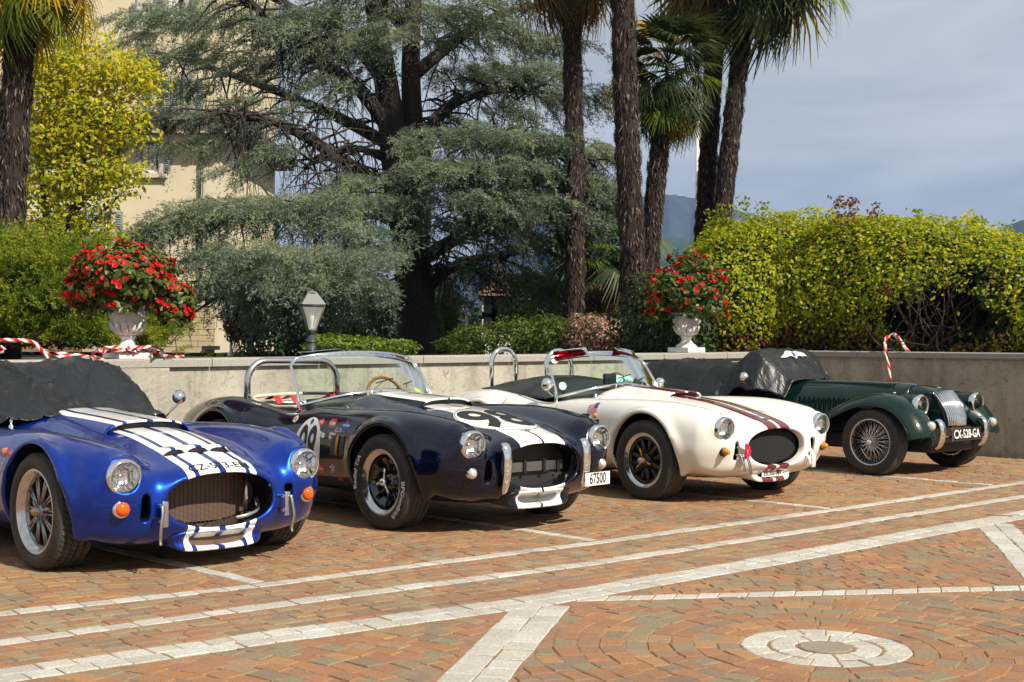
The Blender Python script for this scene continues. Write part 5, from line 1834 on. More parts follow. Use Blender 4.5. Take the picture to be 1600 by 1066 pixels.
def hill(name, label, prof, Y, depth, m, rough):
    """ridge through image pixels prof [(px,py)], Y metres away, with slopes before and behind"""
    xs = [p[0] for p in prof]; ys = [p[1] for p in prof]
    n = 150; rows = 14
    v = []
    for i in range(n):
        px = xs[0] + (xs[-1] - xs[0]) * i / (n - 1)
        py = float(spl(xs, ys)(px))
        top = at(px, py, Y)
        for j in range(rows):
            t = j / (rows - 1)            # 0 foot in front, .6 crest, 1 behind
            if t <= .6: k = t / .6; yy = Y - depth * (1 - k); h_ = k ** .8
            else: k = (t - .6) / .4; yy = Y + depth * k; h_ = 1 - k
            rr_ = rough * .15 * min(1, (top.z + 8) / 60) * (math.sin(px * .43 + 2 * t) * .5 + math.sin(px * .9 + t) * .25) + rough * min(1, (top.z + 8) / 60) * (math.sin(px * .05 + 3 * t) + math.sin(px * .13 + 7 * t) * .5 + math.sin(px * .31 - 5 * t) * .25) * (math.sin(PI * min(1, t / .6)) if t < .6 else 0)
            z = -8 + (top.z + 8) * h_ + rr_
            v.append((top.x / Y * yy, yy, z))
    f = [(i * rows + j, (i + 1) * rows + j, (i + 1) * rows + j + 1, i * rows + j + 1) for i in range(n - 1) for j in range(rows - 1)]
    return tag(obj(name, v, f, m), label, None, None, 'structure')
hill('far_mountain', 'blue hazy mountain ridge beyond the lake', [(560, 536), (640, 470), (700, 420), (770, 372), (860, 322), (930, 296), (990, 300), (1050, 292), (1085, 298), (1130, 316), (1180, 324), (1260, 372), (1340, 440), (1420, 500), (1480, 538)], 2400, 700, hillmat('far slope', (.030, .045, .030), (.060, .065, .045)), 14)
hill('wooded_hill', 'wooded green hill across the lake', [(600, 538), (700, 500), (780, 450), (880, 385), (980, 352), (1060, 362), (1110, 372), (1200, 410), (1300, 480), (1360, 538)], 1300, 420, hillmat('wooded slope', (.014, .030, .012), (.035, .055, .020)), 5)
hill('wooded_hill', 'dark hill at the right edge behind the hedge', [(1330, 538), (1400, 490), (1470, 420), (1555, 352), (1590, 335), (1640, 328), (1720, 335), (1850, 380), (2000, 450), (2150, 538)], 1500, 420, hillmat('right slope', (.014, .030, .014), (.03, .05, .022)), 5)
# air between here and the mountains
v, f = box(-2900, 2900, -60, 3300, -30, 345)
hz = obj('haze', v, f, None, None, False)
hm = bpy.data.materials.new('haze air'); hm.use_nodes = True; hm.node_tree.nodes.clear()
ho = hm.node_tree.nodes.new('ShaderNodeOutputMaterial'); hv = hm.node_tree.nodes.new('ShaderNodeVolumePrincipled')
hv.inputs['Color'].default_value = (.12, .31, .85, 1); hv.inputs['Density'].default_value = .00018; hv.inputs['Anisotropy'].default_value = .1
hm.node_tree.links.new(hv.outputs[0], ho.inputs['Volume'])
hz.data.materials.append(hm); tag(hz, 'thin blue haze over the lake', None, None, 'stuff')
# ------------------------------------------------------------------ foliage tools
def unit(a): return a / np.maximum(np.linalg.norm(a, axis=-1, keepdims=True), 1e-9)
def rdir(n): return unit(rng.normal(size=(n, 3)))
def leaves(P, Nn, size, aspect=.55, jit=.55, D=None, fold=.25, tint=None):
    """one folded 4-point leaf per point; returns verts, faces, tint"""
    n = len(P)
    Nn = unit(Nn + jit * rdir(n))
    if D is None: D = rdir(n)
    D = unit(D - Nn * (D * Nn).sum(1, keepdims=True))
    S = np.cross(Nn, D)
    sz = size * rng.uniform(.65, 1.3, n)[:, None]
    a = P - D * sz * .5; c = P + D * sz * .5
    b = P + S * sz * aspect * .5 - Nn * sz * fold * .2 - D * sz * .06; d = P - S * sz * aspect * .5 - Nn * sz * fold * .2 - D * sz * .06
    V = np.stack([a, b, c, d], 1).reshape(-1, 3)
    F = np.arange(4 * n).reshape(n, 4)
    if tint is None: tint = rng.random(n)
    return V, F, np.repeat(tint, 4)
def merge(parts):
    V = []; F = []; T = []; k = 0
    for v, f, t in parts:
        V.append(v); F.append(f + k); T.append(t); k += len(v)
    return np.concatenate(V), np.concatenate(F), np.concatenate(T)
def lump(d, s, f=3.0):
    return (np.sin(f * d[:, 0] * 1.7 + s) * np.cos(f * d[:, 1] * 1.3 + 2 * s) + np.sin(f * 1.9 * d[:, 2] + 3 * s + d[:, 0] * f) + .5 * np.sin(f * 2.3 * (d[:, 0] + d[:, 1] - d[:, 2]) + s)) / 2.5
def blob_points(c, r, n, seed, depth=.3, rough=.12, low=-.75, power=2.0):
    d = rdir(n * 2); d = d[d[:, 2] > low][:n]
    if power != 2.0:
        q = (np.abs(d) ** power).sum(1) ** (-1 / power); d2 = d * q[:, None]
    else: d2 = d
    k = 1 + rough * lump(d, seed) + rough * .6 * lump(d, seed + 5, 7.0)
    k = k * (1 - depth * rng.random(len(d)) ** 2.2)
    P = np.array(c) + d2 * np.array(r) * k[:, None]
    return P, unit(d / np.array(r))
def outside(P, blobs, skip, shrink=.84):
    ok = np.ones(len(P), bool)
    for i, (c, r) in enumerate(blobs):
        if i == skip: continue
        ok &= (((P - np.array(c)) / (np.array(r) * shrink)) ** 2).sum(1) > 1
    return ok
def bush(name, label, cat, blobs, n, size, m, base, aspect=.55, depth=.35, rough=.12, tfn=None, group=None, keep=None, low=-.8, part='foliage', jit=.7, stems=10):
    """shrub > foliage, stems. blobs in world space"""
    b = thing(name, label, cat, base, 0, group)
    parts = []
    vol = np.array([r[0] * r[1] + r[0] * r[2] + r[1] * r[2] for c, r in blobs]); vol = vol / vol.sum()
    for i, (c, r) in enumerate(blobs):
        P, Nn = blob_points(c, r, int(n * vol[i]), i * 1.7 + len(label), depth, rough, low)
        ok = outside(P, blobs, i)
        if keep is not None: ok &= keep(P)
        P, Nn = P[ok], Nn[ok]
        t = tfn(P) if tfn else None
        parts.append(leaves(P, Nn + np.array([0, 0, .35]), size, aspect, jit, tint=t))
    V, F, T = merge(parts)
    fo = obj(part, V - np.array(base), F, m, b, False, tint=T)
    g = G()
    for k in range(stems):
        c, r = blobs[k % len(blobs)]
        a = random.uniform(0, 2 * PI)
        p0 = Vector((c[0] + random.uniform(-.4, .4) * r[0], c[1] + random.uniform(-.4, .4) * r[1], base[2])) - Vector(base)
        p1 = Vector((c[0] + .8 * r[0] * math.cos(a), c[1] + .8 * r[1] * math.sin(a), c[2] + r[2] * random.uniform(-.2, .7))) - Vector(base)
        g.add(tube(crv([p0, p0.lerp(p1, .5) + Vector((random.uniform(-.1, .1), random.uniform(-.1, .1), .1)), p1], 3), [.02, .018, .015, .012, .010, .008, .005][:7] if False else .012, 5))
    if stems: tag(g.obj('stems', M['bark'], b), kind='stuff')
    return b
def bark_mat(name, a, b, sc_=6, zs=.25, strength=.8):
    m = mat(name, rough=.95)
    t = N(m, 'ShaderNodeTexCoord'); mp_ = N(m, 'ShaderNodeMapping'); mp_.inputs['Scale'].default_value = (1, 1, zs)
    LK(m, t.outputs['Object'], mp_.inputs['Vector'])
    n_ = noise(m, sc_, 8, .7, vec=mp_.outputs['Vector'], dist=.4)
    LK(m, ramp(m, n_, [(.3, a), (.7, b)]), bsdf(m).inputs['Base Color']); bump(m, n_, strength, .04)
    return m
M['bark'] = bark_mat('twig bark', (.030, .022, .015), (.075, .055, .038))
M['cedar_bark'] = bark_mat('cedar bark', (.016, .013, .011), (.050, .042, .034), 5, .22)
M['palm_bark'] = bark_mat('palm bark', (.008, .006, .005), (.034, .022, .016), 9, .5)
M['fibre'] = leaf_mat('palm fibre', [(0, (.010, .006, .005)), (.6, (.034, .021, .015)), (.85, (.085, .058, .044)), (1, (.23, .175, .14))], .9, .1)
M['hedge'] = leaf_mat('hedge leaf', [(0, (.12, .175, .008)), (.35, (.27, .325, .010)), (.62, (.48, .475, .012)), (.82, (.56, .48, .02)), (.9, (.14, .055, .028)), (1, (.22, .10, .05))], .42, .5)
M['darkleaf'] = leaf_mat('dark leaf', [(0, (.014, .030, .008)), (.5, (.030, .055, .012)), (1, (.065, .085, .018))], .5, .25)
M['midleaf'] = leaf_mat('green leaf', [(0, (.035, .065, .010)), (.5, (.075, .110, .014)), (1, (.13, .15, .022))], .5, .35)
M['yellowleaf'] = leaf_mat('yellow leaf', [(0, (.11, .16, .008)), (.4, (.30, .32, .010)), (.8, (.54, .46, .012)), (1, (.62, .38, .015))], .5, .45)
M['conifer'] = leaf_mat('feathery conifer', [(0, (.07, .125, .010)), (.5, (.20, .265, .018)), (.9, (.34, .37, .035)), (1, (.32, .22, .07))], .6, .45)
M['cedar'] = leaf_mat('cedar needles', [(0, (.080, .115, .098)), (.45, (.185, .235, .195)), (.8, (.29, .335, .255)), (1, (.37, .39, .26))], .6, .45)
M['pinkleaf'] = leaf_mat('pink blossom', [(0, (.045, .075, .02)), (.45, (.08, .11, .03)), (.5, (.45, .20, .20)), (1, (.58, .35, .33))], .5, .3)
M['redleaf'] = leaf_mat('dark red leaf', [(0, (.03, .008, .008)), (.5, (.07, .018, .018)), (1, (.12, .05, .03))], .5, .25)
M['frond'] = leaf_mat('palm frond', [(0, (.020, .034, .010)), (.5, (.040, .058, .016)), (1, (.075, .085, .026))], .5, .35)
M['frond_yellow'] = leaf_mat('yellow palm frond', [(0, (.26, .19, .010)), (.5, (.50, .36, .012)), (1, (.62, .42, .015))], .5, .55)
M['frond_light'] = leaf_mat('bright palm frond', [(0, (.07, .12, .012)), (.5, (.13, .19, .018)), (1, (.20, .24, .03))], .5, .4)
M['frond_dead'] = leaf_mat('dead palm frond', [(0, (.13, .08, .03)), (.5, (.23, .14, .05)), (1, (.33, .20, .07))], .7, .3)
M['begonia_leaf'] = leaf_mat('begonia leaf', [(0, (.030, .055, .010)), (.5, (.065, .100, .014)), (.85, (.12, .14, .02)), (1, (.16, .07, .03))], .4, .3)
M['petal'] = leaf_mat('red petal', [(0, (.42, .008, .006)), (.6, (.62, .016, .012)), (1, (.70, .05, .03))], .5, .35)

# ------------------------------------------------------------------ the big hedge at the right
GZ = .93
HB = [((2.95, 19.0, 1.80), (.80, .9, 1.06)), ((3.6, 19.6, 1.93), (1.05, 1.1, 1.18)), ((4.5, 19.1, 1.93), (1.2, 1.2, 1.16)), ((5.35, 18.15, 1.88), (1.2, 1.2, 1.10)), ((6.15, 17.2, 1.70), (1.15, 1.2, .98)), ((6.9, 16.3, 1.50), (1.1, 1.2, .80)), ((7.8, 15.3, 1.35), (1.2, 1.2, .70))]
_hp = np.array([c + r for c, r in HB]); _u = np.linspace(0, len(HB) - 1, 17)
_hq = np.stack([np.interp(_u, np.arange(len(HB)), _hp[:, i]) for i in range(6)], 1)
HB = [(tuple(q_[:3] + np.array([0, 0, .05 * math.sin(2.3 * k)])), (q_[3] * .95, q_[4] * (1 + .05 * math.sin(3.1 * k)), q_[5] * (1 + .035 * math.sin(1.9 * k)))) for k, q_ in enumerate(_hq)]
hole_c = at(1500, 485, 16.7); hole_r = np.array([.46, 1.15, .50])
hole2 = at(1440, 510, 16.9)
def hedge_keep(P):
    k = (((P - np.array(hole_c)) / hole_r) ** 2).sum(1) > 1 + .7 * lump(P, 1.0, 5) + .35 * rng.normal(size=len(P))
    k &= (((P - np.array(hole2)) / np.array([.40, .9, .32])) ** 2).sum(1) > 1 + .7 * lump(P, 2.0, 5) + .35 * rng.normal(size=len(P))
    return k
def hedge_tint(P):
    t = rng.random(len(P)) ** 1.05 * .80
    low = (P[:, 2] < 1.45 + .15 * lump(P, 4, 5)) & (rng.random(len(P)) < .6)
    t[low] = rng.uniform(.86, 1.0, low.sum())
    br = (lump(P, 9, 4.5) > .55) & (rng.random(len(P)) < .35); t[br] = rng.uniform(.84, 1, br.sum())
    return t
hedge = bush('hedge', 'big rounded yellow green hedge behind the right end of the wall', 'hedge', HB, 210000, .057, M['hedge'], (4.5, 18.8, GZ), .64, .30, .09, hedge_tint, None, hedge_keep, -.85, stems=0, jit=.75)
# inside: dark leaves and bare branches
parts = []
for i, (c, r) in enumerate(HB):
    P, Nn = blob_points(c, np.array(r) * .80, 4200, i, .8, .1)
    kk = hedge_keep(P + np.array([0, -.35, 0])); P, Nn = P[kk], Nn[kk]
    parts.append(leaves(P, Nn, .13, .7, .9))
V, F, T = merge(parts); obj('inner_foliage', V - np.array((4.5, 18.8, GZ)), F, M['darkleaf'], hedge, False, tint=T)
for k in range(46):
    a = hole_c if k % 3 else hole2
    p0 = Vector((a.x + random.uniform(-.6, .6), a.y + random.uniform(.2, .7), 1.15))
    p1 = Vector((a.x + random.uniform(-.75, .75), a.y + random.uniform(-.35, .3), a.z + random.uniform(-.3, .5)))
    mid = p0.lerp(p1, .5) + Vector((random.uniform(-.25, .25), random.uniform(-.1, .1), random.uniform(-.1, .2)))
    pts = [p - Vector((4.5, 18.8, GZ)) for p in crv([p0, mid, p1], 4)]
    v, f = tube(pts, [.014 - .010 * i / (len(pts) - 1) for i in range(len(pts))], 5); obj('branch', v, f, M['bark'], hedge)
# sprigs above the clipped top
parts = []
for px, py, h_, tt in ((1310, 330, .28, .92), (1330, 335, .3, .95), (1365, 330, .22, .93), (1290, 335, .15, .3), (1160, 318, .2, .2), (1130, 330, .2, .2), (1230, 335, .14, .3), (1430, 330, .16, .3), (1512, 340, .2, .72), (1545, 362, .18, .75), (1490, 345, .12, .6), (1390, 340, .15, .4), (1190, 325, .2, .25), (1110, 345, .25, .15)) + tuple((random.randint(1120, 1600), 338, random.uniform(.05, .14), random.uniform(.1, .6)) for _ in range(26)):
    b = at(px, py + 22, 18.2)
    n_ = int(60 * h_ / .2)
    P = np.array(b) + rng.normal(size=(n_, 3)) * np.array([.05, .05, 0]) + np.stack([np.zeros(n_), np.zeros(n_), rng.random(n_) * h_ * 1.4], 1)
    parts.append(leaves(P, rdir(n_), .06, .6, .9, tint=np.clip(tt + rng.normal(size=n_) * .04, 0, 1)))
V, F, T = merge(parts); obj('sprigs', V - np.array((4.5, 18.8, GZ)), F, M['hedge'], hedge, False, tint=T)

# ------------------------------------------------------------------ urns with begonias
def marble():
    m = mat('white stone urn', rough=.7)
    n_ = noise(m, 9, 5, .6)
    LK(m, ramp(m, n_, [(.3, (.66, .62, .57)), (.6, (.78, .76, .72)), (.8, (.84, .83, .80))]), bsdf(m).inputs['Base Color']); bump(m, noise(m, 40, 4), .25, .006)
    return m
M['marble'] = marble()
def urn(p, s, label, group):
    u = thing('urn', label, 'urn', tuple(p), R(43), group)
    v, f = box(-.19 * s, .19 * s, -.19 * s, .19 * s, 0, .075 * s, .008); obj('plinth', v, f, M['marble'], u, False)
    prof = [(.001, .075), (.145, .075), (.15, .09), (.135, .11), (.095, .135), (.072, .175), (.068, .205), (.085, .218), (.085, .232), (.075, .24), (.11, .262), (.150, .30), (.172, .35), (.178, .40), (.172, .45), (.168, .50), (.176, .525), (.205, .545), (.235, .552), (.238, .57), (.22, .575), (.19, .56), (.001, .54)]
    v, f = lathe([(a * s, b * s) for a, b in crv_prof(prof)], 40); obj('bowl', v, f, M['marble'], u)
    # acanthus leaves round the belly and garland above
    for k in range(14):
        a = 2 * PI * k / 14
        g = G()
        pts = [(.085, .245), (.135, .268), (.172, .31), (.188, .355), (.196, .375), (.190, .385)]
        g.add(sweep_flat([(r_ * s * math.cos(a), r_ * s * math.sin(a), z * s) for r_, z in pts], (-math.sin(a), math.cos(a), 0), [.02 * s, .05 * s, .068 * s, .06 * s, .04 * s, .015 * s], .012 * s))
        obj('acanthus_leaf', g.v, g.f, M['marble'], u)
    for k in range(8):
        g = G()
        for q in range(7):
            a = 2 * PI * (k + (q - 3) * .085) / 8
            zz = (.475 - .035 * (1 - ((q - 3) / 3) ** 2)) * s
            vv, ff = lathe([(.0001, -.022), (.016, -.012), (.020, .0), (.014, .014), (.0001, .02)], 8)
            g.add(([(x * s * 1.1 + .178 * s * math.cos(a), y * s * 1.1 + .178 * s * math.sin(a), z * s + zz) for x, y, z in vv], ff))
        obj('garland', g.v, g.f, M['marble'], u)
    return u
def crv_prof(p):
    return [(max(q.x, .0001), q.y) for q in crv([(a, b, 0) for a, b in p], 3)]
def flower_mesh():
    g = G()
    for k in range(7):
        a = 2 * PI * k / 5 + (k > 4) * .6; t = .35 if k < 5 else .9
        r_ = .030 if k < 5 else .018
        d = Vector((math.cos(a) * math.cos(t), math.sin(a) * math.cos(t), math.sin(t))); s_ = Vector((-math.sin(a), math.cos(a), 0))
        p = d * r_
        g.add(([(0, 0, 0), tuple(p * .6 + s_ * r_ * .55), tuple(p * 1.1), tuple(p * .6 - s_ * r_ * .55)], [(0, 1, 2, 3)]))
    return g
FLW = flower_mesh()
FL_MESH = []
for k in range(4):
    g = G(); tt = []
    for q in range(3 + k % 3):
        M_ = Matrix.Translation((random.uniform(-.035, .035), random.uniform(-.035, .035), random.uniform(-.02, .02))) @ Euler((random.uniform(-.6, .6), random.uniform(-.6, .6), random.uniform(0, 6))).to_matrix().to_4x4() @ Matrix.Scale(random.uniform(.8, 1.2), 4)
        g.add((FLW.v, FLW.f), M_); tt += [random.random()] * len(FLW.v)
    FL_MESH.append(mesh('flower', g.v, g.f, M['petal'], False, tt))
def begonia(p, rx, ry, rz, label, nfl, trail, group):
    b = thing('begonia', label, 'flowers', tuple(p), 0, group)
    c = np.array((0, 0, rz * .55))
    blobs = [(c, np.array((rx, ry, rz)))] + [(np.array(t_[0]), np.array(t_[1])) for t_ in trail]
    parts = []; skin_ = []
    for i, (cc, rr_) in enumerate(blobs):
        n_ = int(3400 * (rr_[0] * rr_[2]) / (rx * rz))
        P, Nn = blob_points(cc, rr_, n_, i + len(label), .55, .26, -.7)
        parts.append(leaves(P, Nn + np.array((0, 0, .3)), .070, .62, .7))
        P, Nn = blob_points(cc, rr_ * 1.02, int(nfl * (rr_[0] * rr_[2]) / (rx * rz)), i + len(label), .06, .26, -.55)
        skin_ += list(zip(P, Nn))
    V, F, T = merge(parts); obj('foliage', V, F, M['begonia_leaf'], b, False, tint=T)
    for k, (P, Nn) in enumerate(skin_[:290]):
        o = link('flower', FL_MESH[k % 4], b, tuple(P)); o.rotation_euler = Vector(Nn).to_track_quat('Z', 'Y').to_euler(); 
        s_ = random.uniform(.55, .95); o.scale = (s_, s_, s_)
    g = G()
    for k in range(14):
        a = 2 * PI * k / 14; g.add(tube([(0, 0, -.05), (.5 * rx * math.cos(a), .5 * ry * math.sin(a), .2 * rz), (.85 * rx * math.cos(a), .85 * ry * math.sin(a), rz * (.3 + .5 * (k % 3) / 3))], .006, 4))
    g.obj('stems', M['midleaf'], b)
    return b
pu1 = b0 + dl * SU1 - nl * .12; pu2 = b0 + dl * SU2 - nl * .12
z1 = HL(SU1); z2 = HL(SU2)
urn((pu1[0], pu1[1], z1), .83, 'carved white stone urn on the wall at the left, above tangled tape', 'urns on the wall')
urn((pu2[0], pu2[1], z2), .86, 'carved white stone urn on the wall in front of the big hedge', 'urns on the wall')
begonia((pu1[0], pu1[1], z1 + .46), .45, .44, .35, 'red flowering begonia in the left urn, trailing down on its right', 205, [((.42, -.1, -.02), (.16, .16, .20)), ((-.36, 0, .12), (.16, .2, .18))], 'begonias in the urns')
begonia((pu2[0], pu2[1], z2 + .47), .50, .48, .46, 'red flowering begonia in the urn beside the big hedge', 160, [((-.42, -.1, .05), (.16, .16, .22))], 'begonias in the urns')

# ------------------------------------------------------------------ cedar
CB = at(650, 548, 25); CB.z = GZ
cedar = thing('cedar_tree', 'huge blue grey cedar with spreading drooping branches behind the wall', 'tree', tuple(CB))
def rel(p): return Vector(p) - CB
def limb(pp, r0, r1, name='limb', par=cedar, m='cedar_bark', n=8, k=5):
    P = [rel(p) for p in pp]; P = crv(P, k)
    rs = [r0 + (r1 - r0) * (i / (len(P) - 1)) for i in range(len(P))]
    v, f = tube(P, rs, n); return obj(name, v, f, M[m], par)
limb([CB + Vector((0, 0, -.2)), at(650, 500, 25), at(645, 420, 25), at(630, 330, 25), at(615, 240, 25), at(605, 160, 25), at(590, 60, 25), at(570, -80, 25)], .40, .16, 'trunk', n=14, k=6)
limb([at(646, 440, 25), at(652, 340, 25.1), at(648, 250, 25.2), at(640, 150, 25.3), at(640, 40, 25.3), at(650, -90, 25.4)], .26, .13, 'trunk', n=12)
LIMBS = [
 ([(612, 300), (560, 268), (500, 228), (440, 195), (390, 182), (330, 172)], (25, 24.4, 23.8, 23.3, 22.8), .16, .03),
 ([(606, 200), (560, 140), (505, 100), (450, 60), (400, 15), (360, -30)], (25, 24.6, 24.2, 23.8, 23.5, 23), .15, .04),
 ([(655, 260), (672, 200), (700, 165), (745, 145), (800, 138), (860, 146)], (25.1, 25.3, 25.5, 25.8, 26, 26.2), .17, .03),
 ([(650, 410), (690, 385), (730, 360), (765, 318), (800, 290), (860, 280)], (25, 24.6, 24.2, 23.8, 23.4, 23), .16, .03),
 ([(660, 455), (700, 420), (745, 403), (790, 400), (830, 385)], (25, 25, 25.2, 25.4, 25.6), .12, .03),
 ([(640, 470), (590, 455), (530, 448), (470, 446), (400, 455), (320, 470)], (25, 24, 23, 22.2, 21.8, 21.5), .15, .03),
 ([(628, 350), (580, 330), (530, 330), (470, 330), (400, 330), (300, 325)], (25, 23.8, 22.8, 22, 21.4, 21), .15, .03),
 ([(605, 250), (560, 232), (520, 240), (470, 262)], (25, 24.5, 24, 23.6), .08, .02),
 ([(600, 130), (540, 60), (470, 20), (380, -20), (280, -30)], (25, 25.5, 26, 26.5, 27), .13, .03),
 ([(640, 120), (700, 70), (760, 30), (820, 10), (880, -5)], (25.3, 25.6, 26, 26.4, 26.8), .13, .03),
 ([(640, 60), (600, 10), (560, -40), (500, -90)], (25.2, 24.5, 24, 23.5), .12, .04),
 ([(648, 200), (720, 215), (800, 225), (880, 240), (930, 260)], (25.2, 24.4, 23.6, 23, 22.6), .13, .03),
 ([(615, 230), (540, 190), (450, 150), (340, 110), (240, 80)], (25, 25.4, 25.8, 26, 26.2), .13, .03),
 ([(646, 300), (600, 280), (560, 290), (520, 310)], (25, 24, 23.2, 22.6), .11, .03),
]
ENDS = []
for pts, Ys, r0, r1 in LIMBS:
    Ys = list(Ys) + [Ys[-1]] * (len(pts) - len(Ys))
    P = [at(a, b, y) for (a, b), y in zip(pts, Ys)]
    limb(P, r0, r1)
    ENDS.append(P)
# spray templates: irregular drooping branchlets set with needle tufts
def spray_template(nside=9, L_=.50, droop=.16, tuft=.062, per=9, wid=.0115, seed=0, spread=1.0, hang=.12):
    rr = np.random.default_rng(100 + seed)
    P = []; D = []; Nn = []
    def ax(t): return np.array([L_ * t, .04 * math.sin(3 * t + seed), -droop * t * t])
    twigs = [(ax(.45), unit(np.array([1, rr.uniform(-.3, .3), -.35])), L_ * .6)]
    for i in range(nside):
        t = rr.uniform(.05, .95); s_ = 1 if i % 2 else -1
        twigs.append((ax(t), unit(np.array([rr.uniform(.35, 1.1), s_ * rr.uniform(.3, 1.1) * spread, rr.uniform(-.35, .2)])), L_ * rr.uniform(.22, .62) * (1 - .4 * t)))
    for base, d, ln in twigs:
        n_ = max(3, int(per * ln / (L_ * .4)))
        for k in range(n_):
            u = (k + rr.random()) / n_
            p = base + d * ln * u + np.array([0, 0, -hang * u * u * ln * 2])
            for q_ in range(2):
                dd = unit(d * 1.0 + rr.normal(size=3) * .62 + np.array([0, 0, .15]))
                P.append(p + dd * tuft * .35); D.append(dd); Nn.append(unit(rr.normal(size=3) + np.array([0, 0, .9])))
    P, D, Nn = np.array(P), np.array(D), np.array(Nn)
    n = len(P)
    S = unit(np.cross(Nn, D))
    a = P - D * tuft * .5; c = P + D * tuft * .5
    V = np.stack([a, P + S * wid * .5, c, P - S * wid * .5], 1).reshape(-1, 3)
    return V, np.arange(4 * n).reshape(n, 4)
def scatter(T, pos, xdir, up, scale, tint, tj=.18):
    """copies of a template, x along xdir, z near up"""
    V, F = T
    X = unit(xdir); Z = unit(up - X * (up * X).sum(1, keepdims=True)); Y = np.cross(Z, X)
    n = len(pos)
    W = pos[:, None, :] + scale[:, None, None] * (V[None, :, 0:1] * X[:, None] + V[None, :, 1:2] * Y[:, None] + V[None, :, 2:3] * Z[:, None])
    FF = F[None] + (np.arange(n) * len(V))[:, None, None]
    q = len(V) // 4
    t = np.clip(tint[:, None] + tj * rng.normal(size=(n, q)), 0, 1)
    return W.reshape(-1, 3), FF.reshape(-1, 4), np.repeat(t.ravel(), 4)
SPRS = [spray_template(9 + k % 3, .50 + .05 * (k % 3), .10 + .05 * (k % 4), seed=k) for k in range(7)]
HANG = [spray_template(6, .55, .35, .07, 6, .011, seed=20 + k, spread=.5, hang=.5) for k in range(4)]
PADS_FIX = lambda px, Y: Y + (1.3 if px >= 840 and Y < 23.5 else 0)
def pads(lst, TT, tint0, droop=.35, jitter=.5, mul=1.0):
    parts = []
    for (px, py, Y, wx, wz, n) in lst:
        c = np.array(at(px, py, PADS_FIX(px, Y))); n = max(3, int(n * mul))
        for T in TT:
            m_ = max(1, n // len(TT))
            d = rdir(m_); rad = rng.random(m_) ** .5
            P = c + d * np.array([wx, wx * .9, wz]) * rad[:, None]
            P[:, 2] -= .10 * ((P[:, :2] - c[:2]) ** 2).sum(1) / max(wx, .3) ** 1.0
            out = P - np.array([CB.x, CB.y, 0]); out[:, 2] = 0
            out = unit(out) + jitter * rdir(m_) * np.array([1, 1, .4]); out[:, 2] -= droop * rng.random(m_)
            upv = np.tile(np.array([0, 0, 1.]), (m_, 1)) + .4 * rdir(m_)
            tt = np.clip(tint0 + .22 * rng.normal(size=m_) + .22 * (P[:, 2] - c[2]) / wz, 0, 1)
            parts.append(scatter(T, P, out, upv, rng.uniform(.65, 1.30, m_), tt))
    return merge(parts)
PADS = [ # px, py, Y, half width, half height (m), count : lower left shelves
 (330, 320, 21.2, .8, .14, 70), (400, 318, 21.4, 1.0, .16, 130), (480, 312, 21.8, 1.0, .16, 130), (560, 305, 22.4, .9, .16, 110), (290, 345, 21.0, .7, .12, 60), (545, 348, 21.6, .8, .14, 80), (250, 362, 21.3, .45, .10, 30),
 (360, 390, 20.8, .6, .13, 60), (430, 392, 20.6, 1.0, .16, 140), (520, 392, 20.9, 1.0, .16, 130), (585, 385, 22.0, .5, .12, 40), (470, 428, 20.4, .9, .15, 110), (550, 430, 21.0, .7, .13, 70), (390, 425, 20.7, .7, .13, 60),
 # right middle shelves
 (720, 205, 22.6, 1.0, .15, 110), (800, 212, 22.6, 1.0, .16, 120), (875, 228, 22.3, .8, .16, 90), (680, 258, 22.4, .9, .15, 110), (765, 256, 22.4, 1.1, .16, 140), (850, 270, 22.3, 1.0, .18, 130), (910, 285, 22.2, .5, .18, 50), (720, 302, 22.4, 1.0, .15, 110), (800, 308, 22.4, 1.0, .17, 120), (870, 325, 22.3, .8, .18, 90), (760, 345, 22.9, .8, .14, 60), (840, 372, 22.8, .7, .18, 80), (895, 375, 22.6, .4, .2, 40), (700, 345, 23, .6, .12, 40),
 # upper right
 (720, 100, 25.6, .9, .15, 80), (800, 105, 25.8, 1.0, .16, 90), (870, 140, 26, .8, .18, 80), (840, 58, 26.2, .9, .16, 80), (745, 38, 25.8, 1.0, .16, 80), (770, 165, 25.6, .7, .13, 40),
 # top middle
 (540, 75, 24.2, .9, .15, 90), (470, 50, 24, 1.0, .16, 90), (610, 50, 24.4, .9, .15, 90), (520, 20, 24.2, 1.0, .16, 90), (670, 20, 24.6, .8, .16, 80), (580, -20, 24.4, 1.3, .2, 100), (700, -20, 25, 1.3, .2, 90), (530, 125, 24.0, .6, .12, 40),
 # upper left, darker and thinner
 (400, 20, 24.5, 1.1, .18, 80), (310, 15, 25, 1.0, .18, 70), (240, 20, 25.6, .8, .18, 45), (350, 72, 24.6, 1.0, .16, 60), (270, 85, 25.4, .8, .14, 40), (430, 95, 24.2, .8, .14, 45), (220, 60, 26, .6, .14, 25),
 (330, 178, 23.2, .6, .12, 22), (410, 190, 23.4, .6, .12, 26), (385, 262, 22.8, .5, .11, 20), (560, 272, 22.8, .6, .12, 34), (265, 165, 24.6, .45, .12, 20), (280, 225, 23.5, .4, .14, 16), (320, 130, 24.4, .6, .12, 30), (400, 150, 23.8, .6, .12, 26), (470, 165, 23.6, .5, .12, 22), (450, 230, 23.0, .5, .12, 20), (350, 215, 23.2, .5, .12, 20), (250, 120, 25.4, .6, .14, 30), (690, 175, 25.4, .4, .12, 18), (640, 225, 22.9, .45, .12, 22),
]
DARKPADS = [(420, 450, 22.4, 1.0, .16, 60), (510, 448, 22.6, .9, .14, 50), (720, 415, 25.5, .8, .2, 40), (800, 425, 25.5, .8, .24, 55), (860, 445, 25, .6, .24, 45), (690, 462, 25.6, .5, .14, 18), (590, 478, 24, .6, .12, 20)]
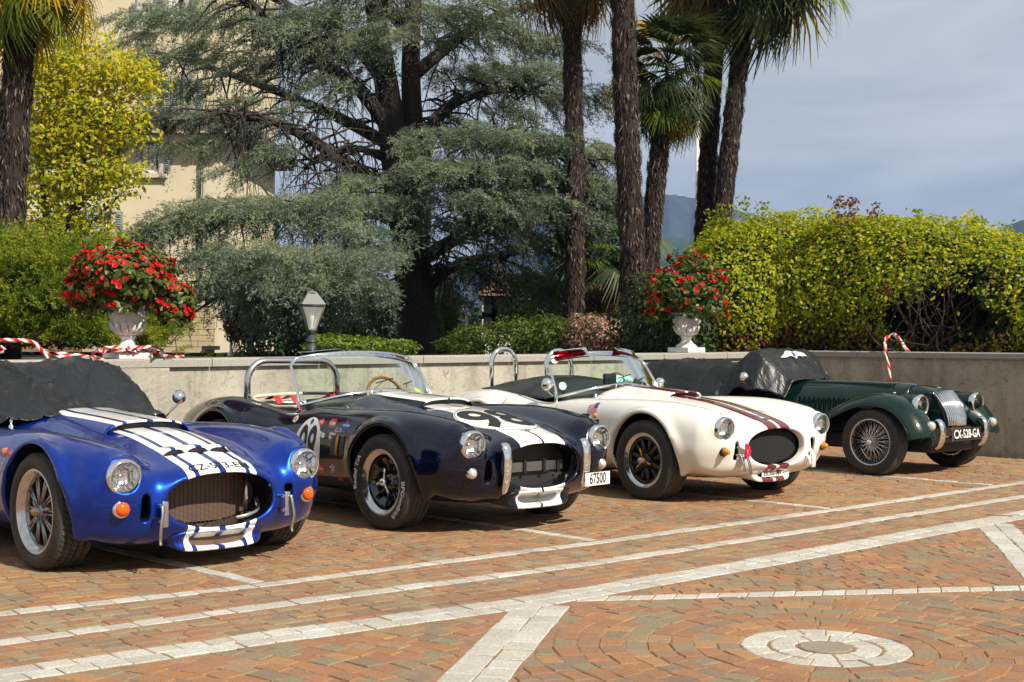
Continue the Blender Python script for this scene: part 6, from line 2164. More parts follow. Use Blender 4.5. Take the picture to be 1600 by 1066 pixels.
V, F, T = merge([pads(PADS, SPRS, .54, mul=.86), pads([(a, b + 10, y + .2, wx, wz * 2.2, int(n * .34)) for a, b, y, wx, wz, n in PADS], HANG, .44, droop=1.3), pads(DARKPADS, HANG, .30, droop=1.0), pads(DARKPADS, SPRS, .35)])
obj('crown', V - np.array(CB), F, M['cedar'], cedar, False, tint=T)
# small bare branches through the crown
g = G()
for P in ENDS:
    C_ = crv(P, 6)
    for k in range(4, len(C_) - 1):
        for q in range(3):
            p = C_[k]; d = Vector((random.uniform(-1, 1), random.uniform(-.8, .5), random.uniform(-.5, .35))).normalized()
            L_ = random.uniform(.4, 1.3)
            pts = [rel(p), rel(p + d * L_ * .5 + Vector((0, 0, .05))), rel(p + d * L_ + Vector((0, 0, -.18 * L_)))]
            g.add(tube(pts, [.026, .016, .005], 4, cap=False))
            for w2 in range(3):
                b_ = pts[1].lerp(pts[2], random.random()); g.add(tube([b_, b_ + Vector((random.uniform(-.12, .12), random.uniform(-.1, .1), -random.uniform(.2, .55)))], [.007, .003], 3, cap=False))
g.obj('branches', M['cedar_bark'], cedar)

# ------------------------------------------------------------------ palms
def fan_mesh(name, m, seed, droop=.5, nb=30, rad=.62, pet=.55, spread=2.75):
    rr = random.Random(seed); V = []; F = []; T = []
    # petiole along x, fan beyond
    for k in range(nb):
        a = -spread / 2 + spread * k / (nb - 1) + rr.uniform(-.03, .03)
        L_ = rad * (1 - .22 * abs(a / spread * 2) ** 2) * rr.uniform(.88, 1.08)
        d = np.array([math.cos(a), math.sin(a), 0]); s = np.array([-math.sin(a), math.cos(a), 0])
        w0 = .030
        t0 = rr.random()
        for j, (t, wd) in enumerate(((0, .010), (.45, w0), (.72, w0 * .8), (1.0, .004))):
            p = np.array([pet, 0, 0]) + d * L_ * t + np.array([0, 0, -droop * L_ * max(0, t - .25) ** 2 * (1 + .8 * rr.random())])
            V += [tuple(p + s * wd * .5 + np.array([0, 0, .006 if j in (1, 2) else 0])), tuple(p - s * wd * .5)]; T += [t0, t0]
            if j: n_ = len(V); F.append((n_ - 4, n_ - 3, n_ - 1, n_ - 2))
    v, f = tube([(0, 0, 0), (pet * .5, 0, .03), (pet, 0, 0)], [.014, .010, .007], 5)
    n_ = len(V); V += [tuple(q_) for q_ in v]; T += [.4] * len(v)
    F = [tuple(q_) for q_ in F] + [tuple(i + n_ for i in q_) for q_ in f]
    return mesh(name, V, F, m, False, T)
FAN = {k: [fan_mesh('frond', M[mm], 11 * i + len(k), dr) for i, dr in enumerate(ds)] for k, mm, ds in (('g', 'frond', (.4, .7, 1.0)), ('y', 'frond_yellow', (.5, .8, 1.1)), ('l', 'frond_light', (.3, .5, .8)), ('d', 'frond_dead', (1.2, 1.6)))}
def palm(label, pts, r0, r1, crown, nf, mixk, size=1.0, dead=10, group='palm trees in the garden', spread=(-.9, 1.0), fibre=820, rzb=0.0):
    """pts: trunk line (world), crown: top point"""
    B = Vector(pts[0]); B.z = min(B.z, GZ)
    t = thing('palm_tree', label, 'palm tree', tuple(B), 0, group)
    C_ = [p - B for p in crv([Vector(p) for p in pts], 8)]
    if pts[0].z > GZ: C_ = [Vector((C_[0].x, C_[0].y, -.1))] + C_
    n = len(C_)
    rs = [(r0 + (r1 - r0) * i / (n - 1)) * (1 + .07 * math.sin(2.9 * i) + .04 * math.sin(7.3 * i)) for i in range(n)]
    v, f = tube(C_, rs, 16)
    v = [tuple(np.array(q_) + rng.normal(size=3) * .010) for q_ in v]
    obj('trunk', v, f, M['palm_bark'], t)
    # shaggy leaf bases
    P = []; Nn = []; D = []
    L_ = sum((C_[i + 1] - C_[i]).length for i in range(n - 1))
    cnt = int(fibre * L_)
    for k in range(cnt):
        u = random.random() * (n - 1.001); i = int(u); p = C_[i].lerp(C_[i + 1], u - i); r_ = rs[i]
        a = random.uniform(0, 2 * PI); o = Vector((math.cos(a), math.sin(a), 0))
        P.append(p + o * r_ * random.uniform(.96, 1.10)); Nn.append(o + Vector((0, 0, .25))); 
        up = random.random() < .45
        D.append(o * random.uniform(.15, .7) + Vector((random.uniform(-.3, .3), random.uniform(-.3, .3), 1 if up else -1)))
    P, Nn, D = np.array(P), np.array(Nn), np.array(D)
    V, F, T = leaves(P, Nn, .145 * (r0 / .15) ** .5, .13, .3, D, .1)
    tag(obj('fibre', V, F, M['fibre'], t, False, tint=T), kind='stuff')
    top = Vector(crown) - B
    for k in range(nf):
        a = 2 * PI * k * .618 + rzb; el = spread[0] + (spread[1] - spread[0]) * ((k + .5) / nf)
        kind = random.choices([q_[0] for q_ in mixk], [q_[1] for q_ in mixk])[0]
        if el < -.55 and random.random() < .5 and 'd' in [q_[0] for q_ in mixk]: kind = 'd'
        o = link('frond', random.choice(FAN[kind]), t, top + Vector((0, 0, .10 * math.sin(el) + .15 * k / nf)))
        o.rotation_euler = Euler((random.uniform(-.5, .5), -el, a), 'XYZ'); s_ = size * random.uniform(.85, 1.15); o.scale = (s_, s_, s_)
    for k in range(dead):
        a = random.uniform(0, 2 * PI)
        o = link('frond', random.choice(FAN['d']), t, top + Vector((0, 0, -.15 - .3 * random.random())))
        o.rotation_euler = Euler((random.uniform(-.5, .5), random.uniform(1.0, 1.4), a), 'XYZ'); s_ = size * random.uniform(.6, .9); o.scale = (s_, s_, s_)
    return t
palm('shaggy palm trunk with yellow fronds at the left edge', [at(8, 470, 15), at(14, 330, 15), at(20, 200, 15), at(26, 90, 15), at(32, 0, 15), at(36, -60, 15)], .160, .150, at(40, -58, 15), 34, [('y', 5), ('l', 4)], .92, 1, spread=(-1.1, .9), rzb=.4)
palm('slim palm left of the group of trunks, standing clear of the hedge', [at(896, 512, 22.5), at(898, 400, 22.5), at(896, 280, 22.5), at(893, 150, 22.5), at(890, 30, 22.5), at(888, -80, 22.5)], .150, .145, at(888, -85, 22.5), 34, [('g', 4), ('d', .6)], 1.15, 10, spread=(-1.15, 1.0))
palm('dark thick shaggy palm trunk in the middle of the group', [at(985, 546, 21), at(988, 420, 21), at(982, 300, 21), at(976, 170, 21), at(971, 40, 21), at(965, -130, 21)], .185, .175, at(964, -150, 21), 26, [('g', 4), ('d', 1)], 1.05, 8, spread=(-1.1, 1.0))
palm('shorter palm behind with a skirt of dead fronds', [at(1010, 470, 23.5), at(1014, 400, 23.5), at(1022, 300, 23.5), at(1030, 210, 23.5), at(1036, 130, 23.5)], .165, .15, at(1040, 115, 23.5), 54, [('g', 9), ('l', .5), ('y', 1.2)], .95, 8, spread=(-1.2, 1.1))
palm('left of the two leaning palms rising from the hedge', [at(1097, 430, 25.5), at(1100, 340, 25.5), at(1105, 240, 25.5), at(1111, 120, 25.5), at(1117, 0, 25.5), at(1122, -95, 25.5)], .170, .16, at(1122, -100, 25.5), 40, [('g', 5), ('d', 1)], 1.6, 12, spread=(-1.2, 1.0))
palm('right of the two leaning palms rising from the hedge', [at(1122, 430, 25), at(1128, 330, 25), at(1139, 220, 25), at(1151, 110, 25), at(1163, 10, 25), at(1176, -90, 25)], .165, .155, at(1178, -95, 25), 46, [('g', 5), ('y', .8), ('l', .5)], 1.75, 3, spread=(-1.15, 1.0), rzb=.9)
palm('small bright green palm between the tall trunks and the cedar', [at(920, 490, 24), at(922, 440, 24), at(925, 395, 24)], .15, .13, at(926, 390, 24), 30, [('l', 4), ('g', 1)], .95, 5, spread=(-.7, 1.1), fibre=300)
palm('small palm with a dark trunk behind the slim palm', [at(950, 500, 25), at(952, 450, 25), at(955, 400, 25)], .14, .13, at(955, 395, 25), 24, [('l', 1), ('g', 3)], .9, 6, spread=(-.7, 1.0), fibre=300)

# ------------------------------------------------------------------ yellow tree, conifer, low shrubs
YB = at(95, 520, 20); YB.z = GZ
yt = thing('broadleaf_tree', 'small tree with bright yellow autumn leaves beside the cream building', 'tree', tuple(YB))
for pts, r0 in (([(95, 540), (82, 430), (90, 380), (110, 330), (130, 250), (150, 150)], .09), ([(86, 420), (70, 330), (60, 230), (70, 130)], .06), ([(92, 400), (140, 350), (190, 300)], .05), ([(100, 350), (170, 260), (215, 180)], .05)):
    P = crv([at(a, b, 20) - YB for a, b in pts], 5)
    v, f = tube(P, [r0 * (1 - .8 * i / (len(P) - 1)) for i in range(len(P))], 8); obj('trunk' if r0 > .08 else 'limb', v, f, M['bark'], yt)
parts = []
for px, py, rx, rz, n in ((80, 130, .6, .5, 1900), (150, 120, .65, .5, 1900), (205, 110, .45, .25, 800), (70, 210, .6, .5, 1800), (140, 205, .65, .5, 1900), (190, 190, .45, .4, 900), (80, 290, .6, .45, 1500), (150, 280, .6, .45, 1400), (60, 350, .5, .4, 800), (125, 345, .5, .35, 700), (195, 270, .35, .2, 350), (110, 70, .5, .4, 800), (165, 370, .45, .28, 400), (60, 95, .5, .4, 800), (225, 130, .3, .25, 350), (110, 240, .7, .6, 1200), (110, 160, .7, .5, 1200)):
    c = np.array(at(px, py, 20))
    n = int(n * .8); d = rdir(n); P = c + d * np.array((rx * 1.1, .9, rz * 1.1)) * (rng.random(n) ** .55)[:, None] * (1 + .35 * lump(d, px * .1, 4))[:, None]; Nn = d
    hgt = np.clip((P[:, 2] - 2.0) / 4.0, 0, 1)
    parts.append(leaves(P, Nn * .4 + np.array((0, -.3, .6)), .085, .55, .8, tint=np.clip(rng.random(len(P)) * .75 + .25 * hgt, 0, 1)))
V, F, T = merge(parts); obj('crown', V - np.array(YB), F, M['yellowleaf'], yt, False, tint=T)

CFB = at(120, 548, 14.0); CFB.z = GZ
cf = thing('conifer_shrub', 'feathery bright green conifer shrub behind the left urn', 'shrub', tuple(CFB))
SPR_C = spray_template(10, .40, -.02, .046, 8, .011, seed=50, spread=.7, hang=-.05)
parts = []
for px, py, wx, wz, n in ((30, 470, .50, .36, 240), (90, 470, .50, .40, 260), (140, 500, .45, .33, 200), (60, 520, .6, .22, 200), (20, 430, .4, .22, 110), (85, 420, .35, .16, 90), (205, 520, .25, .20, 80), (235, 535, .20, .12, 40), (175, 540, .5, .12, 120), (-30, 480, .5, .4, 180)):
    c = np.array(at(px, py, 14)); n = int(n * .95)
    P = c + rdir(n) * np.array([wx, .7, wz]) * (rng.random(n) ** .5)[:, None]
    X = rdir(n) * np.array([1, .8, .5]) + np.array([.25, -.3, .55])
    parts.append(scatter(SPR_C, P, X, np.tile(np.array([0, -.4, .8]), (n, 1)) + .6 * rdir(n), rng.uniform(.6, 1.1, n), np.clip(.45 + .30 * rng.normal(size=n), 0, 1), .2))
V, F, T = merge(parts); obj('foliage', V - np.array(CFB), F, M['conifer'], cf, False, tint=T)
g = G()
for k in range(40):
    a = at(random.uniform(-20, 250), 545, 14.1); b = at(random.uniform(-20, 270), random.uniform(420, 530), 13.7)
    g.add(tube(crv([a - CFB, a.lerp(b, .5) - CFB + Vector((random.uniform(-.1, .1), 0, .05)), b - CFB], 3), .008, 4))
g.obj('branches', M['bark'], cf)

def shrub_px(name, label, cat, lst, n, size, m, Y, **k):
    blobs = [(tuple(at(px, py, Y + dy)), (rx, ry, rz)) for px, py, dy, rx, ry, rz in lst]
    B = at(sum(l[0] for l in lst) / len(lst), 540, Y); B.z = GZ
    k.setdefault('rough', .30); k.setdefault('depth', .5)
    return bush(name, label, cat, blobs, n, size, M[m], tuple(B), **k)
shrub_px('shrub', 'low clipped green shrub between the cedar trunk and the slim palm', 'shrub', [(760, 530, 0, .5, .6, .28), (815, 525, .2, .5, .6, .32), (865, 525, 0, .4, .6, .30), (720, 540, .3, .4, .5, .2)], 9000, .055, 'midleaf', 20.5, group='shrubs behind the wall')
shrub_px('flowering_shrub', 'pink flowering shrub beside the thick palm trunk', 'shrub', [(925, 520, 0, .42, .5, .30), (955, 525, .2, .3, .5, .26)], 5200, .055, 'pinkleaf', 20, group='shrubs behind the wall')
shrub_px('shrub', 'dark leafy shrub under the flowers next to the big hedge', 'shrub', [(1030, 500, 0, .55, .6, .62), (1075, 505, .3, .5, .6, .55), (1020, 540, -.2, .4, .5, .3)], 9000, .075, 'darkleaf', 18.2, group='shrubs behind the wall')
shrub_px('shrub', 'bright low grassy shrub right of the street lamp', 'shrub', [(520, 540, 0, .4, .5, .18), (570, 542, .2, .5, .5, .16), (620, 545, .1, .3, .5, .14)], 4200, .06, 'frond_light', 19.5, group='shrubs behind the wall')
shrub_px('climbing_plant', 'sunlit green climber right of the cedar trunk', 'shrub', [(695, 480, 0, .28, .4, .62), (690, 520, 0, .35, .4, .4)], 4200, .075, 'midleaf', 26.5, group='shrubs behind the wall')
shrub_px('shrub', 'dark tall evergreen left of the cedar trunk', 'shrub', [(440, 510, 0, .8, .8, .7), (510, 500, .5, .9, .8, .85), (580, 490, .2, .9, .8, 1.0), (420, 545, -.4, .6, .6, .4)], 9500, .095, 'darkleaf', 27, group='shrubs behind the wall')
shrub_px('shrub', 'leafy sunlit bush between the street lamp and the cedar trunk', 'shrub', [(560, 495, 0, .5, .5, .45), (600, 480, .2, .45, .5, .5), (540, 525, 0, .5, .5, .3)], 3000, .085, 'midleaf', 25.9, group='shrubs behind the wall')
shrub_px('shrub', 'dark red leaved shrub beside the corner of the building', 'shrub', [(385, 505, 0, .5, .6, .5)], 4200, .085, 'redleaf', 30, group='shrubs behind the wall')
shrub_px('shrub', 'round dark evergreen under the right branches of the cedar', 'shrub', [(830, 480, 0, .7, .8, .7), (870, 490, .3, .6, .7, .6), (940, 480, 1, .9, .8, .8), (905, 500, .6, .7, .7, .5)], 9000, .09, 'darkleaf', 29, group='shrubs behind the wall')

fb = []
for k in range(64):
    x = -27 + 38 * k / 63 + random.uniform(-.4, .4); r_ = random.uniform(1.1, 2.1)
    P, Nn = blob_points((x, 55 + random.uniform(-2, 2), .9 + random.uniform(-.2, .5)), (r_, r_, r_ * .9), 240, k * .7, .4, .2)
    fb.append(leaves(P, Nn, .34, .7, .8))
V, F, T = merge(fb); tag(obj('far_bushes', V, F, M['darkleaf'], None, False, tint=T), 'belt of dark bushes far behind the cedar', None, None, 'stuff')
# ------------------------------------------------------------------ cream building
def render_mat(name, a, b):
    m = mat(name, rough=.9)
    n_ = noise(m, .8, 6, .6)
    LK(m, ramp(m, n_, [(.3, a), (.7, b)]), bsdf(m).inputs['Base Color']); bump(m, noise(m, 30, 4), .2, .01)
    return m
M['cream'] = render_mat('cream render', (.50, .425, .29), (.60, .52, .37))
M['trimstone'] = render_mat('stone trim', (.42, .38, .30), (.50, .46, .37))
M['block'] = render_mat('sandstone block', (.36, .28, .165), (.45, .36, .22))
M['shutter'] = mat('grey shutter', (.22, .25, .27), .6)
M['roomdark'] = mat('dark window', (.012, .014, .016), .08)
M['curtain'] = mat('pale curtain', (.50, .52, .50), .8)
M['eave'] = mat('dark eaves', (.055, .045, .035), .7)
BY = 36.0
c0 = at(335, 540, BY); 
bld = thing('building', 'cream multi storey building with grey shutters behind the trees at the left', 'building', (c0.x, BY, GZ))
Bx = lambda px: (px - 335) / FPX * BY
Bz = lambda px, py: at(px, py, BY).z - GZ
ztop = 13.5; zc0 = Bz(300, 192); zbase = Bz(300, 476)
WINS = [(205, 252, 214, 268), (232, 262, 122, 178), (268, 300, 122, 178), (215, 240, 5, 42), (255, 290, -20, 26), (150, 178, 330, 392), (60, 100, 214, 268), (60, 100, 122, 178), (95, 140, 330, 392), (150, 178, 214, 268)]
# front wall with real openings
xs = sorted(set([Bx(-260), 0.0] + [Bx(q[0] + (24 if i == 0 else 4)) for i, q in enumerate(WINS)] + [Bx(q[1] - 4) for q in WINS]))
def wins():
    for i, (x0, x1, y0, y1) in enumerate(WINS):
        yield Bx(x0 + (24 if i == 0 else 4)), Bx(x1 - 4), Bz(x0, y1), Bz(x0, y0), i
zs = sorted(set([0.0, zbase, ztop] + [w_[2] for w_ in wins()] + [w_[3] for w_ in wins()]))
g = G()
for i in range(len(xs) - 1):
    for j in range(len(zs) - 1):
        cx, cz = (xs[i] + xs[i + 1]) / 2, (zs[j] + zs[j + 1]) / 2
        if any(a < cx < b and c < cz < d for a, b, c, d, _ in wins()): continue
        g.add(([(xs[i], 0, zs[j]), (xs[i + 1], 0, zs[j]), (xs[i + 1], 0, zs[j + 1]), (xs[i], 0, zs[j + 1])], [(0, 1, 2, 3)]))
g.add(([(0, 0, 0), (0, 9, 0), (0, 9, ztop), (0, 0, ztop)], [(0, 1, 2, 3)]))
g.add(([(xs[0], 0, ztop), (0, 0, ztop), (0, 9, ztop), (xs[0], 9, ztop)], [(0, 1, 2, 3)]))
g.obj('wall', M['cream'], bld, False)
for a, b, c, d, i in wins():
    g = G()
    for x0, x1, z0, z1 in ((a, a + .07, c, d), (b - .07, b, c, d), (a + .07, b - .07, d - .07, d), (a + .07, b - .07, c, c + .07), ((a + b) / 2 - .03, (a + b) / 2 + .03, c + .07, d - .07)):
        g.add(box(x0, x1, .10, .17, z0, z1))
    w_ = g.obj('window', M['white'], bld, False)
    v, f = box(a + .02, b - .02, .14, .15, c + .02, d - .02); obj('pane', v, f, M['roomdark'], w_, False)
    if i in (0, 1, 4): v, f = box(a + .05, (a + b) / 2, .125, .135, c + .05, d - .05); obj('curtain', v, f, M['curtain'], w_, False)
    g = G()
    for x0, x1, z0, z1 in ((a - .13, a, c - .05, d + .16), (b, b + .13, c - .05, d + .16), (a, b, d, d + .16), (a - .2, b + .2, c - .16, c - .05)):
        g.add(box(x0, x1, -.06 if z0 >= c - .06 else -.14, .0, z0, z1))
    for x0, x1 in ((a, a + .004), (b - .004, b)): g.add(box(x0, x1, .002, .14, c, d))
    g.add(box(a, b, .002, .14, c - .004, c)); g.obj('frame', M['trimstone'], w_, False)
    # shutters swung open
    for sx, x in ((-1, a - .13), (1, b + .13)):
        if i in (0, 6, 9) or random.random() < .75:
            wd = (b - a) * .50
            x0, x1 = (x - wd, x) if sx < 0 else (x, x + wd)
            sh = obj('shutter', *box(x0, x1, -.085, -.065, c, d), M['shutter'], bld, False)
            n_ = 16
            for k in range(n_):
                z0 = c + .05 + (d - c - .1) * k / n_
                v = [(x0 + .04, -.087, z0), (x1 - .04, -.087, z0), (x1 - .04, -.115, z0 + .02), (x0 + .04, -.115, z0 + .02), (x0 + .04, -.09, z0 + .05), (x1 - .04, -.09, z0 + .05)]
                obj('slat', v, [(0, 1, 2, 3), (3, 2, 5, 4)], M['shutter'], sh, False)
# cornice with eaves beam, base mouldings and the stone block plinth
g = G(); g.add(box(xs[0], .75, -.85, 9, zc0, zc0 + .16)); g.add(box(xs[0], .62, -.70, 9, zc0 - .14, zc0 - .003)); g.obj('cornice', M['eave'], bld, False)
for k in range(26):
    x = .45 - .62 * k
    v, f = box(x - .09, x + .09, -.62, -.003, zc0 - .34, zc0 - .143); obj('bracket', v, f, M['trimstone'], bld, False)
v, f = box(xs[0], .30, -.30, -.002, zc0 - .52, zc0 - .345); obj('frieze', v, f, M['trimstone'], bld, False)
v, f = box(xs[0], .10, -.10, -.002, zbase - .02, zbase + .10); obj('string_course', v, f, M['trimstone'], bld, False)
bh = (zbase - .02 - 0.0) / 8
for r_ in range(8):
    x = .02; k = 0
    while x > Bx(150):
        wd = .86 if k or r_ % 2 == 0 else .43
        z0 = r_ * bh
        v, f = box(x - wd + .006, x - .006, -.09 + random.uniform(-.008, .008), -.012, z0 + .006, z0 + bh - .006); obj('stone_block', v, f, M['block'], bld, False)
        x -= wd; k += 1
v, f = box(xs[0], .0, -.055, -.02, 0, zbase - .02); obj('plinth', v, f, M['mortar'], bld, False)
v, f = tube([(-.35, -.08, zbase + .12), (-.35, -.08, zc0 - .55)], .05, 10); obj('downpipe', v, f, M['dark_metal'], bld)
v, f = box(Bx(322), Bx(345), -.5, -.1, Bz(330, 546), Bz(330, 540)); obj('ledge', v, f, M['dark_metal'], bld, False)

# pale villas and a pole seen through the cedar
def villa(label, px0, px1, py0, py1, Y, roofh=.0):
    p = at(px0, py1, Y); q = at(px1, py0, Y)
    h_ = q.z - GZ; wd = q.x - p.x
    t = thing('villa', label, 'building', (p.x, Y, GZ - 2), 0, 'pale buildings far behind the cedar')
    v, f = box(0, wd, 0, 6, 0, h_ + 2); obj('wall', v, f, M['white'] if roofh else M['cream'], t, False)
    v = [(-.3, -.3, h_ + 2), (wd + .3, -.3, h_ + 2), (wd + .3, 6.3, h_ + 2), (-.3, 6.3, h_ + 2), (wd / 2, 3, h_ + 2 + max(roofh, .6))]
    obj('roof', v, [(0, 1, 4), (1, 2, 4), (2, 3, 4), (3, 0, 4), (3, 2, 1, 0)], M['rooftile'], t, False)
    for k in range(3):
        for r_ in range(2):
            x = wd * (.2 + .3 * k); z = 2 + h_ * (.25 + .38 * r_)
            w_ = obj('window', *box(x - .3, x + .3, -.04, -.003, z - .1, z + .9), M['trimstone'], t, False)
            v, f = box(x - .24, x + .24, -.05, -.041, z - .04, z + .84); obj('pane', v, f, M['roomdark'], w_, False)
M['rooftile'] = mat('roof tile', (.20, .10, .06), .85)
villa('pale villa glimpsed between the cedar trunk and the slim palm', 758, 800, 462, 520, 48, 1.2)
villa('cream house beyond the garden behind the hanging cedar branches', 795, 835, 475, 520, 60, 0)
def pole(px, py0, py1, Y, r, label, m, tip=None):
    a, b = at(px, py1, Y), at(px, py0, Y); a.z = GZ
    t = thing('flagpole', label, 'pole', tuple(a))
    v, f = tube([(0, 0, 0), (0, 0, (b.z - a.z) * .5), (0, 0, b.z - a.z)], [r, r * .85, r * .6], 12); obj('pole', v, f, m, t)
    v, f = lathe([(.0001, 0), (r * 1.2, r), (r * .9, r * 2), (.0001, r * 2.4)], 12); obj('finial', v, f, m, t, loc=(0, 0, b.z - a.z))
    v, f = lathe([(r * 2.4, 0), (r * 2.4, .04), (r * 1.2, .10), (r * 1.05, .3)], 14); obj('base', v, f, m, t)
    return t
M['polewhite'] = mat('white pole', (.72, .72, .70), .4)
pole(1088, 176, 470, 30, .055, 'slim white pole standing behind the two leaning palms', M['polewhite'])
pole(729, 463, 545, 30, .045, 'short white pole right of the cedar trunk', M['polewhite'])
pole(361, 478, 548, 30, .03, 'thin pale pole near the corner of the building', M['polewhite'])

# parasol shade and small red lamps far left of the street lamp
pp = at(388, 545, 30); pp.z = GZ
ps = thing('parasol', 'dark closed parasol between the building and the street lamp', 'parasol', tuple(pp))
v, f = tube([(0, 0, 0), (0, 0, 1.55)], .03, 8); obj('pole', v, f, M['dark_metal'], ps)
v, f = lathe([(.0001, 1.6), (.06, 1.5), (.16, 1.0), (.22, .62), (.19, .58), (.0001, .7)], 16); obj('canopy', v, f, mat('dark plum canvas', (.05, .03, .045), .8), ps)

# ------------------------------------------------------------------ street lamps
M['lampmetal'] = mat('grey painted iron', (.06, .064, .064), .5, .3)
def lantern(px, pyt, pyb, Y, label, s=1.0):
    t_ = at(px, pyt, Y); b_ = Vector((t_.x, Y, GZ))
    H = t_.z - GZ
    o = thing('street_lamp', label, 'street lamp', tuple(b_), R(18), 'street lamps in the garden')
    zl = H - .50 * s
    v, f = lathe([(.09, 0), (.09, .12), (.055, .18), (.045, .5), (.036, zl - .20), (.036, zl - .16), (.058, zl - .15), (.058, zl - .13), (.034, zl - .12), (.034, zl - .06), (.060, zl - .04), (.066, zl)], 16); obj('post', v, f, M['lampmetal'], o)
    r0, r1, h_ = .060 * s, .155 * s, .31 * s
    cs = lambda r, z: [(r * math.cos(PI / 4 + k * PI / 2) * 1.25, r * math.sin(PI / 4 + k * PI / 2) * 1.25, z) for k in range(4)]
    A, B_ = cs(r0, zl), cs(r1, zl + h_)
    g = G()
    for k in range(4): g.add(tube([A[k], B_[k]], .009 * s, 5)); g.add(tube([B_[k], B_[(k + 1) % 4]], .012 * s, 5)); g.add(tube([A[k], A[(k + 1) % 4]], .010 * s, 5))
    g.obj('lantern_frame', M['lampmetal'], o)
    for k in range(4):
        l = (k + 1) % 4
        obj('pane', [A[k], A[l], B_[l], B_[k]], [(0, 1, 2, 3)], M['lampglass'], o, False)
    C_, D_ = cs(r1 * 1.10, zl + h_ + .012), cs(r1 * .42, zl + h_ + .155 * s)
    g = G(); g.add((C_ + D_, [(k, (k + 1) % 4, 4 + (k + 1) % 4, 4 + k) for k in range(4)] + [(4, 5, 6, 7), (3, 2, 1, 0)]))
    g.add(lathe([(r1 * .5, zl + h_ + .155 * s), (r1 * .35, zl + h_ + .175 * s), (.015, zl + h_ + .185 * s), (.0001, zl + h_ + .20 * s)], 12)); g.obj('roof', M['lamproof'], o, False)
    v, f = lathe([(.012, zl + .02), (.018, zl + .10), (.034, zl + .16), (.034, zl + .20), (.018, zl + .24), (.0001, zl + .25)], 12); obj('bulb', v, f, M['bulb'], o)
    return o
M['lamproof'] = mat('pale zinc', (.15, .15, .145), .5, .2)
M['bulb'] = mat('unlit bulb', (.75, .74, .68), .3)
lantern(487, 453, 550, 17.2, 'iron street lamp with a clear glass lantern behind the wall')
lantern(610, 478, 550, 26.5, 'half hidden dark lantern in the bushes left of the cedar trunk', 1.15)

# ------------------------------------------------------------------ barrier tape
M['tape_red'] = mat('red tape', (.62, .02, .02), .35); M['tape_white'] = mat('white tape', (.78, .76, .74), .35)
def tape_run(pts, wd, t, nrmf, seg=.055, k=8):
    """striped ribbon in alternating red and white pieces"""
    P = crv(pts, k)
    # resample
    Ls = [0]
    for a, b in zip(P[:-1], P[1:]): Ls.append(Ls[-1] + (b - a).length)
    n = max(4, int(Ls[-1] / (seg / 3)))
    Q = [Vector((np.interp(s, Ls, [p.x for p in P]), np.interp(s, Ls, [p.y for p in P]), np.interp(s, Ls, [p.z for p in P]))) for s in np.linspace(0, Ls[-1], n)]
    NN = [nrmf(i / (n - 1)) for i in range(n)]
    v = []; f = []; t_ = []
    for i, p in enumerate(Q):
        tg = (Q[min(i + 1, n - 1)] - Q[max(i - 1, 0)]).normalized()
        s_ = Vector(NN[i]); s_ = (s_ - tg * s_.dot(tg)).normalized(); u_ = tg.cross(s_)
        ww = wd * random.uniform(.75, 1.05)
        for k_ in range(3):
            e = -1 + k_
            v.append(tuple(p + s_ * (e * ww / 2) + u_ * (.006 * math.sin(i * .9) * (k_ - 1)))); t_.append(i / 6.0 * (seg / .055 if False else 1) + .30 * k_)
        if i:
            o = 3 * i
            for k_ in range(2): f.append((o - 3 + k_, o - 2 + k_, o + 1 + k_, o + k_))
    me_ = mesh('tape_strip', v, f, M['tape'], True, t_)
    o = link('tape_strip', me_, t)
    md = o.modifiers.new('thickness', 'SOLIDIFY'); md.thickness = .0012
def tape_mat():
    m = mat('striped tape', rough=.35)
    k = math_n(m, 'GREATER_THAN', math_n(m, 'FRACT', attr(m)), .5)
    LK(m, mixc(m, k, (.62, .02, .02), (.78, .76, .74)), bsdf(m).inputs['Base Color'])
    tr = m.node_tree.nodes.new('ShaderNodeBsdfTranslucent'); LK(m, mixc(m, k, (.62, .05, .04), (.7, .68, .66)), tr.inputs['Color'])
    mx = m.node_tree.nodes.new('ShaderNodeMixShader'); mx.inputs[0].default_value = .25
    LK(m, bsdf(m).outputs[0], mx.inputs[1]); LK(m, tr.outputs[0], mx.inputs[2]); LK(m, mx.outputs[0], m.node_tree.nodes['Material Output'].inputs['Surface'])
    return m
M['tape'] = tape_mat()
tq = b0 + dl * SU1 + nl * .05
def wl(px, py, off=.02):
    """point over the left wall's front edge at this image pixel"""
    a = (px - 800) / FPX
    p0 = b0 + nl * off
    s = (a * p0[1] - p0[0]) / (dl[0] - a * dl[1])
    X, Y = p0 + dl * s
    return at(px, py, Y)
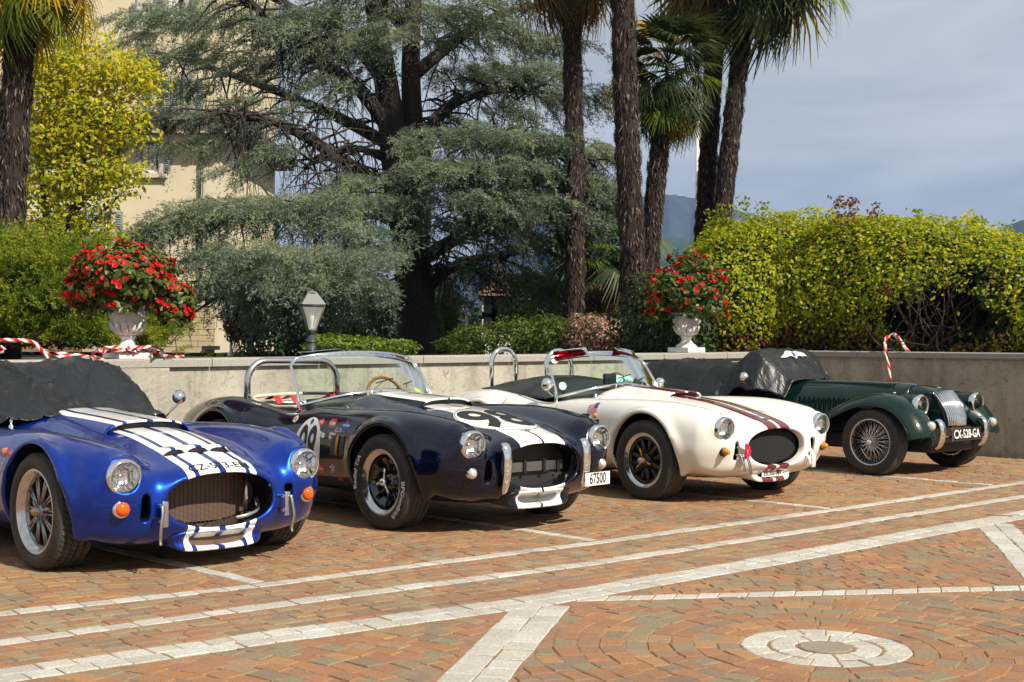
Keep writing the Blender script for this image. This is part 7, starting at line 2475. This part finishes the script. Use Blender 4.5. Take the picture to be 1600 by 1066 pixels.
tp = thing('barrier_tape', 'tangled red and white barrier tape on the wall under the left urn', 'barrier tape', (0, 0, 0))
tw = lambda ph, s_=1.0: (lambda u: Vector((math.sin(ph + 5 * u) * .7, .5 * math.cos(ph + 3 * u), math.cos(ph + 5 * u) * s_)))
tape_run([wl(-60, 527), wl(0, 531), wl(40, 532), wl(58, 538), wl(66, 548), wl(78, 560)], .034, tp, lambda u: Vector((.5 * math.sin(7 * u), .5 * math.cos(5 * u), 1)))
tape_run([wl(0, 541), wl(8, 548), wl(-12, 552)], .032, tp, lambda u: Vector((.3, .1, 1)))
tape_run([wl(50, 533, -.05), wl(75, 552, -.05), wl(110, 558, -.05), wl(150, 561, -.1), wl(170, 560, -.1)], .032, tp, tw(.3))
tape_run([wl(66, 546), wl(100, 552), wl(140, 557), wl(165, 560)], .030, tp, tw(1.0))
for k in range(12):
    ph = random.uniform(0, 6); cx = 195 + random.uniform(-25, 35); 
    pts = []
    for q_ in range(7):
        a = ph + q_ * 1.0
        pts.append(wl(cx + 28 * math.cos(a), 553 - 6 * abs(math.sin(a)) - random.uniform(0, 6), random.uniform(-.10, .09)))
    tape_run(pts, .032, tp, tw(ph), k=6)
tape_run([wl(215, 556), wl(228, 549), wl(240, 545), wl(252, 554), wl(262, 556), wl(288, 557)], .032, tp, tw(.8))
tape_run([wl(225, 558), wl(245, 551), wl(262, 557)], .032, tp, tw(2))
def wr(px, py, off=.0):
    a = (px - 800) / FPX; p0 = b0 + nr * off
    s = (a * p0[1] - p0[0]) / (dr[0] - a * dr[1]); X, Y = p0 + dr * s
    return at(px, py, Y)
tp2 = thing('barrier_tape', 'strip of red and white barrier tape hanging over the shaded wall', 'barrier tape', (0, 0, 0))
tape_run([wr(1393, 594, .07), wr(1390, 575, .07), wr(1385, 552, .08), wr(1383, 536, .06), wr(1387, 525, .02), wr(1396, 522, -.05), wr(1405, 530, -.08), wr(1413, 541, -.10), wr(1420, 550, -.12)], .050, tp2, lambda u: Vector((1, .2 + .5 * math.sin(6 * u), .25)), seg=.09)
